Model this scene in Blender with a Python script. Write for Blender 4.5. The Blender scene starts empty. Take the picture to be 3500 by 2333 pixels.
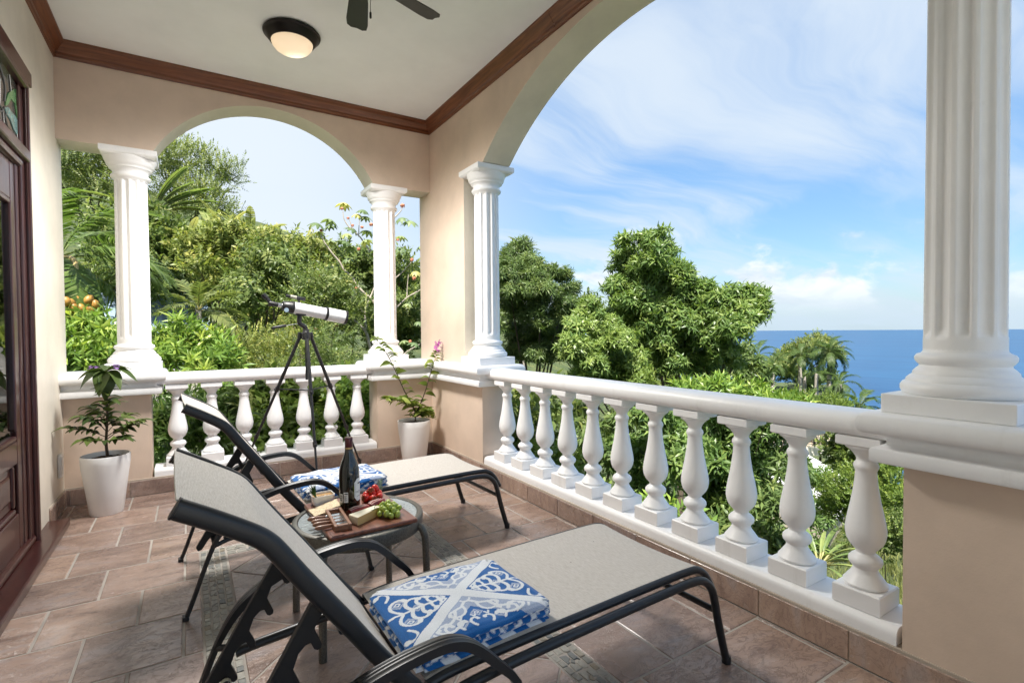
import bpy, math, random
import numpy as np
from math import sin, cos, pi, radians, hypot, atan2, sqrt, tan
from mathutils import Matrix, Vector

S = bpy.context.scene
COL = S.collection
random.seed(7)
RNG = np.random.default_rng(7)

# ------------------------------------------------------------------ camera
YAW, PITCH, ROLL = radians(32.114), radians(-1.2394), radians(-0.4491)
CAM = np.array([0.0, 0.0, 1.35])
FPX, CXP, CYP = 1755.7265, 1750.0, 1166.5
_f = np.array([sin(YAW) * cos(PITCH), cos(YAW) * cos(PITCH), sin(PITCH)])
_r = np.array([cos(YAW), -sin(YAW), 0.0])
_u = np.cross(_r, _f)
AXR = cos(ROLL) * _r + sin(ROLL) * _u
AXU = -sin(ROLL) * _r + cos(ROLL) * _u
AXF = _f
cd = bpy.data.cameras.new('camera')
cd.sensor_width = 36.0
cd.lens = FPX * 36.0 / 3500.0
cd.clip_start = 0.05
cd.clip_end = 60000.0
cam = bpy.data.objects.new('camera', cd)
COL.objects.link(cam)
_m = Matrix.Identity(4)
for i in range(3):
    _m[i][0] = AXR[i]; _m[i][1] = AXU[i]; _m[i][2] = -AXF[i]; _m[i][3] = CAM[i]
cam.matrix_world = _m
S.camera = cam

# ------------------------------------------------------------------ light
SUN_DIR = Vector((-0.30, -0.36, 0.885)).normalized()
SUN_EL = math.asin(SUN_DIR.z)
SUN_ROT = atan2(SUN_DIR.x, SUN_DIR.y)
sd = bpy.data.lights.new('sun', 'SUN')
sd.energy = 2.3
sd.angle = radians(0.6)
sd.color = (1.0, 0.955, 0.88)
sun = bpy.data.objects.new('sun', sd)
COL.objects.link(sun)
sun.rotation_euler = SUN_DIR.to_track_quat('Z', 'Y').to_euler()

S.view_settings.view_transform = 'Standard'
S.view_settings.look = 'None'
S.view_settings.gamma = 1.0
S.view_settings.use_curve_mapping = False
S.view_settings.exposure = 2.6
S.cycles.max_bounces = 12
S.cycles.diffuse_bounces = 6
S.cycles.glossy_bounces = 4
S.cycles.transmission_bounces = 6
S.cycles.transparent_max_bounces = 8
S.cycles.use_denoising = True
S.cycles.sample_clamp_indirect = 6.0
S.cycles.caustics_reflective = False
S.cycles.caustics_refractive = False


class NT:
    """small helper round a node tree"""
    def __init__(self, tree):
        self.t = tree; self.n = tree.nodes; self.l = tree.links
    def new(self, kind, **kw):
        nd = self.n.new(kind)
        for k, v in kw.items():
            setattr(nd, k, v)
        return nd
    def link(self, a, b):
        self.l.new(a, b)
    def inp(self, nd, key, v):
        s = nd.inputs[key]
        if isinstance(v, bpy.types.NodeSocket):
            self.l.new(v, s)
        else:
            s.default_value = v
    def math(self, op, a, b=None, c=None, clamp=False):
        nd = self.n.new('ShaderNodeMath'); nd.operation = op; nd.use_clamp = clamp
        for i, v in enumerate((a, b, c)):
            if v is not None:
                self.inp(nd, i, v)
        return nd.outputs[0]
    def mix(self, fac, a, b, blend='MIX'):
        nd = self.n.new('ShaderNodeMix'); nd.data_type = 'RGBA'; nd.blend_type = blend
        self.inp(nd, 0, fac)
        for k, v in ((6, a), (7, b)):
            if not isinstance(v, bpy.types.NodeSocket) and len(v) == 3:
                v = (*v, 1.0)
            self.inp(nd, k, v)
        return nd.outputs[2]
    def ramp(self, fac, stops, interp='LINEAR'):
        nd = self.n.new('ShaderNodeValToRGB'); nd.color_ramp.interpolation = interp
        el = nd.color_ramp.elements
        while len(el) > 1:
            el.remove(el[-1])
        el[0].position = stops[0][0]; el[0].color = (*stops[0][1], 1) if len(stops[0][1]) == 3 else stops[0][1]
        for p, c in stops[1:]:
            e = el.new(p); e.color = (*c, 1) if len(c) == 3 else c
        self.inp(nd, 0, fac)
        return nd.outputs[0]
    def noise(self, vec, scale, detail=4, rough=0.55, dist=0.0, dim='3D'):
        nd = self.n.new('ShaderNodeTexNoise'); nd.noise_dimensions = dim
        if vec is not None:
            self.l.new(vec, nd.inputs['Vector'])
        nd.inputs['Scale'].default_value = scale; nd.inputs['Detail'].default_value = detail
        nd.inputs['Roughness'].default_value = rough; nd.inputs['Distortion'].default_value = dist
        return nd.outputs[0]
    def smooth(self, v, a, b, lo=0.0, hi=1.0):
        nd = self.n.new('ShaderNodeMapRange'); nd.interpolation_type = 'SMOOTHSTEP'
        self.inp(nd, 0, v); nd.inputs[1].default_value = a; nd.inputs[2].default_value = b
        nd.inputs[3].default_value = lo; nd.inputs[4].default_value = hi
        return nd.outputs[0]
    def mapping(self, vec, scale=(1, 1, 1), loc=(0, 0, 0), rot=(0, 0, 0)):
        nd = self.n.new('ShaderNodeMapping')
        self.l.new(vec, nd.inputs[0])
        nd.inputs['Location'].default_value = loc; nd.inputs['Rotation'].default_value = rot; nd.inputs['Scale'].default_value = scale
        return nd.outputs[0]


# ------------------------------------------------------------------ sky
W = bpy.data.worlds.new('World')
S.world = W
W.use_nodes = True
T = NT(W.node_tree)
for nd in list(T.n):
    T.n.remove(nd)
out = T.new('ShaderNodeOutputWorld')
bg = T.new('ShaderNodeBackground')
T.link(bg.outputs[0], out.inputs[0])
sky = T.new('ShaderNodeTexSky', sky_type='NISHITA')
sky.sun_disc = False
sky.sun_elevation = SUN_EL
sky.sun_rotation = SUN_ROT
sky.altitude = 60
sky.air_density = 1.0
sky.dust_density = 0.6
sky.ozone_density = 2.0
tc = T.new('ShaderNodeTexCoord')
nrm = T.new('ShaderNodeVectorMath', operation='NORMALIZE')
T.link(tc.outputs['Generated'], nrm.inputs[0])
sep = T.new('ShaderNodeSeparateXYZ')
T.link(nrm.outputs[0], sep.inputs[0])
zc = T.math('MAXIMUM', sep.outputs[2], 0.0)
den = T.math('ADD', zc, 0.16)
px = T.math('DIVIDE', sep.outputs[0], den)
py = T.math('DIVIDE', sep.outputs[1], den)
cmb = T.new('ShaderNodeCombineXYZ')
T.link(px, cmb.inputs[0]); T.link(py, cmb.inputs[1])
# high thin veils, drawn out by the wind
warp = T.new('ShaderNodeTexNoise'); warp.inputs['Scale'].default_value = 0.9; warp.inputs['Detail'].default_value = 3
T.link(cmb.outputs[0], warp.inputs['Vector'])
wv_ = T.new('ShaderNodeVectorMath', operation='MULTIPLY_ADD')
T.link(warp.outputs['Color'], wv_.inputs[0]); wv_.inputs[1].default_value = (0.9, 0.9, 0.0)
T.link(cmb.outputs[0], wv_.inputs[2])
cv = T.mapping(wv_.outputs[0], scale=(0.50, 2.3, 1), loc=(1.3, 2.2, 0), rot=(0, 0, radians(-52)))
n1 = T.noise(cv, 1.05, 8, 0.60, 0.35)
n2 = T.noise(T.mapping(wv_.outputs[0], loc=(4.3, 7.2, 0)), 0.55, 3, 0.5, 0.2)
veil = T.math('ADD', T.math('MULTIPLY', n1, 0.55), T.math('MULTIPLY', n2, 0.62))
veil = T.smooth(veil, 0.46, 0.75)
az = T.math('ARCTAN2', sep.outputs[0], sep.outputs[1])
# the cloud sheet thickens inland
inland = T.smooth(az, 0.78, 0.10)
veil = T.math('MAXIMUM', veil, T.math('MULTIPLY', inland, T.smooth(n2, 0.15, 0.55, 0.8, 1.0)))
# heaped clouds towards the horizon
cyl = T.new('ShaderNodeCombineXYZ')
T.link(az, cyl.inputs[0])
T.link(T.math('MULTIPLY', sep.outputs[2], 1.7), cyl.inputs[1])
h1 = T.noise(T.mapping(cyl.outputs[0], loc=(2.35, 0.31, 0)), 5.6, 9, 0.56, 0.30)
band = T.smooth(sep.outputs[2], 0.06, 0.32, 0.07, -0.24)
heap = T.math('MULTIPLY', T.smooth(T.math('ADD', h1, band), 0.525, 0.64), T.smooth(sep.outputs[2], 0.012, 0.085))
h2 = T.noise(T.mapping(cyl.outputs[0], scale=(1, 1.6, 1), loc=(0.0, -0.03, 0)), 11.0, 7, 0.62, 0.4)
heap_col = T.ramp(h2, [(0.30, (0.64, 0.71, 0.79)), (0.62, (0.93, 0.95, 0.96))])
low = T.smooth(sep.outputs[2], 0.0, 0.12, 0.80, 0.0)
SKY_GAIN, CLOUD = 0.0435, 0.198
scol = T.mix(1.0, sky.outputs[0], (SKY_GAIN * 0.70, SKY_GAIN * 0.90, SKY_GAIN * 0.98), 'MULTIPLY')
zmul = T.smooth(sep.outputs[2], 0.0, 0.55, 0.62, 1.0)
scol = T.mix(1.0, scol, T.ramp(zmul, [(0.6, (0.66, 0.60, 0.60)), (1.0, (1.0, 1.0, 1.0))]), 'MULTIPLY')
haze_c = (CLOUD * 0.53, CLOUD * 0.66, CLOUD * 0.77)
veil_c = (CLOUD * 0.67, CLOUD * 0.75, CLOUD * 0.83)
c = T.mix(T.math('MULTIPLY', veil, 0.86), scol, veil_c)
c = T.mix(T.math('MULTIPLY', inland, 0.45), c, (CLOUD * 0.80, CLOUD * 0.85, CLOUD * 0.90))
c = T.mix(low, c, haze_c)
hc = T.mix(1.0, heap_col, (CLOUD, CLOUD, CLOUD), 'MULTIPLY')
c = T.mix(T.math('MULTIPLY', heap, 0.9), c, hc)
T.link(c, bg.inputs[0])
bg.inputs[1].default_value = 1.0


# ------------------------------------------------------------------ helpers
def ray(px, py):
    return AXR * ((px - CXP) / FPX) - AXU * ((py - CYP) / FPX) + AXF


def at(px, py, d):
    """the point a horizontal distance d away that the photograph shows at (px, py)"""
    r = ray(px, py)
    return CAM + r * (d / hypot(r[0], r[1]))


def size_at(px, py, d):
    """metres for one pixel of the photograph at that distance"""
    r = ray(px, py)
    return (d / hypot(r[0], r[1])) / FPX


def tag(o, label=None, cat=None, group=None, kind=None):
    if label: o['label'] = label
    if cat: o['category'] = cat
    if group: o['group'] = group
    if kind: o['kind'] = kind
    return o


def link(o, parent=None):
    COL.objects.link(o)
    if parent is not None:
        o.parent = parent
    return o


def empty(name, loc=(0, 0, 0), rz=0.0, label=None, cat=None, group=None):
    o = bpy.data.objects.new(name, None)
    o.empty_display_size = 0.1
    o.location = loc; o.rotation_euler = (0, 0, rz)
    link(o)
    return tag(o, label, cat, group)


class MB:
    """collects faces of ONE mesh"""
    def __init__(self):
        self.V = []; self.F = []
    def add(self, V, F):
        k = len(self.V)
        self.V += [tuple(v) for v in V]
        self.F += [tuple(i + k for i in f) for f in F]
        return self
    def box(self, x0, x1, y0, y1, z0, z1, ch=0.0):
        if ch <= 0:
            V = [(x0, y0, z0), (x1, y0, z0), (x1, y1, z0), (x0, y1, z0), (x0, y0, z1), (x1, y0, z1), (x1, y1, z1), (x0, y1, z1)]
            F = [(3, 2, 1, 0), (4, 5, 6, 7), (0, 1, 5, 4), (1, 2, 6, 5), (2, 3, 7, 6), (3, 0, 4, 7)]
        else:
            V = []
            for z, i in ((z0, 0), (z1 - ch, 0), (z1, ch)):
                V += [(x0 + i, y0 + i, z), (x1 - i, y0 + i, z), (x1 - i, y1 - i, z), (x0 + i, y1 - i, z)]
            F = [(3, 2, 1, 0), (8, 9, 10, 11)]
            for b in (0, 4):
                for i in range(4):
                    j = (i + 1) % 4
                    F.append((b + i, b + j, b + 4 + j, b + 4 + i))
        return self.add(V, F)
    def lathe(self, prof, n=24, c=(0, 0, 0), rf=None, cap=True):
        V = []; F = []
        for (r, z) in prof:
            for i in range(n):
                a = 2 * pi * i / n
                rr = r if rf is None else rf(r, z, a)
                V.append((c[0] + rr * cos(a), c[1] + rr * sin(a), c[2] + z))
        for k in range(len(prof) - 1):
            for i in range(n):
                j = (i + 1) % n
                F.append((k * n + i, k * n + j, (k + 1) * n + j, (k + 1) * n + i))
        if cap:
            F.append(tuple(range(n - 1, -1, -1)))
            F.append(tuple((len(prof) - 1) * n + i for i in range(n)))
        return self.add(V, F)
    def sweep(self, path, sec, side=None, cap=True, scale=None):
        """sec: list of (a, b) offsets; a along the frame normal, b along the side vector"""
        P = [Vector(p) for p in path]
        n = len(sec); V = []; F = []
        sv = Vector(side).normalized() if side is not None else None
        prev = None
        for i, p in enumerate(P):
            t = (P[min(i + 1, len(P) - 1)] - P[max(i - 1, 0)])
            if t.length < 1e-9: t = Vector((0, 0, 1))
            t.normalize()
            if sv is not None:
                s = sv
                nn = s.cross(t).normalized()
            else:
                if prev is None:
                    ref = Vector((0, 0, 1)) if abs(t.z) < 0.9 else Vector((1, 0, 0))
                    nn = (ref - t * ref.dot(t)).normalized()
                else:
                    nn = prev - t * prev.dot(t)
                    nn = nn.normalized() if nn.length > 1e-6 else prev
                prev = nn
                s = t.cross(nn)
            k = 1.0 if scale is None else scale[i]
            for a, b in sec:
                V.append(tuple(p + nn * (a * k) + s * (b * k)))
        for i in range(len(P) - 1):
            for j in range(n):
                q = (j + 1) % n
                F.append((i * n + j, i * n + q, (i + 1) * n + q, (i + 1) * n + j))
        if cap:
            F.append(tuple(range(n - 1, -1, -1)))
            F.append(tuple((len(P) - 1) * n + j for j in range(n)))
        return self.add(V, F)
    def tube(self, path, r, n=8, cap=True, scale=None):
        return self.sweep(path, circ(r, n), None, cap, scale)
    def prism(self, poly, h0, h1, axis=2):
        """poly in the two other axes (cyclic order), pushed along axis"""
        n = len(poly); V = []
        for h in (h0, h1):
            for a, b in poly:
                V.append({2: (a, b, h), 1: (a, h, b), 0: (h, a, b)}[axis])
        F = [tuple(range(n)), tuple(range(2 * n - 1, n - 1, -1))]
        for i in range(n):
            j = (i + 1) % n
            F.append((i, i + n, j + n, j))
        return self.add(V, F)
    def ball(self, c, r, n=10, m=6, sc=(1, 1, 1)):
        V = [(c[0], c[1], c[2] - r * sc[2])]; F = []
        for i in range(1, m):
            th = pi * i / m
            for j in range(n):
                a = 2 * pi * j / n
                V.append((c[0] + r * sc[0] * sin(th) * cos(a), c[1] + r * sc[1] * sin(th) * sin(a), c[2] - r * sc[2] * cos(th)))
        V.append((c[0], c[1], c[2] + r * sc[2]))
        for j in range(n):
            F.append((0, 1 + (j + 1) % n, 1 + j))
            F.append((len(V) - 1, 1 + (m - 2) * n + j, 1 + (m - 2) * n + (j + 1) % n))
        for i in range(m - 2):
            for j in range(n):
                q = (j + 1) % n
                F.append((1 + i * n + j, 1 + i * n + q, 1 + (i + 1) * n + q, 1 + (i + 1) * n + j))
        return self.add(V, F)
    def mesh(self, name, smooth=None):
        me = bpy.data.meshes.new(name)
        me.from_pydata(self.V, [], self.F)
        me.update()
        if smooth is not None:
            me.shade_smooth()
            if smooth < 180:
                me.set_sharp_from_angle(angle=radians(smooth))
        return me
    def ob(self, name, mat, parent=None, smooth=None, bevel=0.0, loc=None):
        me = self.mesh(name, smooth)
        me.materials.append(mat)
        o = bpy.data.objects.new(name, me)
        link(o, parent)
        if loc is not None:
            o.location = loc
        if bevel:
            b = o.modifiers.new('bevel', 'BEVEL'); b.width = bevel; b.segments = 2; b.limit_method = 'ANGLE'; b.angle_limit = radians(40)
            b.harden_normals = False
        return o


def circ(r, n=8, ry=None):
    ry = r if ry is None else ry
    return [(r * cos(2 * pi * i / n), ry * sin(2 * pi * i / n)) for i in range(n)]


def rrect(w, h, r, n=3):
    """rounded rectangle section (full width w, full height h)"""
    out = []
    for cx, cy, a0 in ((w / 2 - r, h / 2 - r, 0), (-w / 2 + r, h / 2 - r, pi / 2), (-w / 2 + r, -h / 2 + r, pi), (w / 2 - r, -h / 2 + r, 1.5 * pi)):
        for i in range(n + 1):
            a = a0 + pi / 2 * i / n
            out.append((cx + r * cos(a), cy + r * sin(a)))
    return out


def spline(pts, k=6):
    """Catmull-Rom through the points"""
    P = [np.array(p, float) for p in pts]
    P = [2 * P[0] - P[1]] + P + [2 * P[-1] - P[-2]]
    out = []
    for i in range(1, len(P) - 2):
        for j in range(k):
            t = j / k
            out.append(0.5 * ((2 * P[i]) + (-P[i - 1] + P[i + 1]) * t + (2 * P[i - 1] - 5 * P[i] + 4 * P[i + 1] - P[i + 2]) * t * t
                              + (-P[i - 1] + 3 * P[i] - 3 * P[i + 1] + P[i + 2]) * t ** 3))
    out.append(P[-2])
    return [tuple(p) for p in out]


def copy_tree(o, parent=None):
    c = o.copy()
    COL.objects.link(c)
    c.parent = parent
    for ch in list(o.children):
        copy_tree(ch, c)
    return c


def instance(name, me, parent=None, loc=(0, 0, 0), rot=(0, 0, 0), scale=(1, 1, 1)):
    o = bpy.data.objects.new(name, me)
    link(o, parent)
    o.location = loc; o.rotation_euler = rot; o.scale = scale
    return o


# ------------------------------------------------------------------ materials
def material(name, color=(0.8, 0.8, 0.8), rough=0.5, metal=0.0, spec=0.5, coat=0.0):
    m = bpy.data.materials.new(name)
    m.use_nodes = True
    t = NT(m.node_tree)
    p = t.n['Principled BSDF']
    p.inputs['Base Color'].default_value = (*color, 1)
    p.inputs['Roughness'].default_value = rough
    p.inputs['Metallic'].default_value = metal
    p.inputs['Specular IOR Level'].default_value = spec
    p.inputs['Coat Weight'].default_value = coat
    return m, t, p


def bump(t, p, h, strength=0.2, dist=0.01):
    b = t.new('ShaderNodeBump')
    b.inputs['Strength'].default_value = strength
    b.inputs['Distance'].default_value = dist
    t.link(h, b.inputs['Height'])
    t.link(b.outputs[0], p.inputs['Normal'])


def coords(t, kind='Object'):
    return t.new('ShaderNodeTexCoord').outputs[kind]


def m_paint(name, color, rough, scale=18, strength=0.12, var=0.05, stain=None):
    m, t, p = material(name, color, rough)
    co = coords(t)
    g = t.new('ShaderNodeNewGeometry').outputs['Position']
    n = t.noise(g, 2.3, 5, 0.6)
    dark = tuple(c * (1 - 2.2 * var) for c in color)
    lite = tuple(min(1, c * (1 + var)) for c in color)
    col = t.ramp(n, [(0.3, dark), (0.62, lite)])
    if stain:
        s = t.noise(g, 7.0, 8, 0.72)
        s2 = t.noise(t.mapping(g, scale=(9, 9, 1.1)), 1.0, 6, 0.65)
        col = t.mix(t.smooth(s, 0.58, 0.80, 0, 0.55), col, stain)
        col = t.mix(t.smooth(s2, 0.56, 0.78, 0, 0.35), col, (0.60, 0.585, 0.55))
    t.link(col, p.inputs['Base Color'])
    hgt = t.math('ADD', t.noise(g, scale, 4, 0.6), t.math('MULTIPLY', t.noise(g, scale * 7, 3, 0.6), 0.5))
    bump(t, p, hgt, strength, 0.004)
    return m


M = {}
M['wall'] = m_paint('beige_plaster', (0.69, 0.55, 0.44), 0.55, 20, 0.24, 0.05)
M['cream'] = m_paint('cream_plaster', (0.70, 0.645, 0.55), 0.5, 20, 0.24, 0.05)
M['white'] = m_paint('white_masonry_paint', (0.87, 0.87, 0.872), 0.42, 30, 0.20, 0.025, (0.70, 0.69, 0.67))
M['ceiling'] = m_paint('ceiling_paint', (0.85, 0.875, 0.88), 0.7, 60, 0.08, 0.02)
M['bounce_paving'] = m_paint('pale_bounce_paving', (0.46, 0.44, 0.40), 0.8, 14, 0.3, 0.08)  # for the added slab, pale so that it throws sunlight back
M['beigegrout'] = m_paint('beige_mortar', (0.46, 0.39, 0.32), 0.8, 40, 0.35, 0.10)
M['grout'] = m_paint('grey_grout', (0.40, 0.365, 0.325), 0.8, 60, 0.35, 0.12)


def m_wood(name, dark, lite, rough, coat=0.0, scale=(3, 30, 30), gen='Object'):
    m, t, p = material(name, lite, rough, coat=coat)
    v = t.mapping(coords(t, gen), scale=scale)
    n = t.noise(v, 1.6, 6, 0.6, 0.8)
    col = t.ramp(n, [(0.28, dark), (0.7, lite)])
    t.link(col, p.inputs['Base Color'])
    p.inputs['Coat Roughness'].default_value = 0.08
    bump(t, p, n, 0.08, 0.003)
    return m


M['crown_x'] = m_wood('mahogany_moulding_along', (0.085, 0.024, 0.010), (0.235, 0.082, 0.032), 0.4, 0.1, (2, 34, 34))
M['crown_y'] = m_wood('mahogany_moulding_across', (0.085, 0.024, 0.010), (0.235, 0.082, 0.032), 0.4, 0.1, (34, 2, 34))
M['door'] = m_wood('dark_red_door_varnish', (0.022, 0.006, 0.005), (0.062, 0.015, 0.012), 0.30, 0.40, (24, 24, 2.5))
M['board'] = m_wood('acacia_board', (0.10, 0.028, 0.014), (0.27, 0.095, 0.05), 0.33, 0.25, (26, 3, 26))
M['knifewood'] = m_wood('acacia_handle', (0.20, 0.085, 0.045), (0.36, 0.18, 0.10), 0.4, 0.1, (4, 40, 40))


def m_tile():
    m, t, p = material('slate_look_tile', (0.3, 0.2, 0.15), 0.33, spec=0.75)
    oi = t.new('ShaderNodeObjectInfo')
    g = t.new('ShaderNodeNewGeometry').outputs['Position']
    off = t.new('ShaderNodeVectorMath', operation='SCALE')
    vv = t.new('ShaderNodeCombineXYZ')
    for i in range(3):
        t.link(oi.outputs['Random'], vv.inputs[i])
    t.link(vv.outputs[0], off.inputs[0]); off.inputs['Scale'].default_value = 37.0
    ad = t.new('ShaderNodeVectorMath', operation='ADD')
    t.link(g, ad.inputs[0]); t.link(off.outputs[0], ad.inputs[1])
    big = t.noise(t.mapping(ad.outputs[0], scale=(1, 2.6, 1), rot=(0, 0, radians(24))), 2.7, 3, 0.55, 0.7)
    col = t.ramp(big, [(0.25, (0.175, 0.118, 0.096)), (0.42, (0.300, 0.212, 0.174)), (0.55, (0.375, 0.272, 0.222)), (0.72, (0.360, 0.300, 0.285)), (0.86, (0.43, 0.330, 0.272))])
    rnd = t.ramp(oi.outputs['Random'], [(0.0, (0.72, 0.70, 0.70)), (0.5, (1.0, 0.97, 0.95)), (1.0, (1.16, 1.12, 1.05))])
    col = t.mix(1.0, col, rnd, 'MULTIPLY')
    fine = t.noise(t.mapping(ad.outputs[0], scale=(1, 2.2, 1), rot=(0, 0, radians(20))), 21, 7, 0.68, 1.6)
    crack = t.noise(t.mapping(ad.outputs[0], scale=(1, 1.7, 1), rot=(0, 0, radians(-12))), 7.0, 8, 0.7, 2.4)
    ridge = t.math('ABSOLUTE', t.math('SUBTRACT', crack, 0.5))
    ridge = t.smooth(ridge, 0.0, 0.035)
    col = t.mix(t.math('MULTIPLY', t.math('SUBTRACT', 1.0, ridge), 0.28), col, (0.05, 0.03, 0.025))
    t.link(col, p.inputs['Base Color'])
    rg = t.smooth(t.noise(ad.outputs[0], 5, 4), 0.3, 0.7, 0.17, 0.30)
    t.link(rg, p.inputs['Roughness'])
    p.inputs['Coat Weight'].default_value = 0.30
    p.inputs['Coat Roughness'].default_value = 0.22
    hgt = t.math('ADD', t.math('MULTIPLY', fine, 0.9), t.math('MULTIPLY', ridge, 0.35))
    bump(t, p, hgt, 0.45, 0.006)
    return m


M['tile'] = m_tile()


def m_stone():
    m, t, p = material('split_stone', (0.3, 0.3, 0.27), 0.5)
    oi = t.new('ShaderNodeObjectInfo').outputs['Random']
    g = t.new('ShaderNodeNewGeometry').outputs['Position']
    vr = t.new('ShaderNodeTexVoronoi'); vr.inputs['Scale'].default_value = 18.0
    t.link(g, vr.inputs['Vector'])
    n = t.noise(g, 60, 6, 0.65, 0.6)
    c = t.ramp(oi, [(0.0, (0.15, 0.165, 0.165)), (0.2, (0.25, 0.25, 0.225)), (0.5, (0.33, 0.32, 0.28)), (0.8, (0.40, 0.385, 0.335)), (1.0, (0.28, 0.235, 0.165))])
    c = t.mix(t.smooth(n, 0.35, 0.7, 0.0, 0.45), c, (0.12, 0.12, 0.11))
    t.link(c, p.inputs['Base Color'])
    bump(t, p, n, 0.5, 0.004)
    return m


M['stone'] = m_stone()


def m_simple(key, name, color, rough, metal=0.0, spec=0.5, coat=0.0, nscale=40, nstr=0.05, var=0.06):
    m, t, p = material(name, color, rough, metal, spec, coat)
    co = coords(t)
    n = t.noise(co, nscale, 4, 0.6)
    c = t.ramp(n, [(0.3, tuple(x * (1 - var) for x in color)), (0.7, tuple(min(1, x * (1 + var)) for x in color))])
    t.link(c, p.inputs['Base Color'])
    if nstr:
        bump(t, p, n, nstr, 0.002)
    M[key] = m
    return m, t, p


m_simple('black', 'black_powder_coat', (0.012, 0.013, 0.015), 0.36, 0.0, 0.5, 0.0, 300, 0.05, 0.2)
m_simple('blackplastic', 'black_plastic', (0.010, 0.010, 0.011), 0.42, nscale=200)
m_simple('pot', 'white_plastic_pot', (0.80, 0.80, 0.79), 0.38, nscale=12, nstr=0.02, var=0.02)
m_simple('soil', 'potting_soil', (0.045, 0.026, 0.016), 0.95, nscale=70, nstr=1.0, var=0.6)
m_simple('bronze', 'dark_bronze', (0.018, 0.015, 0.013), 0.4, 0.6, nscale=30)
m_simple('fanblade', 'fan_blade_enamel', (0.022, 0.023, 0.020), 0.45, nscale=20)
m_simple('teleswhite', 'telescope_enamel', (0.78, 0.78, 0.77), 0.22, coat=0.3, nscale=8, nstr=0, var=0.01)
m_simple('steel', 'bright_steel', (0.70, 0.71, 0.72), 0.18, 1.0, nscale=30, nstr=0)
m_simple('tablemetal', 'hammered_pewter_metal', (0.115, 0.11, 0.095), 0.42, 0.55, nscale=180, nstr=0.5, var=0.5)
m_simple('creamplastic', 'cream_plastic', (0.62, 0.60, 0.46), 0.4)
m_simple('outlet', 'outlet_plastic', (0.82, 0.82, 0.80), 0.3)
m_simple('ceramic', 'white_ceramic', (0.82, 0.81, 0.79), 0.15, coat=0.4, nstr=0, var=0.01)
m_simple('cheese', 'hard_cheese', (0.86, 0.78, 0.58), 0.5, nscale=25, nstr=0.15)
m_simple('rind', 'cheese_rind', (0.62, 0.41, 0.16), 0.6, nscale=40, nstr=0.3)
m_simple('grape', 'green_grape', (0.34, 0.43, 0.07), 0.22, spec=0.5, nscale=60, nstr=0, var=0.12)
M['grape'].node_tree.nodes['Principled BSDF'].inputs['Subsurface Weight'].default_value = 0.25
M['grape'].node_tree.nodes['Principled BSDF'].inputs['Subsurface Radius'].default_value = (0.01, 0.012, 0.003)
m_simple('strawberry', 'strawberry_flesh', (0.60, 0.035, 0.022), 0.28, nscale=120, nstr=0.3, var=0.3)
m_simple('meat', 'cured_meat', (0.30, 0.035, 0.025), 0.35, nscale=22, nstr=0.3, var=0.7)
m_simple('fat', 'meat_fat', (0.74, 0.55, 0.47), 0.4, nscale=30)
m_simple('cracker', 'baked_cracker', (0.70, 0.58, 0.38), 0.75, nscale=90, nstr=0.6, var=0.3)
m_simple('honey', 'nut_dip', (0.50, 0.28, 0.09), 0.3, nscale=50, nstr=0.3, var=0.2)
m_simple('nuts', 'chopped_nuts', (0.78, 0.70, 0.55), 0.7, nscale=90, nstr=0.3, var=0.2)
m_simple('bottle', 'wine_filled_glass', (0.008, 0.010, 0.006), 0.05, coat=0.6, nstr=0, var=0.0)
m_simple('capsule', 'burgundy_capsule', (0.085, 0.010, 0.016), 0.3, 0.3, coat=0.3, nscale=90, nstr=0.05)
m_simple('gold', 'gold_band', (0.50, 0.36, 0.16), 0.35, 0.6)
m_simple('paper', 'bottle_label_paper', (0.80, 0.81, 0.80), 0.55, nscale=200)
m_simple('ink', 'label_ink', (0.03, 0.03, 0.035), 0.6)
m_simple('bark', 'pale_bark', (0.36, 0.31, 0.25), 0.8, nscale=9, nstr=0.5, var=0.35)
m_simple('barkdark', 'brown_bark', (0.10, 0.075, 0.055), 0.9, nscale=9, nstr=0.6, var=0.35)
m_simple('palmbark', 'palm_trunk_bark', (0.33, 0.30, 0.26), 0.85, nscale=6, nstr=0.5, var=0.3)
m_simple('coconut', 'ripe_coconut_husk', (0.30, 0.155, 0.025), 0.5, nscale=12, nstr=0.2, var=0.35)
m_simple('twig', 'plant_stem', (0.075, 0.050, 0.03), 0.7, nscale=40)
m_simple('petal', 'bougainvillea_bract', (0.50, 0.10, 0.42), 0.6, nscale=40, nstr=0, var=0.4)
m_simple('redbract', 'salmon_bract', (0.50, 0.17, 0.09), 0.6, nscale=20, nstr=0, var=0.3)

# ------------------------------------------------------------------ the balcony: floor
XL, XR, YB = -0.85, 2.25, 5.25
YN = -3.2                      # roof ends behind the camera, open for light; the slab beyond is added
FLOOR = MB().box(-1.15, 2.53, -3.2, 5.53, -0.35, -0.003).ob('floor', M['grout'])
tag(FLOOR, kind='structure')
PITCH_T = 0.389
BOUNCE_SLAB = MB().box(-9.0, 2.53, -9.0, -3.205, -0.35, 0.0).ob('terrace', M['bounce_paving'])  # unseen slab added behind the camera to bounce sunlight under the roof
tag(BOUNCE_SLAB, kind='structure')
_tile_cache = {}


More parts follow.
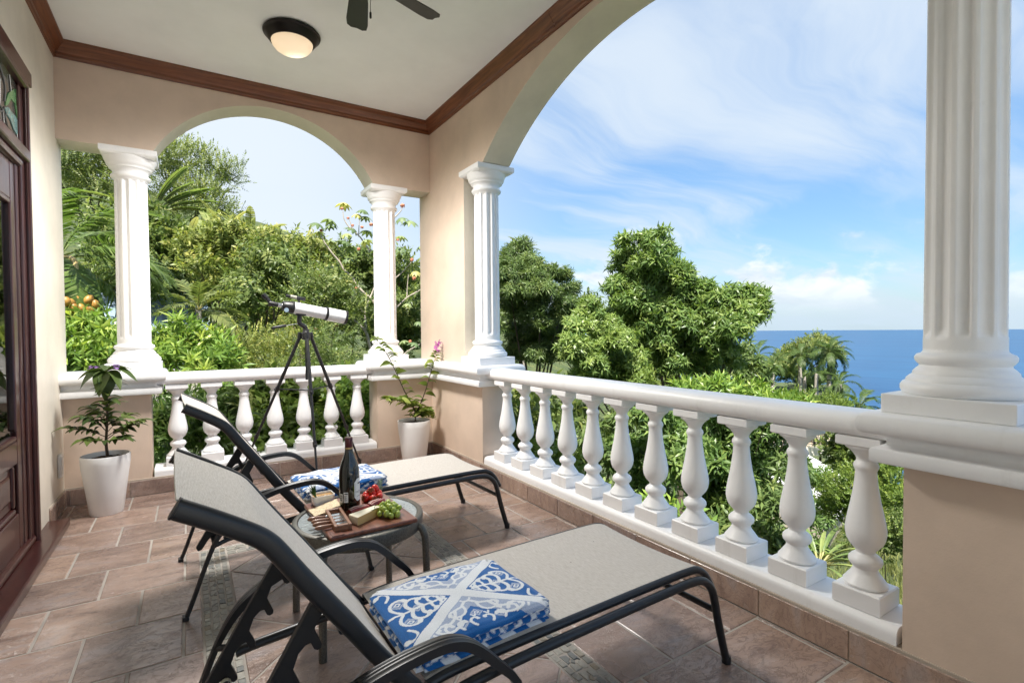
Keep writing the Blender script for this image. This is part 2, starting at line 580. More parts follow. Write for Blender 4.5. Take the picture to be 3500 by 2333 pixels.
def tile_poly(poly, name='floor_tile', z0=-0.02, z1=0.0, ch=0.0035):
    """a flat tile of any convex outline (counter-clockwise) with a worn edge"""
    n = len(poly)
    cx = sum(p[0] for p in poly) / n; cy = sum(p[1] for p in poly) / n
    key = tuple((round(p[0] - cx, 4), round(p[1] - cy, 4)) for p in poly)
    if key not in _tile_cache:
        V = []
        dz = z1 - z0
        inn = []
        for i in range(n):
            a, b, c_ = Vector(key[i - 1]), Vector(key[i]), Vector(key[(i + 1) % n])
            d1 = (b - a).normalized(); d2 = (c_ - b).normalized()
            n1 = Vector((-d1.y, d1.x)); n2 = Vector((-d2.y, d2.x))
            k = 1.0 / max(0.3, 1 + n1.dot(n2))
            q = b + (n1 + n2) * (ch * k)
            inn.append(q)
        for z, src in ((-dz, key), (-ch * 0.7, key), (0, inn)):
            V += [(p[0], p[1], z) for p in src]
        F = [tuple(range(2 * n, 3 * n))]
        for b in (0, n):
            for i in range(n):
                j = (i + 1) % n
                F.append((b + i, b + j, b + n + j, b + n + i))
        me = MB().add(V, F).mesh(name)
        me.materials.append(M['tile'])
        _tile_cache[key] = me
    o = instance(name, _tile_cache[key], FLOOR, (cx, cy, z1 + random.uniform(-0.0004, 0.0004)))
    return o


def clip(poly, a, b, c_):
    """keep the part of a convex polygon where a*x + b*y <= c"""
    out = []
    for i in range(len(poly)):
        p, q = poly[i], poly[(i + 1) % len(poly)]
        dp, dq = a * p[0] + b * p[1] - c_, a * q[0] + b * q[1] - c_
        if dp <= 0: out.append(p)
        if (dp < 0) != (dq < 0) and abs(dp - dq) > 1e-9:
            t = dp / (dp - dq)
            out.append((p[0] + (q[0] - p[0]) * t, p[1] + (q[1] - p[1]) * t))
    return out


def area(poly):
    return 0.5 * sum(poly[i][0] * poly[(i + 1) % len(poly)][1] - poly[(i + 1) % len(poly)][0] * poly[i][1] for i in range(len(poly)))


def tile_rect(x0, x1, y0, y1, region):
    g = 0.0055
    p = [(x0 + g, y0 + g), (x1 - g, y0 + g), (x1 - g, y1 - g), (x0 + g, y1 - g)]
    rx0, rx1, ry0, ry1 = region
    for a, b, c_ in ((-1, 0, -rx0), (1, 0, rx1), (0, -1, -ry0), (0, 1, ry1)):
        p = clip(p, a, b, c_)
        if len(p) < 3: return
    if area(p) > 0.0012:
        tile_poly(p)


# field tiles in running bond; the inlaid carpet takes x 0.03..1.375, y 1.0..3.69
CX0, CX1, CY0, CY1 = 0.03, 1.375, 0.62, 3.69
BW = 0.138
YLIM = -0.3
def field(x_off, y_off, pitch_x, region, par):
    k0 = int((region[2] - y_off) // PITCH_T) - 1; k1 = int((region[3] - y_off) // PITCH_T) + 1
    for k in range(k0, k1 + 1):
        ox = x_off + (pitch_x / 2 if (k + par) % 2 else 0.0)
        i0 = int((region[0] - ox) // pitch_x) - 1; i1 = int((region[1] - ox) // pitch_x) + 1
        for i in range(i0, i1 + 1):
            tile_rect(ox + i * pitch_x, ox + (i + 1) * pitch_x, y_off + k * PITCH_T, y_off + (k + 1) * PITCH_T, region)


G2 = 0.0045
field(-0.604, 4.475, 0.372, (XL + 0.014, CX0 - G2, YLIM, CY1), 0)
field(-0.604, 4.475, 0.372, (XL + 0.014, 1.30, CY1 + G2, YB - 0.014), 0)
field(1.650, 2.965, 0.378, (CX1 + G2, XR - 0.014, YLIM, CY1), 0)
field(1.650, 2.965, 0.378, (1.30 + G2, XR - 0.014, CY1 + G2, YB - 0.014), 0)
field(-0.604, 4.475, 0.372, (CX0 + 0.001, CX1 - 0.001, YLIM, CY0 - G2), 0)
# diagonal tiles inside the border
ix0, ix1, iy0, iy1 = CX0 + BW + 0.005, CX1 - BW - 0.005, CY0 + BW + 0.005, CY1 - BW - 0.005
DP = 0.545
for a in range(-6, 8):
    for b in range(-8, 6):
        # y - x between p..p+DP, y + x between q..q+DP
        p0 = 3.11 - (a + 1) * DP; q0 = 3.46 + b * DP
        g = 0.006
        cor = []
        for (p, q) in ((p0 + g, q0 + g), (p0 + g, q0 + DP - g), (p0 + DP - g, q0 + DP - g), (p0 + DP - g, q0 + g)):
            cor.append(((q - p) / 2, (q + p) / 2))
        poly = cor
        if area(poly) < 0: poly = poly[::-1]
        for A_, B_, C_ in ((-1, 0, -ix0), (1, 0, ix1), (0, -1, -iy0), (0, 1, iy1)):
            poly = clip(poly, A_, B_, C_)
            if len(poly) < 3: break
        if len(poly) >= 3 and area(poly) > 0.0008:
            tile_poly(poly)

# split-stone border: outer rows of small cut stones, two inner rows of many-sided ones
STONES = []


def stone(cx, cy, pts):
    STONES.append((cx, cy, pts))


def band(x0, y0, ux, uy, length):
    """a border strip: u runs along, v across (0..BW)"""
    vx, vy = -uy, ux
    def P(u, v): return (x0 + ux * u + vx * v, y0 + uy * u + vy * v)
    rr = random.Random(int(abs(x0 * 91 + y0 * 57 + length * 13) * 10))
    for (v0, v1) in ((0.006, 0.032), (0.107, 0.133)):
        u = 0.002
        while u < length - 0.012:
            L = min(rr.uniform(0.034, 0.056), length - u)
            g = 0.0028
            j = lambda: rr.uniform(-0.002, 0.002)
            pts = [P(u + g + j(), v0 + j()), P(u + L - g + j(), v0 + j()), P(u + L - g + j(), v1 + j()), P(u + g + j(), v1 + j())]
            stone(*P(u + L / 2, (v0 + v1) / 2), pts)
            u += L
    # inner stones: two staggered rows of hexagons with a diamond between
    u = 0.0; per = 0.118
    while u < length - 0.02:
        j = lambda: rr.uniform(-0.0035, 0.0035)
        U = lambda t, v: P(min(u + t + j(), length - 0.002), v + j() * 0.6)
        polys = [
            [U(0.004, 0.039), U(0.050, 0.039), U(0.060, 0.052), U(0.050, 0.066), U(0.012, 0.066), U(0.003, 0.055)],
            [U(0.056, 0.039), U(0.113, 0.039), U(0.113, 0.058), U(0.100, 0.066), U(0.066, 0.064), U(0.063, 0.050)],
            [U(0.056, 0.068), U(0.066, 0.0675), U(0.078, 0.072), U(0.066, 0.083), U(0.058, 0.086), U(0.046, 0.073)],
            [U(0.004, 0.072), U(0.040, 0.072), U(0.052, 0.086), U(0.046, 0.101), U(0.004, 0.101)],
            [U(0.083, 0.072), U(0.113, 0.071), U(0.113, 0.101), U(0.053, 0.101), U(0.060, 0.089), U(0.068, 0.087)],
        ]
        for pl in polys:
            if area(pl) < 0: pl = pl[::-1]
            mx = sum(p[0] for p in pl) / len(pl); my = sum(p[1] for p in pl) / len(pl)
            stone(mx, my, pl)
        u += per


band(CX0 + BW, CY0, 0, 1, CY1 - CY0)                          # along the door side (v points to -x)
band(CX1, CY0, 0, 1, CY1 - CY0)                               # along the sea side
band(CX0 + BW, CY1 - BW, 1, 0, CX1 - CX0 - 2 * BW)            # end by the telescope
band(CX0 + BW, CY0, 1, 0, CX1 - CX0 - 2 * BW)                 # near end


def stone_parts(pts):
    n = len(pts)
    if area(pts) < 0: pts = pts[::-1]
    cx = sum(p[0] for p in pts) / n; cy = sum(p[1] for p in pts) / n
    h = random.uniform(-0.0012, 0.0018)
    V = []
    for z, k in ((-0.012, 1.0), (h - 0.002, 0.99), (h + random.uniform(-0.0006, 0.0006), 0.88)):
        V += [(cx + (p[0] - cx) * k, cy + (p[1] - cy) * k, z + (random.uniform(-0.0007, 0.0007) if k < 0.9 else 0)) for p in pts]
    F = [tuple(range(2 * n, 3 * n))]
    for b in (0, n):
        for i in range(n):
            j = (i + 1) % n
            F.append((b + i, b + j, b + n + j, b + n + i))
    return V, F


def stone_seen(s):
    x, y = s[0], s[1]
    d = np.array([x, y, 0]) - CAM
    z = d @ AXF
    if z < 0.3: return 1e9
    u = CXP + FPX * (d @ AXR) / z; v = CYP - FPX * (d @ AXU) / z
    return z if (0 < u < 3500 and v < 2333) else 1e6 + z


STONES.sort(key=stone_seen)
_rest = MB()
for i, (cx, cy, pts) in enumerate(STONES):
    V, F = stone_parts(pts)
    if i < 295:
        MB().add(V, F).ob('mosaic_stone', M['stone'], FLOOR)
    else:
        _rest.add(V, F)
tag(_rest.ob('mosaic_stones', M['stone'], FLOOR), kind='stuff')

# skirting tiles with a bed of mortar above them
SKH = 0.125
_sk = {}


def skirt(p0, p1, n_in, first, pitch):
    """tiles along p0->p1 (axis aligned); n_in is the inward normal"""
    L = hypot(p1[0] - p0[0], p1[1] - p0[1])
    ux, uy = (p1[0] - p0[0]) / L, (p1[1] - p0[1]) / L
    cuts = [0.0] + [c for c in [first + i * pitch for i in range(-2, 40)] if 0.03 < c < L - 0.03] + [L]
    for a, b in zip(cuts, cuts[1:]):
        w = b - a - 0.006
        key = (round(w, 3), abs(ux) > 0.5)
        if key not in _sk:
            if abs(ux) > 0.5:
                me = MB().box(-w / 2, w / 2, -0.005, 0.005, 0.004, SKH, 0.0025).mesh('skirting_tile')
            else:
                me = MB().box(-0.005, 0.005, -w / 2, w / 2, 0.004, SKH, 0.0025).mesh('skirting_tile')
            me.materials.append(M['tile'])
            _sk[key] = me
        mid = (a + b) / 2
        instance('skirting_tile', _sk[key], FLOOR, (p0[0] + ux * mid + n_in[0] * 0.0068, p0[1] + uy * mid + n_in[1] * 0.0068, 0.0))


skirt((XL, YB), (XR, YB), (0, -1), 0.413, 0.379)
skirt((XR, YLIM), (XR, YB - 0.012), (-1, 0), 1.02 - YLIM, 0.389)
skirt((XL, 4.715), (XL, YB - 0.012), (1, 0), 0.06, 0.379)
mort = MB()
mort.box(XL + 0.001, XR - 0.001, YB - 0.0075, YB + 0.05, 0.0, 0.1385)
mort.box(XR - 0.0075, XR + 0.05, YLIM, YB - 0.0080, 0.0, 0.1385)
mort.box(XL - 0.05, XL + 0.0075, 4.72, YB - 0.0080, 0.0, 0.1385)
mort.ob('skirting_mortar', M['beigegrout'], FLOOR, bevel=0.002)

# ------------------------------------------------------------------ walls
ZB = 2.857      # underside of the beams
ZT = 3.63
wl = MB().prism([(YN, -0.3), (YN, ZT), (5.47, ZT), (5.47, -0.3), (4.30, -0.3), (4.30, 2.92), (2.62, 2.92), (2.62, -0.3)], XL - 0.30, XL, 0)
tag(wl.ob('side_wall', M['cream'], bevel=0.02), 'smooth cream plaster house wall round the dark red door', 'wall')


def arc(c, half, spring, rise, n=40):
    Rr = (half * half + rise * rise) / (2 * rise)
    zc_ = spring + rise - Rr
    a0 = math.asin(half / Rr)
    return [(c + Rr * sin(-a0 + 2 * a0 * i / n), zc_ + Rr * cos(-a0 + 2 * a0 * i / n)) for i in range(n + 1)]


def arch_wall(name, outline, axis, h0, h1, label):
    """faces inside in beige, the soffit in cream"""
    mb = MB().prism(outline, h0, h1, axis)
    me = mb.mesh(name)
    me.materials.append(M['wall']); me.materials.append(M['cream'])
    n = len(outline)
    for i, p in enumerate(me.polygons):
        if i >= 2:
            a, b = outline[i - 2], outline[(i - 1) % n]
            if max(a[1], b[1]) < ZT - 0.05: p.material_index = 1
    o = bpy.data.objects.new(name, me)
    link(o)
    return tag(o, label, 'wall')


ba = arc(0.6975, 0.9325, ZB, 0.568)
arch_wall('arched_wall', [(-1.0, ZT), (-1.0, ZB)] + ba + [(2.40, ZB), (2.40, ZT)], 1, YB, 5.53,
          'beige arched wall behind the telescope, joining two fluted columns')
ra = arc(2.45, 1.60, ZB + 0.004, 0.568, 56)
arch_wall('arched_wall', [(YN, ZT), (YN, ZB + 0.004)] + ra + [(4.435, ZB + 0.004), (4.435, 1.02), (5.545, 1.02), (5.545, ZT)], 0, XR, 2.53,
          'beige wall with the wide arch that opens to the sea')
CEIL = MB().box(-1.15, 2.53, YN, 5.53, 3.60, 3.80).ob('ceiling', M['ceiling'])
tag(CEIL, kind='structure')
# mahogany crown moulding
prof = [(0.0, 3.478), (0.010, 3.478), (0.013, 3.492), (0.020, 3.496), (0.022, 3.515), (0.030, 3.520), (0.040, 3.533), (0.055, 3.556), (0.064, 3.563), (0.066, 3.578), (0.075, 3.584), (0.076, 3.603)]


def crown(stations, name, mat):
    V = []; F = []
    n = len(prof)
    for st in stations:
        V += [st(d, z) for d, z in prof]
    for i in range(len(stations) - 1):
        for j in range(n - 1):
            F.append((i * n + j, i * n + j + 1, (i + 1) * n + j + 1, (i + 1) * n + j))
    for i in range(len(stations)):
        F.append(tuple(i * n + j for j in range(n)))
    return MB().add(V, F).ob(name, mat, CEIL, smooth=50)


crown([lambda d, z: (XL + d, YN + 0.2, z), lambda d, z: (XL + d, 4.93, z)], 'crown_moulding', M['crown_y'])
crown([lambda d, z: (XL + d, 4.932, z), lambda d, z: (XL + d, YB - d, z)], 'crown_moulding', M['crown_y'])
crown([lambda d, z: (XL + d, YB - d - 0.0006, z), lambda d, z: (XR - d, YB - d - 0.0006, z)], 'crown_moulding', M['crown_x'])
crown([lambda d, z: (XR - d, YB - d - 0.0012, z), lambda d, z: (XR - d - 0.001, 2.955, z)], 'crown_moulding', M['crown_y'])
crown([lambda d, z: (XR - d, 2.953, z), lambda d, z: (XR - d, YN + 0.2, z)], 'crown_moulding', M['crown_y'])

# ------------------------------------------------------------------ pedestals with moulded caps
CAPS = [(0.030, 0.845), (0.078, 0.845), (0.082, 0.850), (0.082, 0.889), (0.078, 0.897), (0.058, 0.903), (0.044, 0.912), (0.040, 0.923), (0.044, 0.936), (0.056, 0.946), (0.080, 0.951), (0.098, 0.954),
        (0.110, 0.962), (0.116, 0.980), (0.116, 1.000), (0.110, 1.018), (0.098, 1.030), (0.080, 1.035)]


def poff(poly, d):
    n = len(poly); out = []
    for i in range(n):
        a, b, c_ = poly[i - 1], poly[i], poly[(i + 1) % n]
        d1 = Vector((b[0] - a[0], b[1] - a[1])).normalized(); d2 = Vector((c_[0] - b[0], c_[1] - b[1])).normalized()
        out.append((b[0] + d * (d1.y + d2.y), b[1] + d * (-d1.x - d2.x)))
    return out


def pedestal(poly, label):
    root = empty('pedestal', (poly[0][0], poly[0][1], 0), 0, label, 'pedestal', 'wall pedestals carrying the columns')
    ox, oy = poly[0]
    pl = [(p[0] - ox, p[1] - oy) for p in poly]
    MB().prism(pl[::-1], -0.3, 0.846, 2).ob('pedestal_wall', M['wall'], root)
    V = []; F = []; n = len(pl)
    for d, z in CAPS:
        V += [(p[0], p[1], z) for p in poff(pl, d)]
    for k in range(len(CAPS) - 1):
        for i in range(n):
            j = (i + 1) % n
            F.append((k * n + i, k * n + j, (k + 1) * n + j, (k + 1) * n + i))
    F.append(tuple((len(CAPS) - 1) * n + i for i in range(n)))
    F.append(tuple(range(n - 1, -1, -1)))
    MB().add(V, F).ob('cap_moulding', M['white'], root, smooth=40)
    return root


pedestal([(-1.0, YB), (-0.286, YB), (-0.286, 5.53), (-1.0, 5.53)], 'beige pedestal with white cap behind the pot by the house wall')
pedestal([(1.64, YB), (XR, YB), (XR, 4.10), (2.53, 4.10), (2.53, 5.53), (1.64, 5.53)], 'beige corner pedestal with white cap carrying two columns')
pedestal([(XR, 0.30), (2.53, 0.30), (2.53, 0.84), (XR, 0.84)], 'large beige pedestal with white cap under the big close column')

# ------------------------------------------------------------------ columns
NF = 12


def flute(r, z, a):
    fr = (a / (2 * pi) * NF) % 1.0
    x = (fr - 0.5) / 0.33
    dep = 0.0165 * sqrt(max(0.0, 1 - x * x))
    e0 = min(1.0, max(0.0, (z - 1.312) / 0.03))
    e1 = min(1.0, max(0.0, (2.628 - z) / 0.02))
    return r - dep * sqrt(e0) * e1


base_prof = [(0.168, 1.100), (0.180, 1.107), (0.186, 1.120), (0.186, 1.134), (0.178, 1.147), (0.169, 1.152), (0.168, 1.160), (0.158, 1.170), (0.149, 1.177), (0.148, 1.186), (0.139, 1.197), (0.130, 1.205),
             (0.129, 1.212), (0.136, 1.219), (0.142, 1.228), (0.143, 1.240), (0.137, 1.250), (0.124, 1.255), (0.118, 1.262), (0.117, 1.28)]
cap_prof = [(0.114, 2.62), (0.122, 2.633), (0.133, 2.638), (0.139, 2.650), (0.138, 2.660), (0.129, 2.669), (0.123, 2.675), (0.123, 2.690), (0.130, 2.703), (0.142, 2.713), (0.149, 2.717), (0.150, 2.728),
            (0.158, 2.737), (0.164, 2.741), (0.168, 2.756), (0.176, 2.775), (0.183, 2.790), (0.185, 2.806)]


def column(x, y, label):
    root = empty('fluted_column', (x, y, 1.035), 0, label, 'column', 'white fluted columns')
    z0 = 1.035
    if not hasattr(column, 'me'):
        zs = [1.262, 1.30] + [1.312 + 0.03 * k / 5 for k in range(6)] + [1.36, 1.6, 1.9, 2.2, 2.5, 2.60, 2.608, 2.616, 2.628, 2.632]
        rad = lambda z: 0.1175 - 0.003 * (z - 1.26)
        A = {}
        A['base_block'] = MB().box(-0.188, 0.188, -0.188, 0.188, 1.0352 - z0, 1.104 - z0).mesh('base_block')
        A['base'] = MB().lathe(base_prof, 48, (0, 0, -z0)).mesh('base', 45)
        A['shaft'] = MB().lathe([(rad(z), z) for z in zs], NF * 16, (0, 0, -z0), flute).mesh('shaft', 60)
        A['capital'] = MB().lathe(cap_prof, 48, (0, 0, -z0)).mesh('capital', 45)
        V = []; F = []
        for hw, z in ((0.176, 2.800), (0.190, 2.812), (0.192, 2.818), (0.192, 2.855), (0.190, 2.8565)):
            V += [(-hw, -hw, z - z0), (hw, -hw, z - z0), (hw, hw, z - z0), (-hw, hw, z - z0)]
        for b in range(0, 16, 4):
            for i in range(4):
                F.append((b + i, b + (i + 1) % 4, b + 4 + (i + 1) % 4, b + 4 + i))
        F += [(3, 2, 1, 0), (16, 17, 18, 19)]
        A['abacus'] = MB().add(V, F).mesh('abacus')
        for me in A.values():
            me.materials.append(M['white'])
        column.me = A
    for nm, me in column.me.items():
        o = instance(nm, me, root)
        if nm in ('base_block', 'abacus'):
            b = o.modifiers.new('bevel', 'BEVEL'); b.width = 0.004; b.segments = 2
    return root


column(-0.395, 5.39, 'white fluted column next to the house wall, above the broad leafed pot plant')
column(1.783, 5.394, 'white fluted column at the end of the arch beside the telescope tube')
column(2.392, 4.247, 'white fluted column at the corner where the long balustrade begins')
column(2.377, 0.705, 'big close white fluted column standing before the sea')

# ------------------------------------------------------------------ balustrades
bal_prof = [(0.072, 0.283), (0.079, 0.288), (0.080, 0.296), (0.074, 0.304), (0.070, 0.309), (0.064, 0.318), (0.052, 0.334), (0.0455, 0.346), (0.0445, 0.356), (0.050, 0.364), (0.058, 0.372), (0.0615, 0.382), (0.060, 0.394),
            (0.051, 0.405), (0.040, 0.413), (0.035, 0.420), (0.036, 0.428), (0.047, 0.440), (0.060, 0.456), (0.069, 0.476), (0.0735, 0.500), (0.0735, 0.518), (0.070, 0.545), (0.0625, 0.585), (0.053, 0.632), (0.0455, 0.680),
            (0.0405, 0.720), (0.038, 0.755), (0.041, 0.764), (0.0445, 0.772), (0.0455, 0.780), (0.042, 0.790), (0.0355, 0.798), (0.0345, 0.806), (0.039, 0.818), (0.050, 0.834), (0.064, 0.847), (0.073, 0.853), (0.0765, 0.860), (0.0765, 0.867)]
bm = MB().lathe(bal_prof, 32)
for hw, z0, z1 in ((0.088, 0.204, 0.284), (0.082, 0.866, 0.9075)):
    V = []; F = []
    c_ = 0.005
    for h, z in ((hw - c_, z0), (hw, z0 + c_), (hw, z1 - c_), (hw - c_, z1)):
        V += [(-h, -h, z), (h, -h, z), (h, h, z), (-h, h, z)]
    for b in range(0, 12, 4):
        for i in range(4):
            F.append((b + i, b + (i + 1) % 4, b + 4 + (i + 1) % 4, b + 4 + i))
    F += [(3, 2, 1, 0), (12, 13, 14, 15)]
    bm.add(V, F)
BAL = bm.mesh('baluster', 38)
BAL.materials.append(M['white'])


def plinth_sec(w, h):
    # inner top edge well rounded: a across (inside at +w/2), b up
    r = 0.034
    pts = [(-w / 2, -h / 2), (w / 2, -h / 2), (w / 2, h / 2 - r)]
    for i in range(1, 6):
        a = pi / 2 * i / 6
        pts.append((w / 2 - r + r * cos(a), h / 2 - r + r * sin(a)))
    pts += [(w / 2 - r, h / 2), (-w / 2, h / 2)]
    return pts


def balustrade(root, p0, p1, inward, centres):
    """p0->p1 along the centre line; inward = unit vector to the room"""
    off = Vector((inward[0], inward[1], 0))
    def S_(sec, z, shift, name, smooth, mat, ext=0.0):
        a = Vector((p0[0], p0[1], z)) + off * shift; b = Vector((p1[0], p1[1], z)) + off * shift
        d = (b - a).normalized()
        V = []; n = len(sec)
        for q in (a - d * ext, b + d * ext):
            for s, u in sec:
                V.append(tuple(q + off * s + Vector((0, 0, u))))
        F = [(j, (j + 1) % n, n + (j + 1) % n, n + j) for j in range(n)] + [tuple(range(n - 1, -1, -1)), tuple(range(n, 2 * n))]
        return MB().add(V, F).ob(name, mat, root, smooth=smooth)
    S_(rrect(0.208, 0.100, 0.047, 6), 0.957, 0.0, 'handrail', 50, M['white'])
    S_(plinth_sec(0.222, 0.066), 0.172, 0.003, 'plinth', 50, M['white'])
    S_([(-0.10, -0.22), (0.10, -0.22), (0.10, 0.22), (-0.10, 0.22)], -0.08, 0.003, 'kerb', None, M['beigegrout'])
    for c in centres:
        instance('baluster', BAL, root, (c[0], c[1], random.uniform(-0.0008, 0.0008)), (0, 0, random.choice((0, pi / 2, pi, -pi / 2)) + random.uniform(-0.012, 0.012)))


br = empty('balustrade', (0, 0, 0), 0, 'long white balustrade of eleven turned balusters facing the sea', 'balustrade')
balustrade(br, (2.365, 0.86), (2.365, 4.08), (-1, 0), [(2.365, 3.855 - 0.284 * i) for i in range(11)])
bb = empty('balustrade', (0, 0, 0), 0, 'shorter white balustrade of seven turned balusters behind the telescope', 'balustrade')
balustrade(bb, (-0.27, 5.365), (1.63, 5.365), (0, -1), [(1.462 - 0.2605 * i, 5.365) for i in range(7)])

# ------------------------------------------------------------------ door
DX = XL
door = empty('house_door', (XL, 4.45, 0), 0, 'dark red varnished door with clear glass and a stained glass transom', 'door')


def dbox(name, x0, x1, y0, y1, z0, z1, mat='door', parent=door, bev=0.006):
    o = MB().box(x0 - XL, x1 - XL, y0 - 4.45, y1 - 4.45, z0, z1).ob(name, M[mat], parent, bevel=bev)
    return o


cas = dbox('casing', XL - 0.10, XL + 0.024, 4.283, 4.375, 0.0, 2.902)
dbox('casing_bead', XL - 0.06, XL + 0.034, 4.288, 4.316, 0.0, 2.902, parent=cas, bev=0.010)
hd = dbox('head_casing', XL - 0.05, XL + 0.032, 2.60, 4.405, 2.905, 2.995)
dbox('head_moulding', XL - 0.06, XL + 0.042, 2.60, 4.281, 2.852, 2.903, bev=0.016)
dbox('jamb', XL - 0.14, XL + 0.010, 4.200, 4.281, 0.0, 2.850, bev=0.010)
dbox('jamb_bead', XL - 0.14, XL - 0.002, 4.132, 4.198, 0.0, 2.400, bev=0.012)
dbox('transom_bar', XL - 0.12, XL + 0.042, 2.62, 4.281, 2.402, 2.473, bev=0.012)
dbox('transom_bar_moulding', XL - 0.12, XL + 0.022, 2.62, 4.199, 2.352, 2.400, bev=0.018)
# leaf
leaf = dbox('door_stile', XL - 0.070, XL - 0.008, 4.046, 4.128, 0.06, 2.350)
dbox('top_rail', XL - 0.069, XL - 0.009, 3.20, 4.044, 2.13, 2.350)
dbox('glazing_bead', XL - 0.060, XL - 0.003, 4.020, 4.044, 0.79, 2.126, bev=0.010)
dbox('glazing_bead', XL - 0.060, XL - 0.003, 3.20, 4.018, 2.098, 2.128, bev=0.010)
dbox('glazing_bead', XL - 0.060, XL - 0.003, 3.20, 4.018, 0.735, 0.765, bev=0.010)
dbox('lock_rail', XL - 0.069, XL - 0.009, 3.20, 4.044, 0.60, 0.733)
dbox('door_panel', XL - 0.066, XL - 0.030, 3.20, 4.044, 0.35, 0.598)
dbox('panel_moulding', XL - 0.062, XL - 0.012, 3.20, 4.010, 0.315, 0.348, bev=0.012)
dbox('panel_moulding', XL - 0.062, XL - 0.014, 3.978, 4.008, 0.352, 0.596, bev=0.012)
dbox('raised_panel', XL - 0.060, XL - 0.020, 3.20, 3.950, 0.395, 0.555, bev=0.018)
dbox('bottom_rail', XL - 0.069, XL - 0.009, 3.20, 4.044, 0.06, 0.312)
dbox('door_stile', XL - 0.070, XL - 0.008, 3.02, 3.196, 0.06, 2.350)
dbox('door_stile', XL - 0.070, XL - 0.008, 2.66, 3.012, 0.06, 2.350)
dbox('threshold', XL - 0.12, XL + 0.115, 2.50, 4.700, 0.003, 0.058, bev=0.010)
dbox('threshold_moulding', XL - 0.12, XL + 0.02, 2.60, 4.281, 0.060, 0.105, bev=0.016)
mg = bpy.data.materials.new('window_glass')
mg.use_nodes = True
tg = NT(mg.node_tree)
tg.n.remove(tg.n['Principled BSDF'])
fr_ = tg.new('ShaderNodeFresnel'); fr_.inputs[0].default_value = 1.5
ga = tg.new('ShaderNodeBsdfGlossy'); ga.inputs['Roughness'].default_value = 0.015
ta = tg.new('ShaderNodeBsdfTransparent'); ta.inputs[0].default_value = (0.90, 0.95, 0.94, 1)
gb_ = tg.new('ShaderNodeBump'); gb_.inputs['Strength'].default_value = 0.02
tg.link(tg.noise(coords(tg), 3.0, 2), gb_.inputs['Height']); tg.link(gb_.outputs[0], ga.inputs['Normal'])
mx_ = tg.new('ShaderNodeMixShader')
tg.link(fr_.outputs[0], mx_.inputs[0]); tg.link(ta.outputs[0], mx_.inputs[1]); tg.link(ga.outputs[0], mx_.inputs[2])
tg.link(mx_.outputs[0], [n_ for n_ in tg.n if n_.type == 'OUTPUT_MATERIAL'][0].inputs[0])
M['glass'] = mg
MB().box(-0.030, -0.024, 3.20 - 4.45, 4.025 - 4.45, 0.74, 2.12).ob('glass_pane', M['glass'], door)
# stained glass light above
m_simple('leadglass', 'smoked_glass', (0.055, 0.052, 0.045), 0.12, coat=0.3, nscale=14, nstr=0.15, var=0.35)
m_simple('greenglass', 'green_stained_glass', (0.10, 0.26, 0.10), 0.15, coat=0.3, nscale=20, nstr=0.1, var=0.35)
m_simple('tealglass', 'teal_stained_glass', (0.13, 0.25, 0.24), 0.15, coat=0.3, nscale=20, nstr=0.1, var=0.35)
m_simple('lead', 'lead_came', (0.16, 0.16, 0.155), 0.45, 0.7)
tp = MB().box(-0.012, -0.004, 2.62 - 4.45, 4.199 - 4.45, 2.473, 2.852).ob('transom_pane', M['leadglass'], door)


def yz(pts, name, mat, x0=-0.0035, x1=0.0):
    return MB().prism([(p[0] - 4.45, p[1]) for p in pts], x0, x1, 0).ob(name, mat, tp)


yz([(4.151, 2.796), (4.041, 2.73), (3.977, 2.656), (3.969, 2.629), (4.019, 2.655), (4.082, 2.713), (4.158, 2.715), (4.187, 2.761)], 'stained_piece', M['greenglass'])
yz([(4.194, 2.812), (4.187, 2.722), (4.222, 2.684), (4.253, 2.633), (4.258, 2.59), (4.232, 2.573), (4.209, 2.626), (4.163, 2.703)], 'stained_piece', M['greenglass'])
yz([(3.953, 2.614), (4.018, 2.642), (4.09, 2.64), (4.181, 2.64), (4.247, 2.624), (4.237, 2.566), (4.187, 2.541), (4.126, 2.547), (4.055, 2.583), (3.985, 2.592)], 'stained_piece', M['tealglass'])
for pts in [[(3.96, 2.621), (3.893, 2.572), (3.802, 2.553)], [(3.886, 2.746), (3.865, 2.605), (3.916, 2.584), (3.938, 2.476)], [(3.85, 2.842), (3.972, 2.745), (3.955, 2.65)], [(4.063, 2.842), (4.087, 2.757)], [(4.016, 2.62), (3.968, 2.561), (4.065, 2.476)], [(4.187, 2.544), (4.197, 2.476)], [(3.802, 2.746), (3.754, 2.601), (3.783, 2.476)]]:
    MB().tube([(-0.001, p[0] - 4.45, p[1]) for p in spline(pts, 5)], 0.003, 5).ob('lead_line', M['lead'], tp, smooth=60)
# curtain behind the glass
V = []; F = []
ny = 90
for i in range(ny):
    y = 2.64 + (4.29 - 2.64) * i / (ny - 1)
    x = XL - 0.085 + 0.012 * sin(i * 0.9) + 0.006 * sin(i * 2.3)
    V += [(x, y, 0.02), (x, y, 2.9), (x - 0.006, y, 0.02), (x - 0.006, y, 2.9)]
for i in range(ny - 1):
    a = i * 4; b = a + 4
    F += [(a, b, b + 1, a + 1), (a + 2, a + 3, b + 3, b + 2)]
m_simple('curtain', 'pale_curtain_cloth', (0.80, 0.83, 0.83), 0.8)
tag(MB().add(V, F).ob('curtain', M['curtain'], smooth=180), 'pale curtain hanging behind the glass of the door', 'curtain')
# outlet cover on the wall
oc = empty('outlet_cover', (XL, 5.06, 0.362), 0, 'small white outlet cover low on the cream wall', 'outlet')
MB().box(0.0008, 0.022, -0.040, 0.040, -0.088, 0.088).ob('cover', M['outlet'], oc, bevel=0.006)
MB().box(0.0222, 0.0265, -0.026, 0.026, -0.062, 0.062).ob('lid', M['outlet'], oc, bevel=0.003)

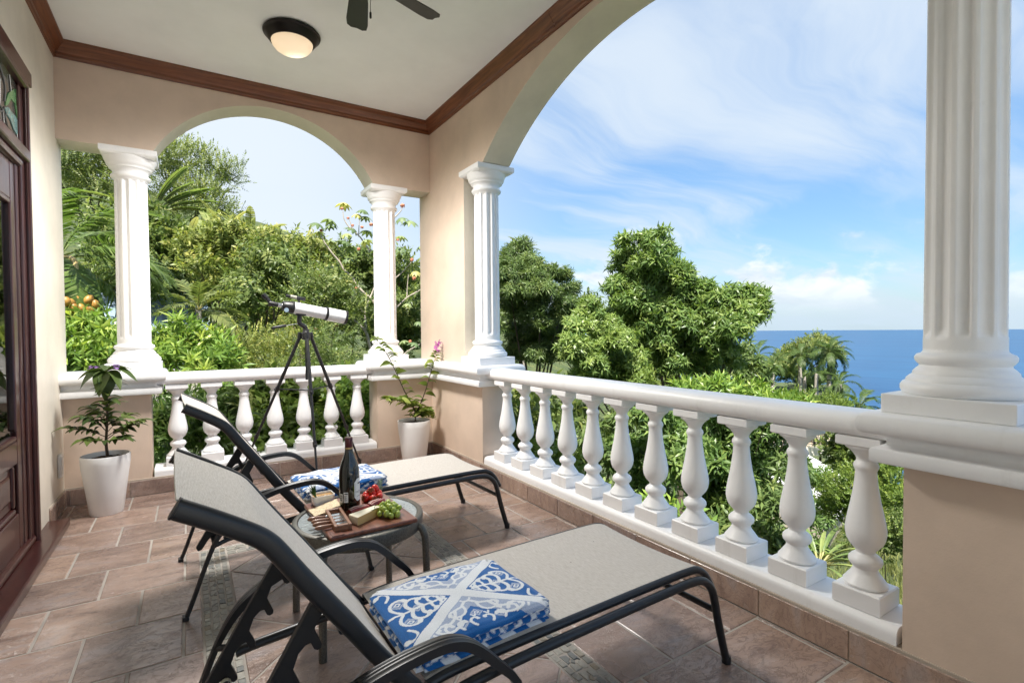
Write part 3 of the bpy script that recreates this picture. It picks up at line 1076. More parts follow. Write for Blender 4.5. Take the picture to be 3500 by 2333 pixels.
# ------------------------------------------------------------------ ceiling lamp and fan
lamp = empty('ceiling_lamp', (0.695, 4.19, 3.60), 0, 'lit round ceiling lamp with frosted bowl and dark bronze rim', 'lamp')
MB().lathe([(0.05, -0.001), (0.195, -0.002), (0.203, -0.012), (0.200, -0.022), (0.190, -0.028), (0.184, -0.040), (0.172, -0.055), (0.160, -0.072), (0.152, -0.078), (0.146, -0.076), (0.146, -0.050)], 48, cap=False).ob('rim', M['bronze'], lamp, smooth=40)
mb_, tb_, pb_ = material('lit_frosted_glass', (0.85, 0.78, 0.66), 0.35)
g_ = coords(tb_)
vm = tb_.new('ShaderNodeVectorMath', operation='DISTANCE')
tb_.link(g_, vm.inputs[0]); vm.inputs[1].default_value = (0.03, 0.04, -0.115)
hot = tb_.smooth(vm.outputs['Value'], 0.0, 0.11, 1.0, 0.0)
em = tb_.mix(hot, (0.62, 0.44, 0.27), (1.6, 1.35, 1.0))
tb_.link(em, pb_.inputs['Emission Color'])
pb_.inputs['Emission Strength'].default_value = 0.17
MB().lathe([(0.146, -0.070), (0.145, -0.085), (0.138, -0.102), (0.122, -0.122), (0.098, -0.138), (0.068, -0.150), (0.035, -0.157), (0.004, -0.159)], 48, cap=False).ob('glass_bowl', mb_, lamp, smooth=180)
ld = bpy.data.lights.new('lamp_light', 'SPOT')
ld.energy = 85.0
ld.color = (1.0, 0.965, 0.92)
ld.shadow_soft_size = 0.28
ld.spot_size = radians(176)
ld.spot_blend = 0.9
lo = bpy.data.objects.new('lamp_light', ld)
link(lo, lamp)
lo.location = (0, 0, -0.46)

fan = empty('ceiling_fan', (0.848, 2.913, 3.60), 0, 'dark ceiling fan with broad blades and a pull chain', 'fan')
MB().lathe([(0.004, -0.002), (0.065, -0.002), (0.060, -0.04), (0.016, -0.055), (0.013, -0.13), (0.085, -0.145), (0.100, -0.17), (0.100, -0.24), (0.085, -0.27), (0.045, -0.285), (0.04, -0.33), (0.004, -0.335)], 28).ob('motor', M['bronze'], fan, smooth=40)
for k in range(6):
    a = radians(77 + 60 * k)
    R_ = Matrix.Rotation(a, 4, 'Z') @ Matrix.Rotation(radians(11), 4, 'X')
    V = []
    out_l = [(0.16, -0.045), (0.24, -0.056), (0.47, -0.068), (0.530, -0.062), (0.548, -0.036), (0.541, 0.0), (0.550, 0.036), (0.531, 0.062), (0.47, 0.068), (0.24, 0.056), (0.16, 0.045)]
    n = len(out_l)
    for z in (-0.2465, -0.2535):
        V += [tuple(R_ @ Vector((x, y, 0)) + Vector((0, 0, z))) for x, y in out_l]
    F = [tuple(range(n)), tuple(range(2 * n - 1, n - 1, -1))] + [(i, i + n, (i + 1) % n + n, (i + 1) % n) for i in range(n)]
    bl = MB().add(V, F).ob('blade', M['fanblade'], fan)
    MB().add(*(lambda P: (P, [(0, 1, 2, 3), (7, 6, 5, 4), (0, 4, 5, 1), (1, 5, 6, 2), (2, 6, 7, 3), (3, 7, 4, 0)]))(
        [tuple(Matrix.Rotation(a, 4, 'Z') @ Vector(v)) for v in ((0.08, -0.02, -0.240), (0.20, -0.03, -0.240), (0.20, 0.03, -0.240), (0.08, 0.02, -0.240), (0.08, -0.02, -0.2455), (0.20, -0.03, -0.2455), (0.20, 0.03, -0.2455), (0.08, 0.02, -0.2455))])
        ).ob('blade_arm', M['bronze'], fan)
pc = MB().tube([(0.043, -0.03, -0.30), (0.043, -0.03, -0.465)], 0.0018, 6).ob('pull_chain', M['bronze'], fan)
MB().tube([(0.043, -0.03, -0.463), (0.043, -0.03, -0.47), (0.043, -0.03, -0.495), (0.043, -0.03, -0.50)], 0.0065, 8, scale=[0.5, 1, 1, 0.6]).ob('pull_knob', M['blackplastic'], fan, smooth=50)

# ------------------------------------------------------------------ sun loungers
def m_sling():
    m, t, p = material('woven_sling_fabric', (0.5, 0.47, 0.43), 0.8, spec=0.2)
    co = coords(t)
    w1 = t.new('ShaderNodeTexWave', wave_type='BANDS', bands_direction='X')
    w1.inputs['Scale'].default_value = 95.0; w1.inputs['Distortion'].default_value = 2.0; w1.inputs['Detail'].default_value = 2
    t.link(co, w1.inputs['Vector'])
    w2 = t.new('ShaderNodeTexWave', wave_type='BANDS', bands_direction='Y')
    w2.inputs['Scale'].default_value = 120.0; w2.inputs['Distortion'].default_value = 2.0
    t.link(co, w2.inputs['Vector'])
    n = t.noise(t.mapping(co, scale=(1, 0.12, 1)), 320, 4, 0.7)
    n2 = t.noise(co, 600, 2, 0.6)
    c = t.ramp(n, [(0.30, (0.50, 0.455, 0.40)), (0.5, (0.60, 0.56, 0.505)), (0.7, (0.69, 0.65, 0.60))])
    c = t.mix(t.smooth(w1.outputs[1], 0.2, 0.9, 0.22, 0.0), c, (0.27, 0.24, 0.21))
    sp = t.new('ShaderNodeTexVoronoi'); sp.inputs['Scale'].default_value = 13.0
    t.link(co, sp.inputs['Vector'])
    spn = t.math('ADD', sp.outputs['Distance'], t.math('MULTIPLY', t.noise(co, 4, 2), 0.12))
    c = t.mix(t.smooth(spn, 0.085, 0.10, 0.85, 0.0), c, (0.06, 0.045, 0.035))
    t.link(c, p.inputs['Base Color'])
    hh = t.math('ADD', t.math('MULTIPLY', w1.outputs[1], 0.6), t.math('ADD', t.math('MULTIPLY', w2.outputs[1], 0.4), n2))
    bump(t, p, hh, 0.5, 0.0015)
    return m


M['sling'] = m_sling()


def sling_sheet(path, hw, sag, name, parent, nv=14):
    """path: (x, z) stations of the cloth; spans -hw..hw across"""
    P = spline([(p[0], 0, p[1]) for p in path], 8)
    V = []; F = []
    n = len(P)
    for i in range(n):
        a = Vector(P[max(0, i - 1)]); b = Vector(P[min(n - 1, i + 1)])
        t = (b - a).normalized(); nn = Vector((-t.z, 0, t.x))
        e = sin(pi * min(1, max(0, i / (n - 1))))
        for side in (0, 1):
            for j in range(nv + 1):
                v = -1 + 2 * j / nv
                s = sag * (1 - v * v) * (0.35 + 0.65 * e)
                q = Vector(P[i]) - nn * (s + (0.004 if side else 0.0))
                V.append((q.x, v * hw, q.z))
    w = nv + 1
    for i in range(n - 1):
        for j in range(nv):
            a = i * 2 * w + j
            F.append((a, a + 1, a + 1 + 2 * w, a + 2 * w))
            b = a + w
            F.append((b, b + 2 * w, b + 1 + 2 * w, b + 1))
    for i in (0, n - 1):
        for j in range(nv):
            a = i * 2 * w + j
            F.append((a, a + w, a + w + 1, a + 1) if i == 0 else (a, a + 1, a + w + 1, a + w))
    for i in range(n - 1):
        for j in (0, nv):
            a = i * 2 * w + j
            F.append((a, a + 2 * w, a + 3 * w, a + w) if j == 0 else (a, a + w, a + 3 * w, a + 2 * w))
    return MB().add(V, F).ob(name, M['sling'], parent, smooth=60)


BACK = [(-0.036, 0.984), (0.010, 0.958), (0.060, 0.928), (0.108, 0.897), (0.135, 0.874), (0.158, 0.845), (0.211, 0.768), (0.310, 0.633), (0.393, 0.515), (0.505, 0.372)]
SEAT = [(0.520, 0.392), (0.60, 0.404), (0.80, 0.408), (1.10, 0.410), (1.40, 0.411), (1.62, 0.408), (1.68, 0.398), (1.722, 0.368), (1.752, 0.325), (1.775, 0.285)]
ARM = [(-0.054, 0.002), (-0.020, 0.09), (0.022, 0.21), (0.072, 0.335), (0.130, 0.425), (0.205, 0.482), (0.300, 0.524), (0.400, 0.547), (0.500, 0.556), (0.560, 0.548), (0.612, 0.518), (0.680, 0.450), (0.730, 0.395), (0.760, 0.335), (0.790, 0.22), (0.838, 0.002)]
HWS, HWF, HWA = 0.268, 0.312, 0.378


def make_lounger():
    root = empty('sun_lounger')
    def xz(path, y): return [(p[0], y, p[1]) for p in path]
    oval = rrect(0.046, 0.030, 0.013, 3)
    for s in (-1, 1):
        br_ = MB().sweep(xz(spline([(p[0], p[1]) for p in BACK], 6), s * (HWS + 0.010)), oval, side=(0, 1, 0)).ob('backrest_rail', M['black'], root, smooth=45)
        # plug in the open tube end
        MB().sweep([(-0.0365, s * (HWS + 0.010), 0.9843), (-0.0405, s * (HWS + 0.010), 0.9867)], rrect(0.048, 0.032, 0.013, 3), side=(0, 1, 0)).ob('end_plug', M['blackplastic'], br_, smooth=45)
        MB().sweep(xz(spline(SEAT, 6), s * (HWS + 0.008)), circ(0.0145, 10), side=(0, 1, 0)).ob('seat_rail', M['black'], root, smooth=60)
        fr = [(0.115, 0.318), (0.16, 0.325), (0.34, 0.340), (0.55, 0.365), (0.75, 0.381), (1.10, 0.387), (1.45, 0.389), (1.60, 0.387), (1.665, 0.372), (1.708, 0.335), (1.730, 0.285), (1.752, 0.20), (1.778, 0.11), (1.812, 0.004)]
        f = MB().sweep(xz(spline(fr, 6), s * HWF), circ(0.0160, 12), side=(0, 1, 0)).ob('leg_frame', M['black'], root, smooth=60)
        MB().lathe([(0.0175, 0.0), (0.0180, 0.006), (0.0178, 0.024), (0.0165, 0.028)], 14, (1.811, s * HWF, 0.0)).ob('foot', M['blackplastic'], f, smooth=50)
        # ribbed armrest hoop that runs down into both legs
        sec = [(0.012, -0.022), (0.0125, -0.012), (0.0145, -0.009), (0.0145, -0.003), (0.0128, 0.0), (0.0145, 0.003), (0.0145, 0.009), (0.0125, 0.012), (0.012, 0.022), (-0.012, 0.022), (-0.012, -0.022)]
        P = spline([(p[0], p[1]) for p in ARM], 7)
        k = []
        for p in P:
            top = min(1.0, max(0.0, (p[1] - 0.33) / 0.12))
            k.append(0.66 + 0.34 * top)
        arm = MB().sweep(xz(P, s * HWA), [(-a, b) for a, b in sec][::-1], side=(0, 1, 0), scale=k).ob('armrest', M['black'], root, smooth=35)
        for fx in (-0.053, 0.837):
            MB().box(fx - 0.013, fx + 0.013, s * HWA - 0.019, s * HWA + 0.019, 0.0, 0.020).ob('foot', M['blackplastic'], arm, bevel=0.004)
        # brackets tie arm and frame together
        MB().tube([(0.155, s * HWF, 0.325), (0.060, s * HWA, 0.318)], 0.011, 8).ob('bracket', M['black'], root, smooth=60)
        MB().tube([(0.745, s * HWF, 0.381), (0.752, s * HWA, 0.366)], 0.011, 8).ob('bracket', M['black'], root, smooth=60)
        # ratchet bar with hooks
        yb = s * 0.205
        d = Vector((-0.255, 0, -0.425)).normalized(); nrm_ = Vector((-d.z, 0, d.x))   # towards the foot end
        if nrm_.x < 0: nrm_ = -nrm_
        top = Vector((0.272, yb, 0.690))
        pts = []
        Lb = 0.50
        outl = [(0.0, 0.020), (0.0, -0.018), (Lb * 0.5, -0.020), (Lb, -0.017), (Lb + 0.012, 0.0), (Lb, 0.012)]
        for q in (3, 2, 1, 0):
            u = 0.095 + q * 0.100
            outl += [(u + 0.052, 0.014), (u + 0.030, 0.020), (u + 0.022, 0.030), (u + 0.034, 0.046), (u + 0.034, 0.056), (u + 0.026, 0.062), (u + 0.017, 0.058), (u + 0.006, 0.044), (u - 0.004, 0.030), (u - 0.012, 0.021)]
        V = []
        n = len(outl)
        for yy in (-0.0095, 0.0095):
            for u, w in outl:
                q = top + d * u + nrm_ * w
                V.append((q.x, yb + yy, q.z))
        F = [tuple(range(n)), tuple(range(2 * n - 1, n - 1, -1))] + [(i, i + n, (i + 1) % n + n, (i + 1) % n) for i in range(n)]
        MB().add(V, F).ob('ratchet_bar', M['blackplastic'], root, bevel=0.002)
    # cross bars
    u = 0.095 + 3 * 0.1 + 0.048
    hk = Vector((0.272, 0, 0.690)) + Vector((-0.255, 0, -0.425)).normalized() * (u - 0.01)
    hk = hk + Vector((0.028, 0, -0.015))
    pb = MB().tube([(hk.x, -0.30, hk.z), (hk.x, 0.30, hk.z)], 0.0125, 12).ob('prop_bar', M['black'], root, smooth=60)
    for s in (-1, 1):
        MB().tube([(hk.x, s * 0.190, hk.z), (hk.x, s * 0.178, hk.z)], 0.0150, 12).ob('sleeve', M['creamplastic'], pb, smooth=50)
    MB().tube([(1.745, -HWF, 0.232), (1.745, HWF, 0.232)], 0.0125, 10).ob('cross_bar', M['black'], root, smooth=60)
    MB().tube([(0.515, -HWF, 0.352), (0.515, HWF, 0.352)], 0.0135, 10).ob('cross_bar', M['black'], root, smooth=60)
    MB().tube([(0.300, -HWS - 0.01, 0.618), (0.300, HWS + 0.01, 0.618)], 0.0115, 10).ob('cross_bar', M['black'], root, smooth=60)
    sling_sheet([(p[0], p[1] + 0.019) for p in BACK[:1]] + [(p[0] + 0.010 * min(1, i / 4), p[1] + 0.017) for i, p in enumerate(BACK[1:-1], 1)] + [(0.500, 0.396)], HWS + 0.004, 0.012, 'backrest_sling', root)
    sling_sheet([(p[0], p[1] + 0.0135) for p in SEAT[:6]] + [(1.690, 0.407), (1.733, 0.375), (1.764, 0.330)], HWS + 0.004, 0.014, 'seat_sling', root)
    return root


lg = 'grey sling sun loungers'
near = make_lounger()
tag(near, 'black framed lounger with beige grey sling, in front of the round table', 'sun lounger', lg)
near.location = (0, 1.550, 0); near.rotation_euler = (0, 0, radians(1.4))
far = copy_tree(near)
far['label'] = 'black framed lounger with beige grey sling, between the round table and the telescope'
far.location = (0, 3.226, 0); far.rotation_euler = (0, 0, radians(2.2))


# ------------------------------------------------------------------ towels
def towel_mesh():
    A, B, H = 0.235, 0.200, 0.066
    N1, N2 = 330, 290
    rim = 0.085
    a = np.linspace(-A - rim, A + rim, N1); b = np.linspace(-B - rim, B + rim, N2)
    def curve(s, L):
        e = np.abs(s) - (L - 0.022)
        sg = np.sign(s)
        r = 0.022
        ang = np.clip(e / r, 0, pi / 2)
        flat = np.minimum(np.abs(s), L - 0.022)
        hor = flat + r * np.sin(ang) * (e > 0)
        drop = np.where(e > 0, r * (1 - np.cos(ang)) + np.maximum(0, e - r * pi / 2), 0)
        return sg * hor, drop
    ax_, ad = curve(a, A); bx_, bd = curve(b, B)
    X, Y = np.meshgrid(ax_, bx_, indexing='ij')
    D = np.sqrt(ad[:, None] ** 2 + bd[None, :] ** 2)
    D = np.minimum(D, H)
    # rounded corners and layered folds down the sides
    fold = 0.0075 * np.abs(np.sin(pi * 2.6 * D / H)) * (D > 0.004)
    gro = -0.006 * np.exp(-((D / H - 0.40) / 0.05) ** 2) - 0.006 * np.exp(-((D / H - 0.74) / 0.05) ** 2)
    sgx = np.where(ad[:, None] > 0, np.sign(X), 0); sgy = np.where(bd[None, :] > 0, np.sign(Y), 0)
    nn = np.maximum(1, np.hypot(sgx, sgy))
    X2 = X + sgx / nn * (fold + gro); Y2 = Y + sgy / nn * (fold + gro)
    cr = (ad[:, None] > 0) & (bd[None, :] > 0)
    X2 = np.where(cr, X2 - sgx * 0.008, X2); Y2 = np.where(cr, Y2 - sgy * 0.008, Y2)
    wav = 0.0042 * np.sin(X * 17 + 1.2) * np.sin(Y * 13 + 0.5) + 0.0022 * np.sin(X * 41 + Y * 23) - 0.010 * np.clip(-X / A - 0.3, 0, 1) - 0.006 * np.clip(Y / B - 0.4, 0, 1)
    dome = 0.008 * (1 - (X / A) ** 2) * (1 - (Y / B) ** 2)
    D = D * (1 - 0.10 * np.clip(-X / A, 0, 1))
    Z = H - D + (wav + dome) * np.clip(1 - D / H, 0, 1)
    Y2 = Y2 + 0.010 * np.clip(D / H, 0, 1) * np.sin(X * 9) * (bd[None, :] > 0)
    V = np.stack([X2, Y2, Z], -1).reshape(-1, 3)
    # woven pattern: value 0 blue .. 1 white, painted on the cloth coordinates
    u = np.repeat(a[:, None], N2, 1) / A; v = np.repeat(b[None, :], N1, 0) / B
    val = np.zeros_like(u)
    hatch = 0.50 + 0.0 * u
    # the cloth is quartered by a white saltire, woven half tone beside it
    def seg(x0, y0, x1, y1, w):
        dx, dy = x1 - x0, y1 - y0
        t = np.clip(((u - x0) * dx + (v - y0) * dy) / (dx * dx + dy * dy + 1e-9), 0, 1)
        return np.hypot(u - x0 - t * dx, v - y0 - t * dy) < w
    def poly(pts, w):
        m_ = np.zeros(u.shape, bool)
        for p, q in zip(pts, pts[1:]):
            m_ |= seg(*p, *q, w)
        return m_
    def scroll(cx, cy, r0, r1, a0, turns, w):
        k = int(26 * abs(turns)) + 4
        pts = []
        for i in range(k):
            t = i / (k - 1)
            rr = r0 + (r1 - r0) * t; an = a0 + turns * 2 * pi * t
            pts.append((cx + rr * cos(an), cy + rr * sin(an)))
        return poly(pts, w)
    tone = np.zeros_like(u)
    d1 = np.abs(u - v) / sqrt(2); d2 = np.abs(u + v) / sqrt(2)
    dm = np.minimum(d1, d2)
    up = (np.abs(u) < np.abs(v))
    tone = np.where((dm < 0.30) & up, 0.5, tone)                      # half tone wedge
    # four mirrored fields of scrolls
    for q in range(4):
        c_, s_ = [(1, 0), (0, 1), (-1, 0), (0, -1)][q]
        def Tt(x, y): return (x * c_ - y * s_, x * s_ + y * c_)
        def tp_(pts): return [Tt(*p) for p in pts]
        rot = atan2(s_, c_)
        diam = [(0.86, 0.0), (0.74, 0.12), (0.62, 0.0), (0.74, -0.12), (0.86, 0.0)]
        lu = u * c_ + v * s_; lv = -u * s_ + v * c_
        for (cx, cy, sz) in ((0.80, 0.30, 0.13), (0.80, -0.30, 0.13), (0.62, 0.0, 0.10)):
            dd = np.abs(lu - cx) + np.abs(lv - cy)
            tone = np.where(dd < sz, 0.5, tone)
            tone = np.where((dd < sz * 0.62), 0.0, tone)
            tone = np.where((dd < sz * 0.46) & (dd > sz * 0.2), 1.0, tone)
        wht = np.zeros(u.shape, bool)
        def curl(x, y, ang, r, sg, w):
            """a leaf that leaves (x, y) at angle ang and rolls up into a ball"""
            pts = []
            px_, py_, an, st_ = x, y, ang, r * 0.34
            for i_ in range(13):
                pts.append((px_, py_))
                px_ += st_ * cos(an); py_ += st_ * sin(an)
                an += sg * (0.05 + 0.05 * i_)
            return poly(tp_(pts), w) | poly(tp_([pts[-1], pts[-2]]), w * 1.5)
        if q % 2 == 0:
            wht |= poly(tp_([(0.26, 0.0), (0.45, 0.02), (0.65, -0.01), (0.98, 0.0)]), 0.026)
            for sg in (1, -1):
                for x_, r_ in ((0.28, 0.045), (0.40, 0.075), (0.53, 0.105), (0.67, 0.125)):
                    wht |= curl(x_, 0.0, 1.15 * sg, r_, sg, 0.021 + 0.006 * (x_ > 0.5))
                wht |= curl(0.82, 0.03 * sg, 1.0 * sg, 0.15, sg, 0.024)
                wht |= curl(0.90, 0.50 * sg, 2.2 * sg, 0.10, -sg, 0.022)
            wht |= poly(tp_([(0.20, 0.05), (0.28, -0.05)]), 0.022) | poly(tp_([(0.20, -0.05), (0.28, 0.05)]), 0.022)
        else:
            wht |= scroll(*Tt(0.20, 0.0), 0.075, 0.075, 0, 1.0, 0.018)
            for sg in (1, -1):
                wht |= poly(tp_([(0.27, 0.03 * sg), (0.40, 0.13 * sg), (0.47, 0.27 * sg), (0.50, 0.38 * sg)]), 0.022)
                wht |= curl(0.46, 0.25 * sg, 0.3 * sg, 0.15, sg, 0.024)
                wht |= curl(0.50, 0.36 * sg, 1.5 * sg, 0.10, -sg, 0.022)
                wht |= curl(0.36, 0.10 * sg, 0.0, 0.13, sg, 0.020)
                wht |= curl(0.80, 0.30 * sg, 0.9 * sg, 0.13, sg, 0.026)
                for yy in (0.12, 0.30, 0.48, 0.66):
                    wht |= curl(0.92, yy * sg, 2.6 * sg, 0.07, sg, 0.020)
            for yy in (-0.30, -0.1, 0.1, 0.30):
                wht |= poly(tp_([(0.66, yy), (0.71, yy + 0.03), (0.66, yy + 0.06)]), 0.016)
        tone = np.where(wht & (dm > 0.10), 1.0, tone)
    tone = np.where(dm < 0.085, 1.0, tone)
    # sides: broken check of the weave
    side = D > 0.014
    chk = (np.sin(u * 27 + 3 * np.sin(v * 9)) + np.sin(v * 24 + 2 * np.sin(u * 11)) + 0.9 * np.sin(u * 61) * np.sin(v * 53))
    tone = np.where(side, np.where(chk > 0.55, 1.0, np.where(chk > -0.1, 0.45, 0.0)), tone)
    low = D > H * 0.74
    tone = np.where(low, np.where(np.sin((u * A + v * B) * 62) > 0, 0.95, 0.0), tone)
    idx = np.arange(N1 * N2).reshape(N1, N2)
    F = np.stack([idx[:-1, :-1], idx[1:, :-1], idx[1:, 1:], idx[:-1, 1:]], -1).reshape(-1, 4)
    me = big_mesh('beach_towel', V, F, {'tone': tone.reshape(-1), 'cu': (u * A).reshape(-1), 'cv': (v * B).reshape(-1)})
    return me


def big_mesh(name, V, F, attrs=None, smooth=True):
    me = bpy.data.meshes.new(name)
    V = np.asarray(V, np.float32); F = np.asarray(F, np.int32)
    k = F.shape[1]
    me.vertices.add(len(V)); me.vertices.foreach_set('co', V.reshape(-1))
    me.loops.add(F.size); me.loops.foreach_set('vertex_index', F.reshape(-1))
    me.polygons.add(len(F))
    me.polygons.foreach_set('loop_start', np.arange(0, F.size, k, dtype=np.int32))
    try:
        me.polygons.foreach_set('loop_total', np.full(len(F), k, np.int32))
    except Exception:
        pass
    if smooth:
        me.polygons.foreach_set('use_smooth', np.ones(len(F), bool))
    for kx, arr in (attrs or {}).items():
        at_ = me.attributes.new(kx, 'FLOAT', 'POINT')
        at_.data.foreach_set('value', np.asarray(arr, np.float32))
    me.update(calc_edges=True)
    return me


def m_towel():
    m, t, p = material('woven_terry_cloth', (0.1, 0.2, 0.6), 0.9, spec=0.1)
    def A(n): return t.new('ShaderNodeAttribute', attribute_name=n).outputs['Fac']
    tone = A('tone'); cu = A('cu'); cv = A('cv')
    h = t.math('SINE', t.math('MULTIPLY', t.math('ADD', cu, t.math('MULTIPLY', cv, 0.6)), 1500.0))
    half = t.smooth(h, -0.35, 0.35, 0.25, 0.72)
    is_half = t.math('MULTIPLY', t.math('GREATER_THAN', tone, 0.3), t.math('LESS_THAN', tone, 0.7))
    v = t.math('ADD', t.math('MULTIPLY', tone, t.math('SUBTRACT', 1.0, is_half)), t.math('MULTIPLY', half, is_half))
    n = t.noise(coords(t), 420, 3, 0.7)
    blue = t.ramp(n, [(0.3, (0.006, 0.070, 0.25)), (0.7, (0.014, 0.150, 0.45))])
    wh = t.ramp(n, [(0.3, (0.60, 0.63, 0.66)), (0.7, (0.82, 0.84, 0.86))])
    t.link(t.mix(v, blue, wh), p.inputs['Base Color'])
    p.inputs['Sheen Weight'].default_value = 0.25
    bump(t, p, t.math('ADD', n, t.math('MULTIPLY', tone, 0.5)), 0.6, 0.002)
    return m


M['towel'] = m_towel()
TW = towel_mesh()
TW.materials.append(M['towel'])
t1 = instance('beach_towel', TW, None, (0.735, 1.516, 0.4145), (0, 0, radians(0.5)))
tag(t1, 'folded blue and white patterned towel on the lounger in front of the table', 'towel', 'folded blue towels')
t2 = instance('beach_towel', TW, None, (0.755, 3.205, 0.4145), (0, 0, radians(2.5)))
tag(t2, 'folded blue and white patterned towel behind the wine bottle', 'towel', 'folded blue towels')

# ------------------------------------------------------------------ round table
TX, TY, TZ = 0.663, 2.425, 0.488
table = empty('round_table', (TX, TY, 0), radians(3), 'small round side table with textured glass top and pewter metal rim', 'table')
MB().lathe([(0.268, TZ - 0.012), (0.268, TZ - 0.002), (0.272, TZ + 0.001), (0.288, TZ + 0.001), (0.294, TZ - 0.003), (0.296, TZ - 0.010), (0.294, TZ - 0.055), (0.290, TZ - 0.060), (0.284, TZ - 0.058), (0.284, TZ - 0.014)], 72, cap=False).ob('rim', M['tablemetal'], table, smooth=35)
mgt, tgt, pgt = material('hammered_table_glass', (0.74, 0.82, 0.84), 0.12)
pgt.inputs['Transmission Weight'].default_value = 0.55
vr = tgt.new('ShaderNodeTexVoronoi'); vr.inputs['Scale'].default_value = 62.0
tgt.link(coords(tgt), vr.inputs['Vector'])
bump(tgt, pgt, vr.outputs['Distance'], 0.7, 0.004)
MB().lathe([(0.002, TZ - 0.011), (0.267, TZ - 0.011), (0.267, TZ - 0.004), (0.002, TZ - 0.004)], 64, cap=False).ob('glass_top', mgt, table, smooth=30)
for k in range(4):
    a = radians(45 + 90 * k)
    P = [(0.270 * cos(a), 0.270 * sin(a), TZ - 0.038), (0.300 * cos(a), 0.300 * sin(a), TZ - 0.042), (0.318 * cos(a), 0.318 * sin(a), TZ - 0.065), (0.326 * cos(a), 0.326 * sin(a), TZ - 0.11), (0.330 * cos(a), 0.330 * sin(a), 0.25), (0.334 * cos(a), 0.334 * sin(a), 0.0)]
    MB().tube(spline(P, 5), 0.0165, 12).ob('leg', M['tablemetal'], table, smooth=60)

# ------------------------------------------------------------------ cheese board and what lies on it
BZ = TZ + 0.0015
board = empty('serving_board', (0.657, 2.414, BZ), radians(1.5), 'reddish wooden serving board on the round table', 'board')
hx, hy = 0.192, 0.248
MB().prism([(-hx, -hy), (hx, -hy), (hx, hy), (-hx, hy)][::-1], 0.0, 0.020, 2).ob('plank', M['board'], board, bevel=0.006)
MB().box(-hx + 0.010, -hx + 0.060, -hy + 0.002, -hy + 0.050, 0.0202, 0.0225).ob('tray_lip', M['board'], board, bevel=0.001)
BT = BZ + 0.0206


def at_board(name, label, cat, x, y, rz=0.0, group=None, z=0.0):
    return empty(name, (x, y, BT + z), rz, label, cat, group)


bt = at_board('wine_bottle', 'dark red wine bottle with white label and burgundy capsule', 'bottle', 0.633, 2.478, radians(-8))
RB = 0.0470
MB().lathe([(0.030, 0.004), (0.040, 0.0), (0.0455, 0.003), (RB, 0.010), (RB, 0.165), (0.0455, 0.185), (0.0415, 0.205), (0.035, 0.225), (0.0275, 0.245), (0.0215, 0.262), (0.0185, 0.276), (0.0175, 0.290), (0.0172, 0.330), (0.017, 0.331)], 48).ob('glass_body', M['bottle'], bt, smooth=40)
MB().lathe([(0.0182, 0.272), (0.0180, 0.290), (0.0178, 0.300), (0.0180, 0.3005), (0.0183, 0.335), (0.0172, 0.338), (0.002, 0.338)], 36).ob('capsule', M['capsule'], bt, smooth=40)
MB().lathe([(0.0187, 0.284), (0.0187, 0.2915)], 36, cap=False).ob('gold_band', M['gold'], bt, smooth=60)


def wrap(name, pts, r, mat, parent):
    """a paper outline (angle in metres along the glass, height) wrapped on the bottle"""
    n = len(pts)
    V = []
    cx = sum(p[0] for p in pts) / n; cy = sum(p[1] for p in pts) / n
    ang = lambda s: s / RB
    x0 = min(p[0] for p in pts); x1 = max(p[0] for p in pts)
    K = 12
    def zr(x):
        zs = []
        for i in range(n):
            a, b = pts[i], pts[(i + 1) % n]
            if (a[0] - x) * (b[0] - x) <= 0 and abs(a[0] - b[0]) > 1e-9:
                t = (x - a[0]) / (b[0] - a[0]); zs.append(a[1] + t * (b[1] - a[1]))
        return (min(zs), max(zs)) if zs else (cy, cy)
    F = []
    for i in range(K + 1):
        x = x0 + (x1 - x0) * (0.0005 + 0.999 * i / K)
        lo_, hi_ = zr(x)
        for z in (lo_, hi_):
            V.append((r * cos(ang(x)), r * sin(ang(x)), z))
    for i in range(K):
        F.append((2 * i, 2 * i + 2, 2 * i + 3, 2 * i + 1))
    return MB().add(V, F).ob(name, mat, parent, smooth=60)


# the glass faces the camera at about -105 degrees; front label towards the sea side
A0 = radians(-105) * RB
fl = wrap('front_label', [(A0 + 0.030, 0.060), (A0 + 0.044, 0.040), (A0 + 0.094, 0.040), (A0 + 0.108, 0.060), (A0 + 0.108, 0.128), (A0 + 0.094, 0.146), (A0 + 0.044, 0.146), (A0 + 0.030, 0.128)], RB + 0.0006, M['paper'], bt)
wrap('label_line', [(A0 + 0.0345, 0.062), (A0 + 0.0352, 0.0618), (A0 + 0.0352, 0.126), (A0 + 0.0345, 0.126)], RB + 0.0010, M['ink'], fl)
for i, (z, l) in enumerate(((0.120, 0.020), (0.085, 0.034), (0.080, 0.030), (0.062, 0.026))):
    wrap('label_line', [(A0 + 0.069 - l, z), (A0 + 0.069 + l, z), (A0 + 0.069 + l, z + (0.006 if i == 0 else 0.0014)), (A0 + 0.069 - l, z + (0.006 if i == 0 else 0.0014))], RB + 0.0010, M['ink'], fl)
bk = wrap('back_label', [(A0 - 0.020, 0.040), (A0 + 0.001, 0.040), (A0 + 0.001, 0.088), (A0 - 0.020, 0.088)], RB + 0.0006, M['paper'], bt)
for i in range(9):
    z = 0.046 + i * 0.0032
    wrap('label_line', [(A0 - 0.018, z), (A0 - 0.008 + 0.002 * (i % 3), z), (A0 - 0.008 + 0.002 * (i % 3), z + 0.0012), (A0 - 0.018, z + 0.0012)], RB + 0.0010, M['ink'], bk)
wrap('label_line', [(A0 - 0.017, 0.078), (A0 - 0.001, 0.078), (A0 - 0.001, 0.083), (A0 - 0.017, 0.083)], RB + 0.0010, M['ink'], bk)
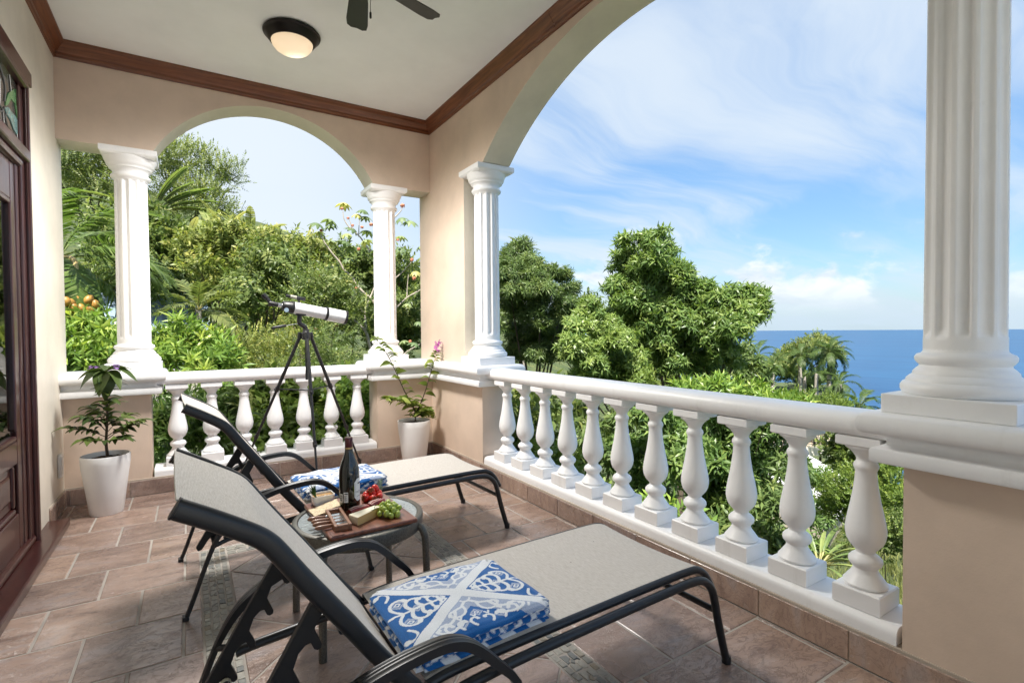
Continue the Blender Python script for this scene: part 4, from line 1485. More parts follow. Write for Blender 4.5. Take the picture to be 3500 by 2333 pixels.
bcode = wrap('barcode_label', [(A0 - 0.046, 0.040), (A0 - 0.026, 0.040), (A0 - 0.026, 0.079), (A0 - 0.046, 0.079)], RB + 0.0006, M['paper'], bt)
for i in range(11):
    z = 0.043 + i * 0.0030
    wrap('label_line', [(A0 - 0.044, z), (A0 - 0.029, z), (A0 - 0.029, z + 0.0008 + 0.0009 * (i * 7 % 3)), (A0 - 0.044, z + 0.0008 + 0.0009 * (i * 7 % 3))], RB + 0.0010, M['ink'], bcode)

# dip bowl with a sprig
bw = at_board('dip_bowl', 'white rectangular ceramic bowl of nut dip on the board', 'bowl', 0.537, 2.615, radians(3))
V = []; F = []
lev = [(0.036, 0.028, 0.0), (0.046, 0.036, 0.004), (0.052, 0.041, 0.045), (0.052, 0.041, 0.047), (0.0485, 0.0375, 0.047), (0.0465, 0.036, 0.030), (0.044, 0.034, 0.0295)]
nn_ = None
for w_, d_, z in lev:
    sec = rrect(2 * w_, 2 * d_, 0.012, 3)
    nn_ = len(sec)
    V += [(p[0], p[1], z) for p in sec]
for k in range(len(lev) - 1):
    for i in range(nn_):
        j = (i + 1) % nn_
        F.append((k * nn_ + i, k * nn_ + j, (k + 1) * nn_ + j, (k + 1) * nn_ + i))
F.append(tuple(range(nn_ - 1, -1, -1)))
F.append(tuple((len(lev) - 1) * nn_ + i for i in range(nn_)))
MB().add(V, F).ob('dish', M['ceramic'], bw, smooth=40)
MB().prism(rrect(0.091, 0.070, 0.012, 3)[::-1], 0.030, 0.0385, 2).ob('dip', M['honey'], bw, smooth=40)
for i in range(34):
    MB().box(-0.002, 0.002, -0.0014, 0.0014, 0, 0.0022).ob('chopped_nut', M['nuts'], bw, loc=(random.uniform(-0.028, 0.034), random.uniform(-0.028, 0.002), 0.0385)).rotation_euler = (random.uniform(-.6, .6), random.uniform(-.6, .6), random.uniform(0, 6))
m_simple('herb', 'green_herb', (0.045, 0.12, 0.022), 0.6, nscale=30)
sg_ = at_board('herb_sprig', 'small green herb sprig standing in the dip bowl', 'herb', 0.503, 2.600, 0, None, 0.037)
mbh = MB()
for i in range(70):
    a = random.uniform(0, 2 * pi); l = random.uniform(0.025, 0.062); sp = random.uniform(0.05, 0.42)
    b_ = random.uniform(0, 0.012)
    mbh.tube([(0, 0, b_), (-0.006 + 0.5 * l * sp * cos(a), 0.5 * l * sp * sin(a), b_ + 0.5 * l), (-0.012 + l * sp * cos(a), l * sp * sin(a), b_ + 0.93 * l)], 0.0011, 4, cap=False)
mbh.ob('needles', M['herb'], sg_, smooth=60)
MB().tube([(0.004, 0.0, 0.0), (0, 0, 0.014)], 0.002, 6).ob('stem', M['herb'], sg_)


def cracker(x, y, rz, z, tilt, label):
    mb = MB()
    w, h = 0.030, 0.052
    n1, n2 = 14, 22
    V = []; F = []
    for s in (0, 1):
        for i in range(n1):
            for j in range(n2):
                u, v = -1 + 2 * i / (n1 - 1), -1 + 2 * j / (n2 - 1)
                wob = 1 + (0.02 * sin(j * 2.2 + i) if i in (0, n1 - 1) else 0)
                dim = 0.0009 * (sin(u * 9) * sin(v * 15) > 0.6)
                V.append((u * w * wob, v * h, (0.0042 - dim + 0.0006 * sin(u * 3 + v * 5)) if s else 0.0))
    for i in range(n1 - 1):
        for j in range(n2 - 1):
            a = i * n2 + j
            F.append((a, a + 1, a + n2 + 1, a + n2))
            b = a + n1 * n2
            F.append((b, b + n2, b + n2 + 1, b + 1))
    def rim(seq):
        for p, q in zip(seq, seq[1:]):
            F.append((p, q, q + n1 * n2, p + n1 * n2))
    rim([i * n2 for i in range(n1)]); rim([(n1 - 1) * n2 + j for j in range(n2)])
    rim([i * n2 + n2 - 1 for i in range(n1)][::-1]); rim([j for j in range(n2)][::-1])
    o = mb.add(V, F).ob('cracker', M['cracker'], None, smooth=45)
    o.location = (x, y, BT + z); o.rotation_euler = (0, tilt, rz)
    return tag(o, label, 'cracker', 'crackers on the board')


cracker(0.492, 2.495, radians(5), 0.004, radians(-7), 'seeded cracker lying lowest, next to the knife handles')
cracker(0.524, 2.505, radians(2), 0.009, radians(-10), 'seeded cracker in the middle of the three')
cracker(0.560, 2.512, radians(-4), 0.017, radians(-12), 'seeded cracker on top, closest to the wine bottle')

# wooden holder with four cheese knives
hl = at_board('knife_holder', 'small wooden frame holding the cheese knives on the board', 'holder', 0.540, 2.322, radians(-3))
for (x0, x1, y0, y1) in ((-0.034, -0.020, -0.118, 0.118), (0.024, 0.038, -0.118, 0.118), (-0.020, 0.024, 0.102, 0.118), (-0.020, 0.024, -0.118, -0.100)):
    MB().box(x0, x1, y0, y1, 0.0, 0.026).ob('frame_side', M['knifewood'], hl, bevel=0.003)
MB().box(-0.0195, 0.0235, -0.0995, 0.1015, 0.0, 0.004).ob('frame_floor', M['knifewood'], hl)
for k, (y, dx) in enumerate(((2.385, 0.0), (2.345, 0.008), (2.308, 0.006), (2.262, 0.006))):
    kn = at_board('cheese_knife', ['cheese knife with wooden handle closest to the crackers', 'second cheese knife from the crackers, wooden handle', 'third cheese knife from the crackers, wooden handle', 'cheese knife with wooden handle at the board edge'][k], 'knife', 0.472 + dx, y, radians(-3 + 1.5 * k), 'cheese knives in the wooden holder', 0.012)
    P = [(-0.046, 0, 0), (-0.036, 0, 0), (-0.015, 0, 0), (0.012, 0, 0), (0.030, 0, 0)]
    MB().sweep(P, rrect(0.019, 0.020, 0.008, 3), side=(0, 1, 0), scale=[0.45, 0.95, 1.0, 0.8, 0.55]).ob('handle', M['knifewood'], kn, smooth=50)
    MB().tube([(0.029, 0, 0), (0.036, 0, 0)], 0.0065, 10).ob('ferrule', M['steel'], kn, smooth=50)
    MB().prism([(0.035, -0.004), (0.052, -0.014), (0.088, -0.015), (0.096, 0.0), (0.088, 0.012), (0.052, 0.010), (0.035, 0.004)], 0.001, 0.0025, 2).ob('blade', M['steel'], kn)

# cheese wedge
cw = at_board('cheese_wedge', 'pale yellow wedge of hard cheese with golden rind', 'cheese', 0.655, 2.290, radians(24))
L_, Wd, Hh = 0.074, 0.030, 0.036
MB().prism([(-L_, -0.036), (-L_ + 0.004, 0.030), (L_, 0.026), (L_ + 0.004, -0.010)], 0.0, Hh, 2).ob('paste', M['cheese'], cw, bevel=0.003)
MB().prism([(-L_ - 0.001, -0.0375), (-L_ + 0.0005, -0.0365), (L_ + 0.004, -0.0105), (L_ + 0.004, -0.0125)], 0.0, Hh - 0.001, 2).ob('rind', M['rind'], cw, bevel=0.001)
# cured meat
cm_lab = ('roll of dark red cured meat between bottle and cheese', 'folded slices of cured meat behind the cheese, by the strawberries')
for k, (x0, y0, x1, y1) in enumerate(((0.614, 2.388, 0.692, 2.412), (0.716, 2.418, 0.778, 2.462))):
    r = at_board('cured_meat', cm_lab[k], 'meat', (x0 + x1) / 2, (y0 + y1) / 2, atan2(y1 - y0, x1 - x0), 'cured meat rolls')
    Lm = hypot(x1 - x0, y1 - y0) / 2 + 0.008
    for s in range(3):
        yy = (s - 1) * 0.011
        pts = [(-Lm + 0.004 * s, yy, 0.010), (-Lm * 0.3, yy + 0.003, 0.013 + 0.003 * (s == 1)), (Lm * 0.4, yy - 0.002, 0.012), (Lm - 0.003 * s, yy, 0.011)]
        MB().sweep(spline(pts, 5), [(0.011 * cos(t) * (1 + 0.2 * sin(3 * t)), 0.010 * sin(t)) for t in np.linspace(0, 2 * pi, 12, endpoint=False)], None).ob('slice', M['meat'], r, smooth=60)
        MB().sweep(spline([(p[0] * 0.98, p[1] + 0.003, p[2] + 0.0096) for p in pts], 5), circ(0.0022, 6), None).ob('fat_edge', M['fat'], r, smooth=60)
# grapes
gr = at_board('grape_bunch', 'bunch of green grapes lying beside the cheese', 'grapes', 0.757, 2.285, 0)
gme = MB().ball((0, 0, 0), 0.0128, 16, 10, (1, 1, 1.18)).mesh('grape', 180)
gme.materials.append(M['grape'])
placed = []
rg = random.Random(3)
tries = 0
while len(placed) < 38 and tries < 6000:
    tries += 1
    x, y = rg.uniform(-0.055, 0.048), rg.uniform(-0.062, 0.075)
    if (x / 0.052) ** 2 + ((y - 0.004) / 0.070) ** 2 > 1: continue
    hgt = 0.040 * (1 - (x / 0.06) ** 2) * (1 - ((y - 0.004) / 0.085) ** 2)
    z = 0.0125 + rg.random() * hgt
    if all((x - a) ** 2 + (y - b) ** 2 + (z - c_) ** 2 > 0.0232 ** 2 for a, b, c_ in placed):
        placed.append((x, y, z))
for p in placed:
    instance('grape', gme, gr, p, (rg.uniform(-1, 1), rg.uniform(-1, 1), rg.uniform(0, 6)), (1, 1, 1 + rg.uniform(-0.06, 0.1)))
MB().tube(spline([(-0.10, -0.010, 0.034), (-0.070, 0.0, 0.036), (-0.045, 0.010, 0.036), (0.0, 0.005, 0.030)], 5), 0.0017, 6).ob('stalk', M['herb'], gr, smooth=60)
MB().tube(spline([(-0.060, 0.005, 0.036), (-0.055, 0.025, 0.042), (-0.040, 0.035, 0.040)], 5), 0.0013, 6).ob('stalk', M['herb'], gr, smooth=60)
# strawberries
sme = MB().lathe([(0.001, -0.024), (0.008, -0.020), (0.0145, -0.009), (0.0175, 0.002), (0.0165, 0.011), (0.011, 0.016), (0.002, 0.016)], 16).mesh('berry', 180)
sme.materials.append(M['strawberry'])
lme = MB()
for i in range(8):
    a = i * pi / 4
    lme.add([(0.002 * cos(a - .6), 0.002 * sin(a - .6), 0.0165), (0.010 * cos(a - .28), 0.010 * sin(a - .28), 0.0175), (0.0185 * cos(a), 0.0185 * sin(a), 0.013), (0.010 * cos(a + .28), 0.010 * sin(a + .28), 0.0175)], [(0, 1, 2, 3)])
lme = lme.mesh('calyx'); lme.materials.append(M['herb'])
spots = [(0.724, 2.520, 0.019, 'strawberry at the tip of the pile, closest to the bottle foot'), (0.752, 2.500, 0.018, 'strawberry lying against the cured meat slices'), (0.790, 2.512, 0.018, 'strawberry at the grape side of the pile'), (0.800, 2.556, 0.018, 'strawberry under the grey herb sprig'),
         (0.735, 2.562, 0.018, 'strawberry touching the wine bottle'), (0.770, 2.556, 0.020, 'strawberry in the middle of the pile bottom'), (0.765, 2.602, 0.018, 'strawberry at the back of the pile'), (0.755, 2.540, 0.043, 'upper strawberry resting on the pile near the bottle'), (0.787, 2.575, 0.042, 'upper strawberry resting on the pile under the herb'), (0.800, 2.612, 0.018, 'strawberry furthest back by the board edge')]
rs = random.Random(5)
for x, y, z, lab in spots:
    r = at_board('strawberry', lab, 'strawberry', x, y, 0, 'strawberries in a pile', z)
    r.rotation_euler = (rs.uniform(0.7, 1.9), rs.uniform(-0.8, 0.8), rs.uniform(0, 6.28))
    k = rs.uniform(0.92, 1.12)
    r.scale = (k, k, k)
    instance('berry', sme, r); instance('calyx', lme, r)
m_simple('greyherb', 'grey_green_herb', (0.20, 0.27, 0.18), 0.7, nscale=30)
rh = at_board('rosemary_sprig', 'grey green herb sprig behind the strawberries', 'herb', 0.826, 2.606, 0)
mbh = MB()
for i in range(90):
    t = random.random(); a = random.uniform(0, 2 * pi)
    b_ = Vector((-0.02 + 0.03 * t, -0.05 + 0.09 * t, 0.020 + 0.035 * t))
    d_ = Vector((cos(a), sin(a) * 0.6 + 0.4, 0.5)).normalized() * random.uniform(0.012, 0.024)
    mbh.tube([tuple(b_), tuple(b_ + d_)], 0.0009, 4, cap=False)
mbh.ob('needles', M['greyherb'], rh)

# ------------------------------------------------------------------ telescope on its tripod
ts = empty('telescope', (0.858, 4.735, 0), 0, 'white telescope tube with black fittings on a black tripod', 'telescope')
hub = Vector((0, 0, 1.325))
MB().lathe([(0.020, -0.045), (0.036, -0.040), (0.038, 0.015), (0.028, 0.025), (0.024, 0.050), (0.010, 0.052)], 20, (0, 0, 1.325)).ob('tripod_head', M['blackplastic'], ts, smooth=40)
feet = [Vector((0.560, 0.305, 0)), Vector((-0.555, 0.300, 0)), Vector((-0.035, -0.62, 0))]
for f in feet:
    d = (f - hub)
    dn = Vector((f.x, f.y, 0)).normalized()
    a = hub + dn * 0.045
    def LP(t): return tuple(a + (f - a) * t)
    lg_ = MB().tube([LP(0.0), LP(0.36)], 0.0150, 10).ob('leg', M['black'], ts, smooth=60)
    MB().tube([LP(0.35), LP(0.66)], 0.0118, 10).ob('leg_section', M['black'], lg_, smooth=60)
    MB().tube([LP(0.65), LP(1.0)], 0.0090, 10).ob('leg_section', M['black'], lg_, smooth=60)
    for t in (0.355, 0.66, 0.93):
        MB().tube([LP(t - 0.014), LP(t + 0.014)], 0.0195 if t < 0.5 else 0.016, 8).ob('clamp', M['blackplastic'], lg_, smooth=40)
        p = Vector(LP(t)) + dn * 0.018
        MB().ball(tuple(p), 0.009, 8, 6).ob('clamp_knob', M['blackplastic'], lg_, smooth=180)
    MB().tube([(a.x, a.y, a.z + 0.02), LP(0.02)], 0.020, 8).ob('leg_socket', M['blackplastic'], ts, smooth=40)
    q = Vector(LP(0.355))
    MB().tube([(0, 0, q.z - 0.012), tuple(q + Vector((0, 0, 0.004)))], 0.0058, 6).ob('spreader', M['blackplastic'], ts)
MB().tube([(0, 0, 1.29), (0, 0, 0.935)], 0.0105, 10).ob('centre_post', M['black'], ts, smooth=60)
# arm from head to the tube
MB().tube(spline([(0.0, 0, 1.36), (-0.010, 0, 1.395), (-0.050, 0, 1.425), (-0.052, 0, 1.475), (-0.042, 0, 1.515)], 4), 0.020, 10).ob('mount_arm', M['blackplastic'], ts, smooth=50)
ha = MB().tube([(-0.045, 0, 1.425), (-0.165, -0.02, 1.405)], 0.0035, 8).ob('pan_handle', M['steel'], ts, smooth=50)
MB().tube([(-0.160, -0.019, 1.406), (-0.175, -0.022, 1.4035), (-0.265, -0.036, 1.388), (-0.272, -0.037, 1.387)], 0.0115, 10, scale=[0.7, 1, 1, 0.7]).ob('handle_grip', M['blackplastic'], ts, smooth=50)
# optical tube: axis falls towards the front
ax0 = Vector((-0.107, 0, 1.560)); ax1 = Vector((0.353, 0.05, 1.478))
dv = (ax1 - ax0).normalized()
def TP(t): return tuple(ax0 + dv * t)
Lt = (ax1 - ax0).length
MB().tube([TP(0.0), TP(0.285)], 0.0510, 28).ob('optical_tube', M['teleswhite'], ts, smooth=60)
MB().tube([TP(0.297), TP(Lt - 0.016)], 0.0590, 28).ob('dew_shield', M['teleswhite'], ts, smooth=60)
MB().tube([TP(0.279), TP(0.283), TP(0.299), TP(0.301)], 0.0605, 28, scale=[0.9, 1, 1, 0.95]).ob('joint_ring', M['blackplastic'], ts, smooth=50)
MB().tube([TP(-0.012), TP(0.010)], 0.0535, 28).ob('end_ring', M['blackplastic'], ts, smooth=50)
ef = MB().tube([TP(Lt - 0.018), TP(Lt + 0.004)], 0.0615, 28).ob('front_ring', M['blackplastic'], ts, smooth=50)
MB().tube([TP(Lt + 0.003), TP(Lt + 0.0065)], 0.0520, 28).ob('lens_cap', M['blackplastic'], ef, smooth=50)
MB().tube([TP(Lt + 0.006), TP(Lt + 0.014)], 0.022, 20).ob('cap_knob', M['blackplastic'], ef, smooth=50)
MB().tube([TP(-0.085), TP(-0.078), TP(-0.030), TP(-0.011)], 0.0520, 24, scale=[0.62, 0.75, 0.92, 0.97]).ob('focuser', M['blackplastic'], ts, smooth=50)
MB().tube([TP(-0.118), TP(-0.083)], 0.0185, 16).ob('draw_tube', M['steel'], ts, smooth=60)
p = Vector(TP(-0.060)) + Vector((0.004, 0, -0.034))
MB().tube([(p.x, p.y - 0.050, p.z), (p.x, p.y - 0.036, p.z)], 0.0185, 18).ob('focus_knob', M['steel'], ts, smooth=40)
MB().tube([(p.x, p.y - 0.037, p.z), (p.x, p.y + 0.05, p.z)], 0.010, 10).ob('focus_axle', M['blackplastic'], ts, smooth=50)
e0 = Vector(TP(-0.115)); e1 = Vector(TP(-0.178))
MB().tube([tuple(e0), tuple(e1), tuple(e1 + Vector((-0.012, 0, 0.004)))], 0.0215, 16, scale=[0.85, 1.0, 0.9]).ob('star_diagonal', M['blackplastic'], ts, smooth=50)
ed = Vector((-0.62, -0.02, 0.76)).normalized()
e2 = e1 + Vector((0.006, 0, 0.0))
MB().tube([tuple(e2), tuple(e2 + ed * 0.055), tuple(e2 + ed * 0.058), tuple(e2 + ed * 0.088), tuple(e2 + ed * 0.095)], 0.0180, 16, scale=[0.9, 0.9, 1.15, 1.1, 1.15]).ob('eyepiece', M['blackplastic'], ts, smooth=50)
# finder
fz = Vector((0, 0, 0.085))
fp0 = Vector(TP(-0.045)) + Vector((0, 0, 0.092)); fdir = dv
fs = MB().tube([tuple(fp0 + fdir * t) for t in (-0.005, 0.030, 0.031, 0.085, 0.086, 0.150, 0.152)], 0.0125, 14, scale=[1.0, 1.0, 1.15, 1.15, 1.25, 1.3, 1.2]).ob('finder_scope', M['blackplastic'], ts, smooth=45)
m_simple('olive', 'olive_grey_enamel', (0.30, 0.29, 0.24), 0.35)
MB().tube([tuple(fp0 + fdir * 0.028), tuple(fp0 + fdir * 0.080)], 0.0150, 14).ob('finder_sleeve', M['olive'], fs, smooth=60)
MB().tube([tuple(fp0 + fdir * 0.098 + Vector((0, 0, -0.006))), tuple(fp0 + fdir * 0.096 + Vector((0.006, 0, -0.036))), tuple(fp0 + fdir * 0.105 + Vector((0.006, 0, -0.052)))], 0.010, 8, scale=[1.5, 0.8, 1.3]).ob('finder_bracket', M['blackplastic'], ts, smooth=50)
MB().box(-0.085, 0.000, -0.022, 0.022, 1.492, 1.510).ob('saddle', M['blackplastic'], ts, bevel=0.004)

# ------------------------------------------------------------------ leaves
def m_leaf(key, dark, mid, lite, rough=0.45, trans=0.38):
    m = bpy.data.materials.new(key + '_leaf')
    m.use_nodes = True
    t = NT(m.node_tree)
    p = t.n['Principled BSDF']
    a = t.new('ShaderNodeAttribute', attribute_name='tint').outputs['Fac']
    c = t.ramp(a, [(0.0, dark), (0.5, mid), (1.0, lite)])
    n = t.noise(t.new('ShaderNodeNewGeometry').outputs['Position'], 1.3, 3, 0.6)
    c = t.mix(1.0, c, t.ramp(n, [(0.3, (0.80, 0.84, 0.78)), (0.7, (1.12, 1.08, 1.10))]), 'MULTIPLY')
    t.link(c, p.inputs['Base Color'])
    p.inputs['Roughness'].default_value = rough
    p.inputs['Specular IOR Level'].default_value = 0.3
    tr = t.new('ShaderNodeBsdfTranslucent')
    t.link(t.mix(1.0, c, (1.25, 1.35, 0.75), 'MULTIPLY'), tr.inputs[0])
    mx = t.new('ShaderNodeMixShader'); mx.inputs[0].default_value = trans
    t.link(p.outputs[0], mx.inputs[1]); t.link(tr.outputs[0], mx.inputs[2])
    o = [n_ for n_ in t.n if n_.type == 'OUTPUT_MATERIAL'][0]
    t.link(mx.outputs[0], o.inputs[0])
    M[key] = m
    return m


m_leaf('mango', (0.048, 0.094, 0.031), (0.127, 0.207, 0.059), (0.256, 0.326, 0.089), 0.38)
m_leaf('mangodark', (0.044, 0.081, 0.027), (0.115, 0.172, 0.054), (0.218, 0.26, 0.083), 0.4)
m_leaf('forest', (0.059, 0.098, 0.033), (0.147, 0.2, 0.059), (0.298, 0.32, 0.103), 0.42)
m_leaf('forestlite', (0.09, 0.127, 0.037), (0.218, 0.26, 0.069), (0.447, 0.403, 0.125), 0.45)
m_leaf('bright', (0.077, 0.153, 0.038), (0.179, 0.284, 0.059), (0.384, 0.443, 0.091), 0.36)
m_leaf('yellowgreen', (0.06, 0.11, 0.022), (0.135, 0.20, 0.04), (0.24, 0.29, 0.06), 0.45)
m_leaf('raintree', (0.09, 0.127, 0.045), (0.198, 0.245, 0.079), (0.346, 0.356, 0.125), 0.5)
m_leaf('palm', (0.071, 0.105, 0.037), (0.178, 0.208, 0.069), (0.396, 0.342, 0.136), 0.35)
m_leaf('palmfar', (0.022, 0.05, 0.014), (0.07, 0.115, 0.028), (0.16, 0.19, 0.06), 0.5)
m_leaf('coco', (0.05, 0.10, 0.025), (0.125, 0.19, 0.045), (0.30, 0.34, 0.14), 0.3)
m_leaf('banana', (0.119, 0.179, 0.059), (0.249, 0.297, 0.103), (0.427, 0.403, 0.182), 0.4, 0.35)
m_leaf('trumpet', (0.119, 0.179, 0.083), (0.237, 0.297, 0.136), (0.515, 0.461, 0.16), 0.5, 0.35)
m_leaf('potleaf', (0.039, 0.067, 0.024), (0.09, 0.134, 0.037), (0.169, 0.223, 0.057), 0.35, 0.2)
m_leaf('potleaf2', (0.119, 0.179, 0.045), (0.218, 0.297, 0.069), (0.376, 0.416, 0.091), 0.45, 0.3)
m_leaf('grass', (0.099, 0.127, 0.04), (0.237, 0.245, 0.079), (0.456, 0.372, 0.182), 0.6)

TRI5 = np.array([(0, 1, 2), (0, 2, 3), (1, 4, 2), (2, 4, 3)])


def leaf5(L, Wd, droop=0.15, fold=0.12, pos=0.45):
    return np.array([(0, 0, 0), (pos * L, Wd / 2, fold * Wd), (pos * L, 0, 0.06 * L - fold * Wd * 0.6), (pos * L, -Wd / 2, fold * Wd), (L, 0, -droop * L)])


def rotm(ax, a):
    c_, s_ = cos(a), sin(a)
    return {'x': np.array([[1, 0, 0], [0, c_, -s_], [0, s_, c_]]), 'y': np.array([[c_, 0, s_], [0, 1, 0], [-s_, 0, c_]]), 'z': np.array([[c_, -s_, 0], [s_, c_, 0], [0, 0, 1]])}[ax]


def whorl(n, L, Wd, droop, el0, el1, rs, stem=0.4):
    """leaves round the end of a shoot (shoot along +z)"""
    V = []
    for i in range(n):
        l = L * rs.uniform(0.75, 1.1)
        el = el0 + (el1 - el0) * (i / max(1, n - 1)) + rs.uniform(-0.15, 0.15)
        a = i * 2.399 + rs.uniform(-0.3, 0.3)
        q = leaf5(l, Wd * rs.uniform(0.85, 1.15), droop * rs.uniform(0.6, 1.4))
        q = q @ rotm('x', rs.uniform(-0.5, 0.5)).T @ rotm('y', -el).T @ rotm('z', a).T
        q[:, 2] += stem * L * (0.2 + 0.8 * (1 - i / n)) * 0.5
        V.append(q)
    return np.array(V)            # (n, 5, 3)


def spray(n, L, Wd, droop, length, rs, el=0.35, flat=0.5):
    """leaves in two ranks along a twig lying along +z"""
    V = []
    for i in range(n):
        t = (i + 0.5) / n
        a = (0 if i % 2 else pi) + rs.uniform(-flat, flat)
        q = leaf5(L * rs.uniform(0.75, 1.1) * (1 - 0.35 * abs(t - 0.5)), Wd * rs.uniform(0.85, 1.15), droop)
        q = q @ rotm('x', rs.uniform(-0.6, 0.6)).T @ rotm('y', -el - 0.5 * t).T @ rotm('z', a).T
        q[:, 2] += length * t
        V.append(q)
    q = leaf5(L, Wd, droop) @ rotm('y', -1.3).T
    q[:, 2] += length
    V.append(q)
    return np.array(V)


_rs = random.Random(11)
TPL = {
    'mango': [whorl(10, 0.20, 0.047, 0.30, 1.0, -0.35, _rs) for _ in range(5)],
    'mangofine': [whorl(11, 0.19, 0.034, 0.34, 1.0, -0.35, _rs) for _ in range(5)],
    'broad': [spray(9, 0.115, 0.052, 0.25, 0.22, _rs) for _ in range(5)],
    'broadhang': [spray(9, 0.125, 0.046, 0.45, 0.26, _rs, 0.1) for _ in range(5)],
    'feather': [spray(14, 0.060, 0.020, 0.1, 0.26, _rs, 0.25, 0.2) for _ in range(5)],
    'fine': [spray(12, 0.055, 0.026, 0.15, 0.16, _rs) for _ in range(5)],
    'long': [whorl(9, 0.20, 0.040, 0.25, 1.25, 0.1, _rs, 0.9) for _ in range(5)],
}


def frames(axis, rng):
    n = len(axis)
    z = axis / np.linalg.norm(axis, axis=1, keepdims=True)
    r = rng.normal(size=(n, 3))
    x = r - (r * z).sum(1, keepdims=True) * z
    x /= np.linalg.norm(x, axis=1, keepdims=True)
    y = np.cross(z, x)
    return np.stack([x, y, z], 2)       # columns


def scatter(P, axis, kind, scale, tint, rng):
    """place leaf shoots; returns vertices, triangles, tint per vertex"""
    R = frames(axis, rng)
    Vs, Fs, Ts = [], [], []
    k0 = 0
    pick = rng.integers(0, len(TPL[kind]), len(P))
    for v, tpl in enumerate(TPL[kind]):
        m_ = pick == v
        if not m_.any(): continue
        nl = tpl.shape[0]
        q = tpl.reshape(-1, 3)
        V = np.einsum('nij,kj->nki', R[m_], q) * scale[m_][:, None, None] + P[m_][:, None, :]
        n = m_.sum()
        base = (np.arange(n * nl) * 5)[:, None, None] + TRI5[None]
        Vs.append(V.reshape(-1, 3)); Fs.append(base.reshape(-1, 3) + k0)
        tl = np.clip(tint[m_][:, None] + rng.normal(0, 0.12, (n, nl)), 0, 1)
        Ts.append(np.repeat(tl.reshape(-1), 5))
        k0 += n * nl * 5
    return np.concatenate(Vs), np.concatenate(Fs), np.concatenate(Ts)


def crown_points(blobs, dens, rng, sub=11, subr=(0.36, 0.52), under=0.45):
    """blobs -> clumps on their surface -> shoots on the clumps"""
    C_ = np.array([b[0] for b in blobs]); Rr = np.array([b[1] for b in blobs])
    P, N, D = [], [], []
    for bi in range(len(blobs)):
        c, r = C_[bi], Rr[bi]
        subs = []
        for s in range(sub):
            d = rng.normal(size=3); d /= np.linalg.norm(d)
            if d[2] < -0.55: d[2] *= -0.5
            subs.append((c + d * r * rng.uniform(0.45, 0.95), r.mean() * rng.uniform(*subr)))
        subs.append((c, r.mean() * 0.62))
        for q, (sc, sr) in enumerate(subs):
            n = max(3, int(dens * 4 * pi * sr * sr * (0.6 if q == len(subs) - 1 else 1.0)))
            d = rng.normal(size=(n, 3)); d /= np.linalg.norm(d, axis=1, keepdims=True)
            keep = (d[:, 2] > -0.35) | (rng.random(n) < under)
            d = d[keep]
            k = rng.uniform(0.72, 1.08, (len(d), 1))
            p = sc + d * np.array([1, 1, 0.78]) * sr * k
            # not deep inside a neighbouring blob
            ok = np.ones(len(p), bool)
            for bj in range(len(blobs)):
                if bj == bi: continue
                e = (((p - C_[bj]) / Rr[bj]) ** 2).sum(1)
                ok &= (e > 0.10) | (rng.random(len(p)) < 0.10)
            P.append(p[ok]); N.append(d[ok]); D.append(np.full(ok.sum(), rng.uniform(-0.10, 0.10)))
    return np.concatenate(P), np.concatenate(N), np.concatenate(D)


def ground_z(x, y):
    s = -0.42 * x + 0.91 * y
    z = -4.2 + 0.30 * np.maximum(0, s - 8) ** 1.0 - 0.15 * np.maximum(0, x - 4)
    z = np.where(x > 30, np.maximum(z, -12.5), z)
    fade = np.clip((np.hypot(x, y) - 150) / 60, 0, 1)
    az_ = np.degrees(np.arctan2(x, y))
    fade = np.maximum(fade, np.clip((np.hypot(x, y) - 42) / 22, 0, 1) * np.clip((az_ - 65.0) / 1.5, 0, 1))
    z = z * (1 - fade) + (-60) * fade
    return z


def limb(mb, a, b, r0, r1, bend, rng, n=6):
    a = np.array(a, float); b = np.array(b, float)
    mid = (a + b) / 2 + rng.normal(0, bend, 3) * np.linalg.norm(b - a)
    P = []
    for i in range(n):
        t = i / (n - 1)
        P.append(tuple((1 - t) ** 2 * a + 2 * t * (1 - t) * mid + t * t * b))
    mb.tube(P, 1.0, 7, cap=False, scale=[r0 + (r1 - r0) * i / (n - 1) for i in range(n)])


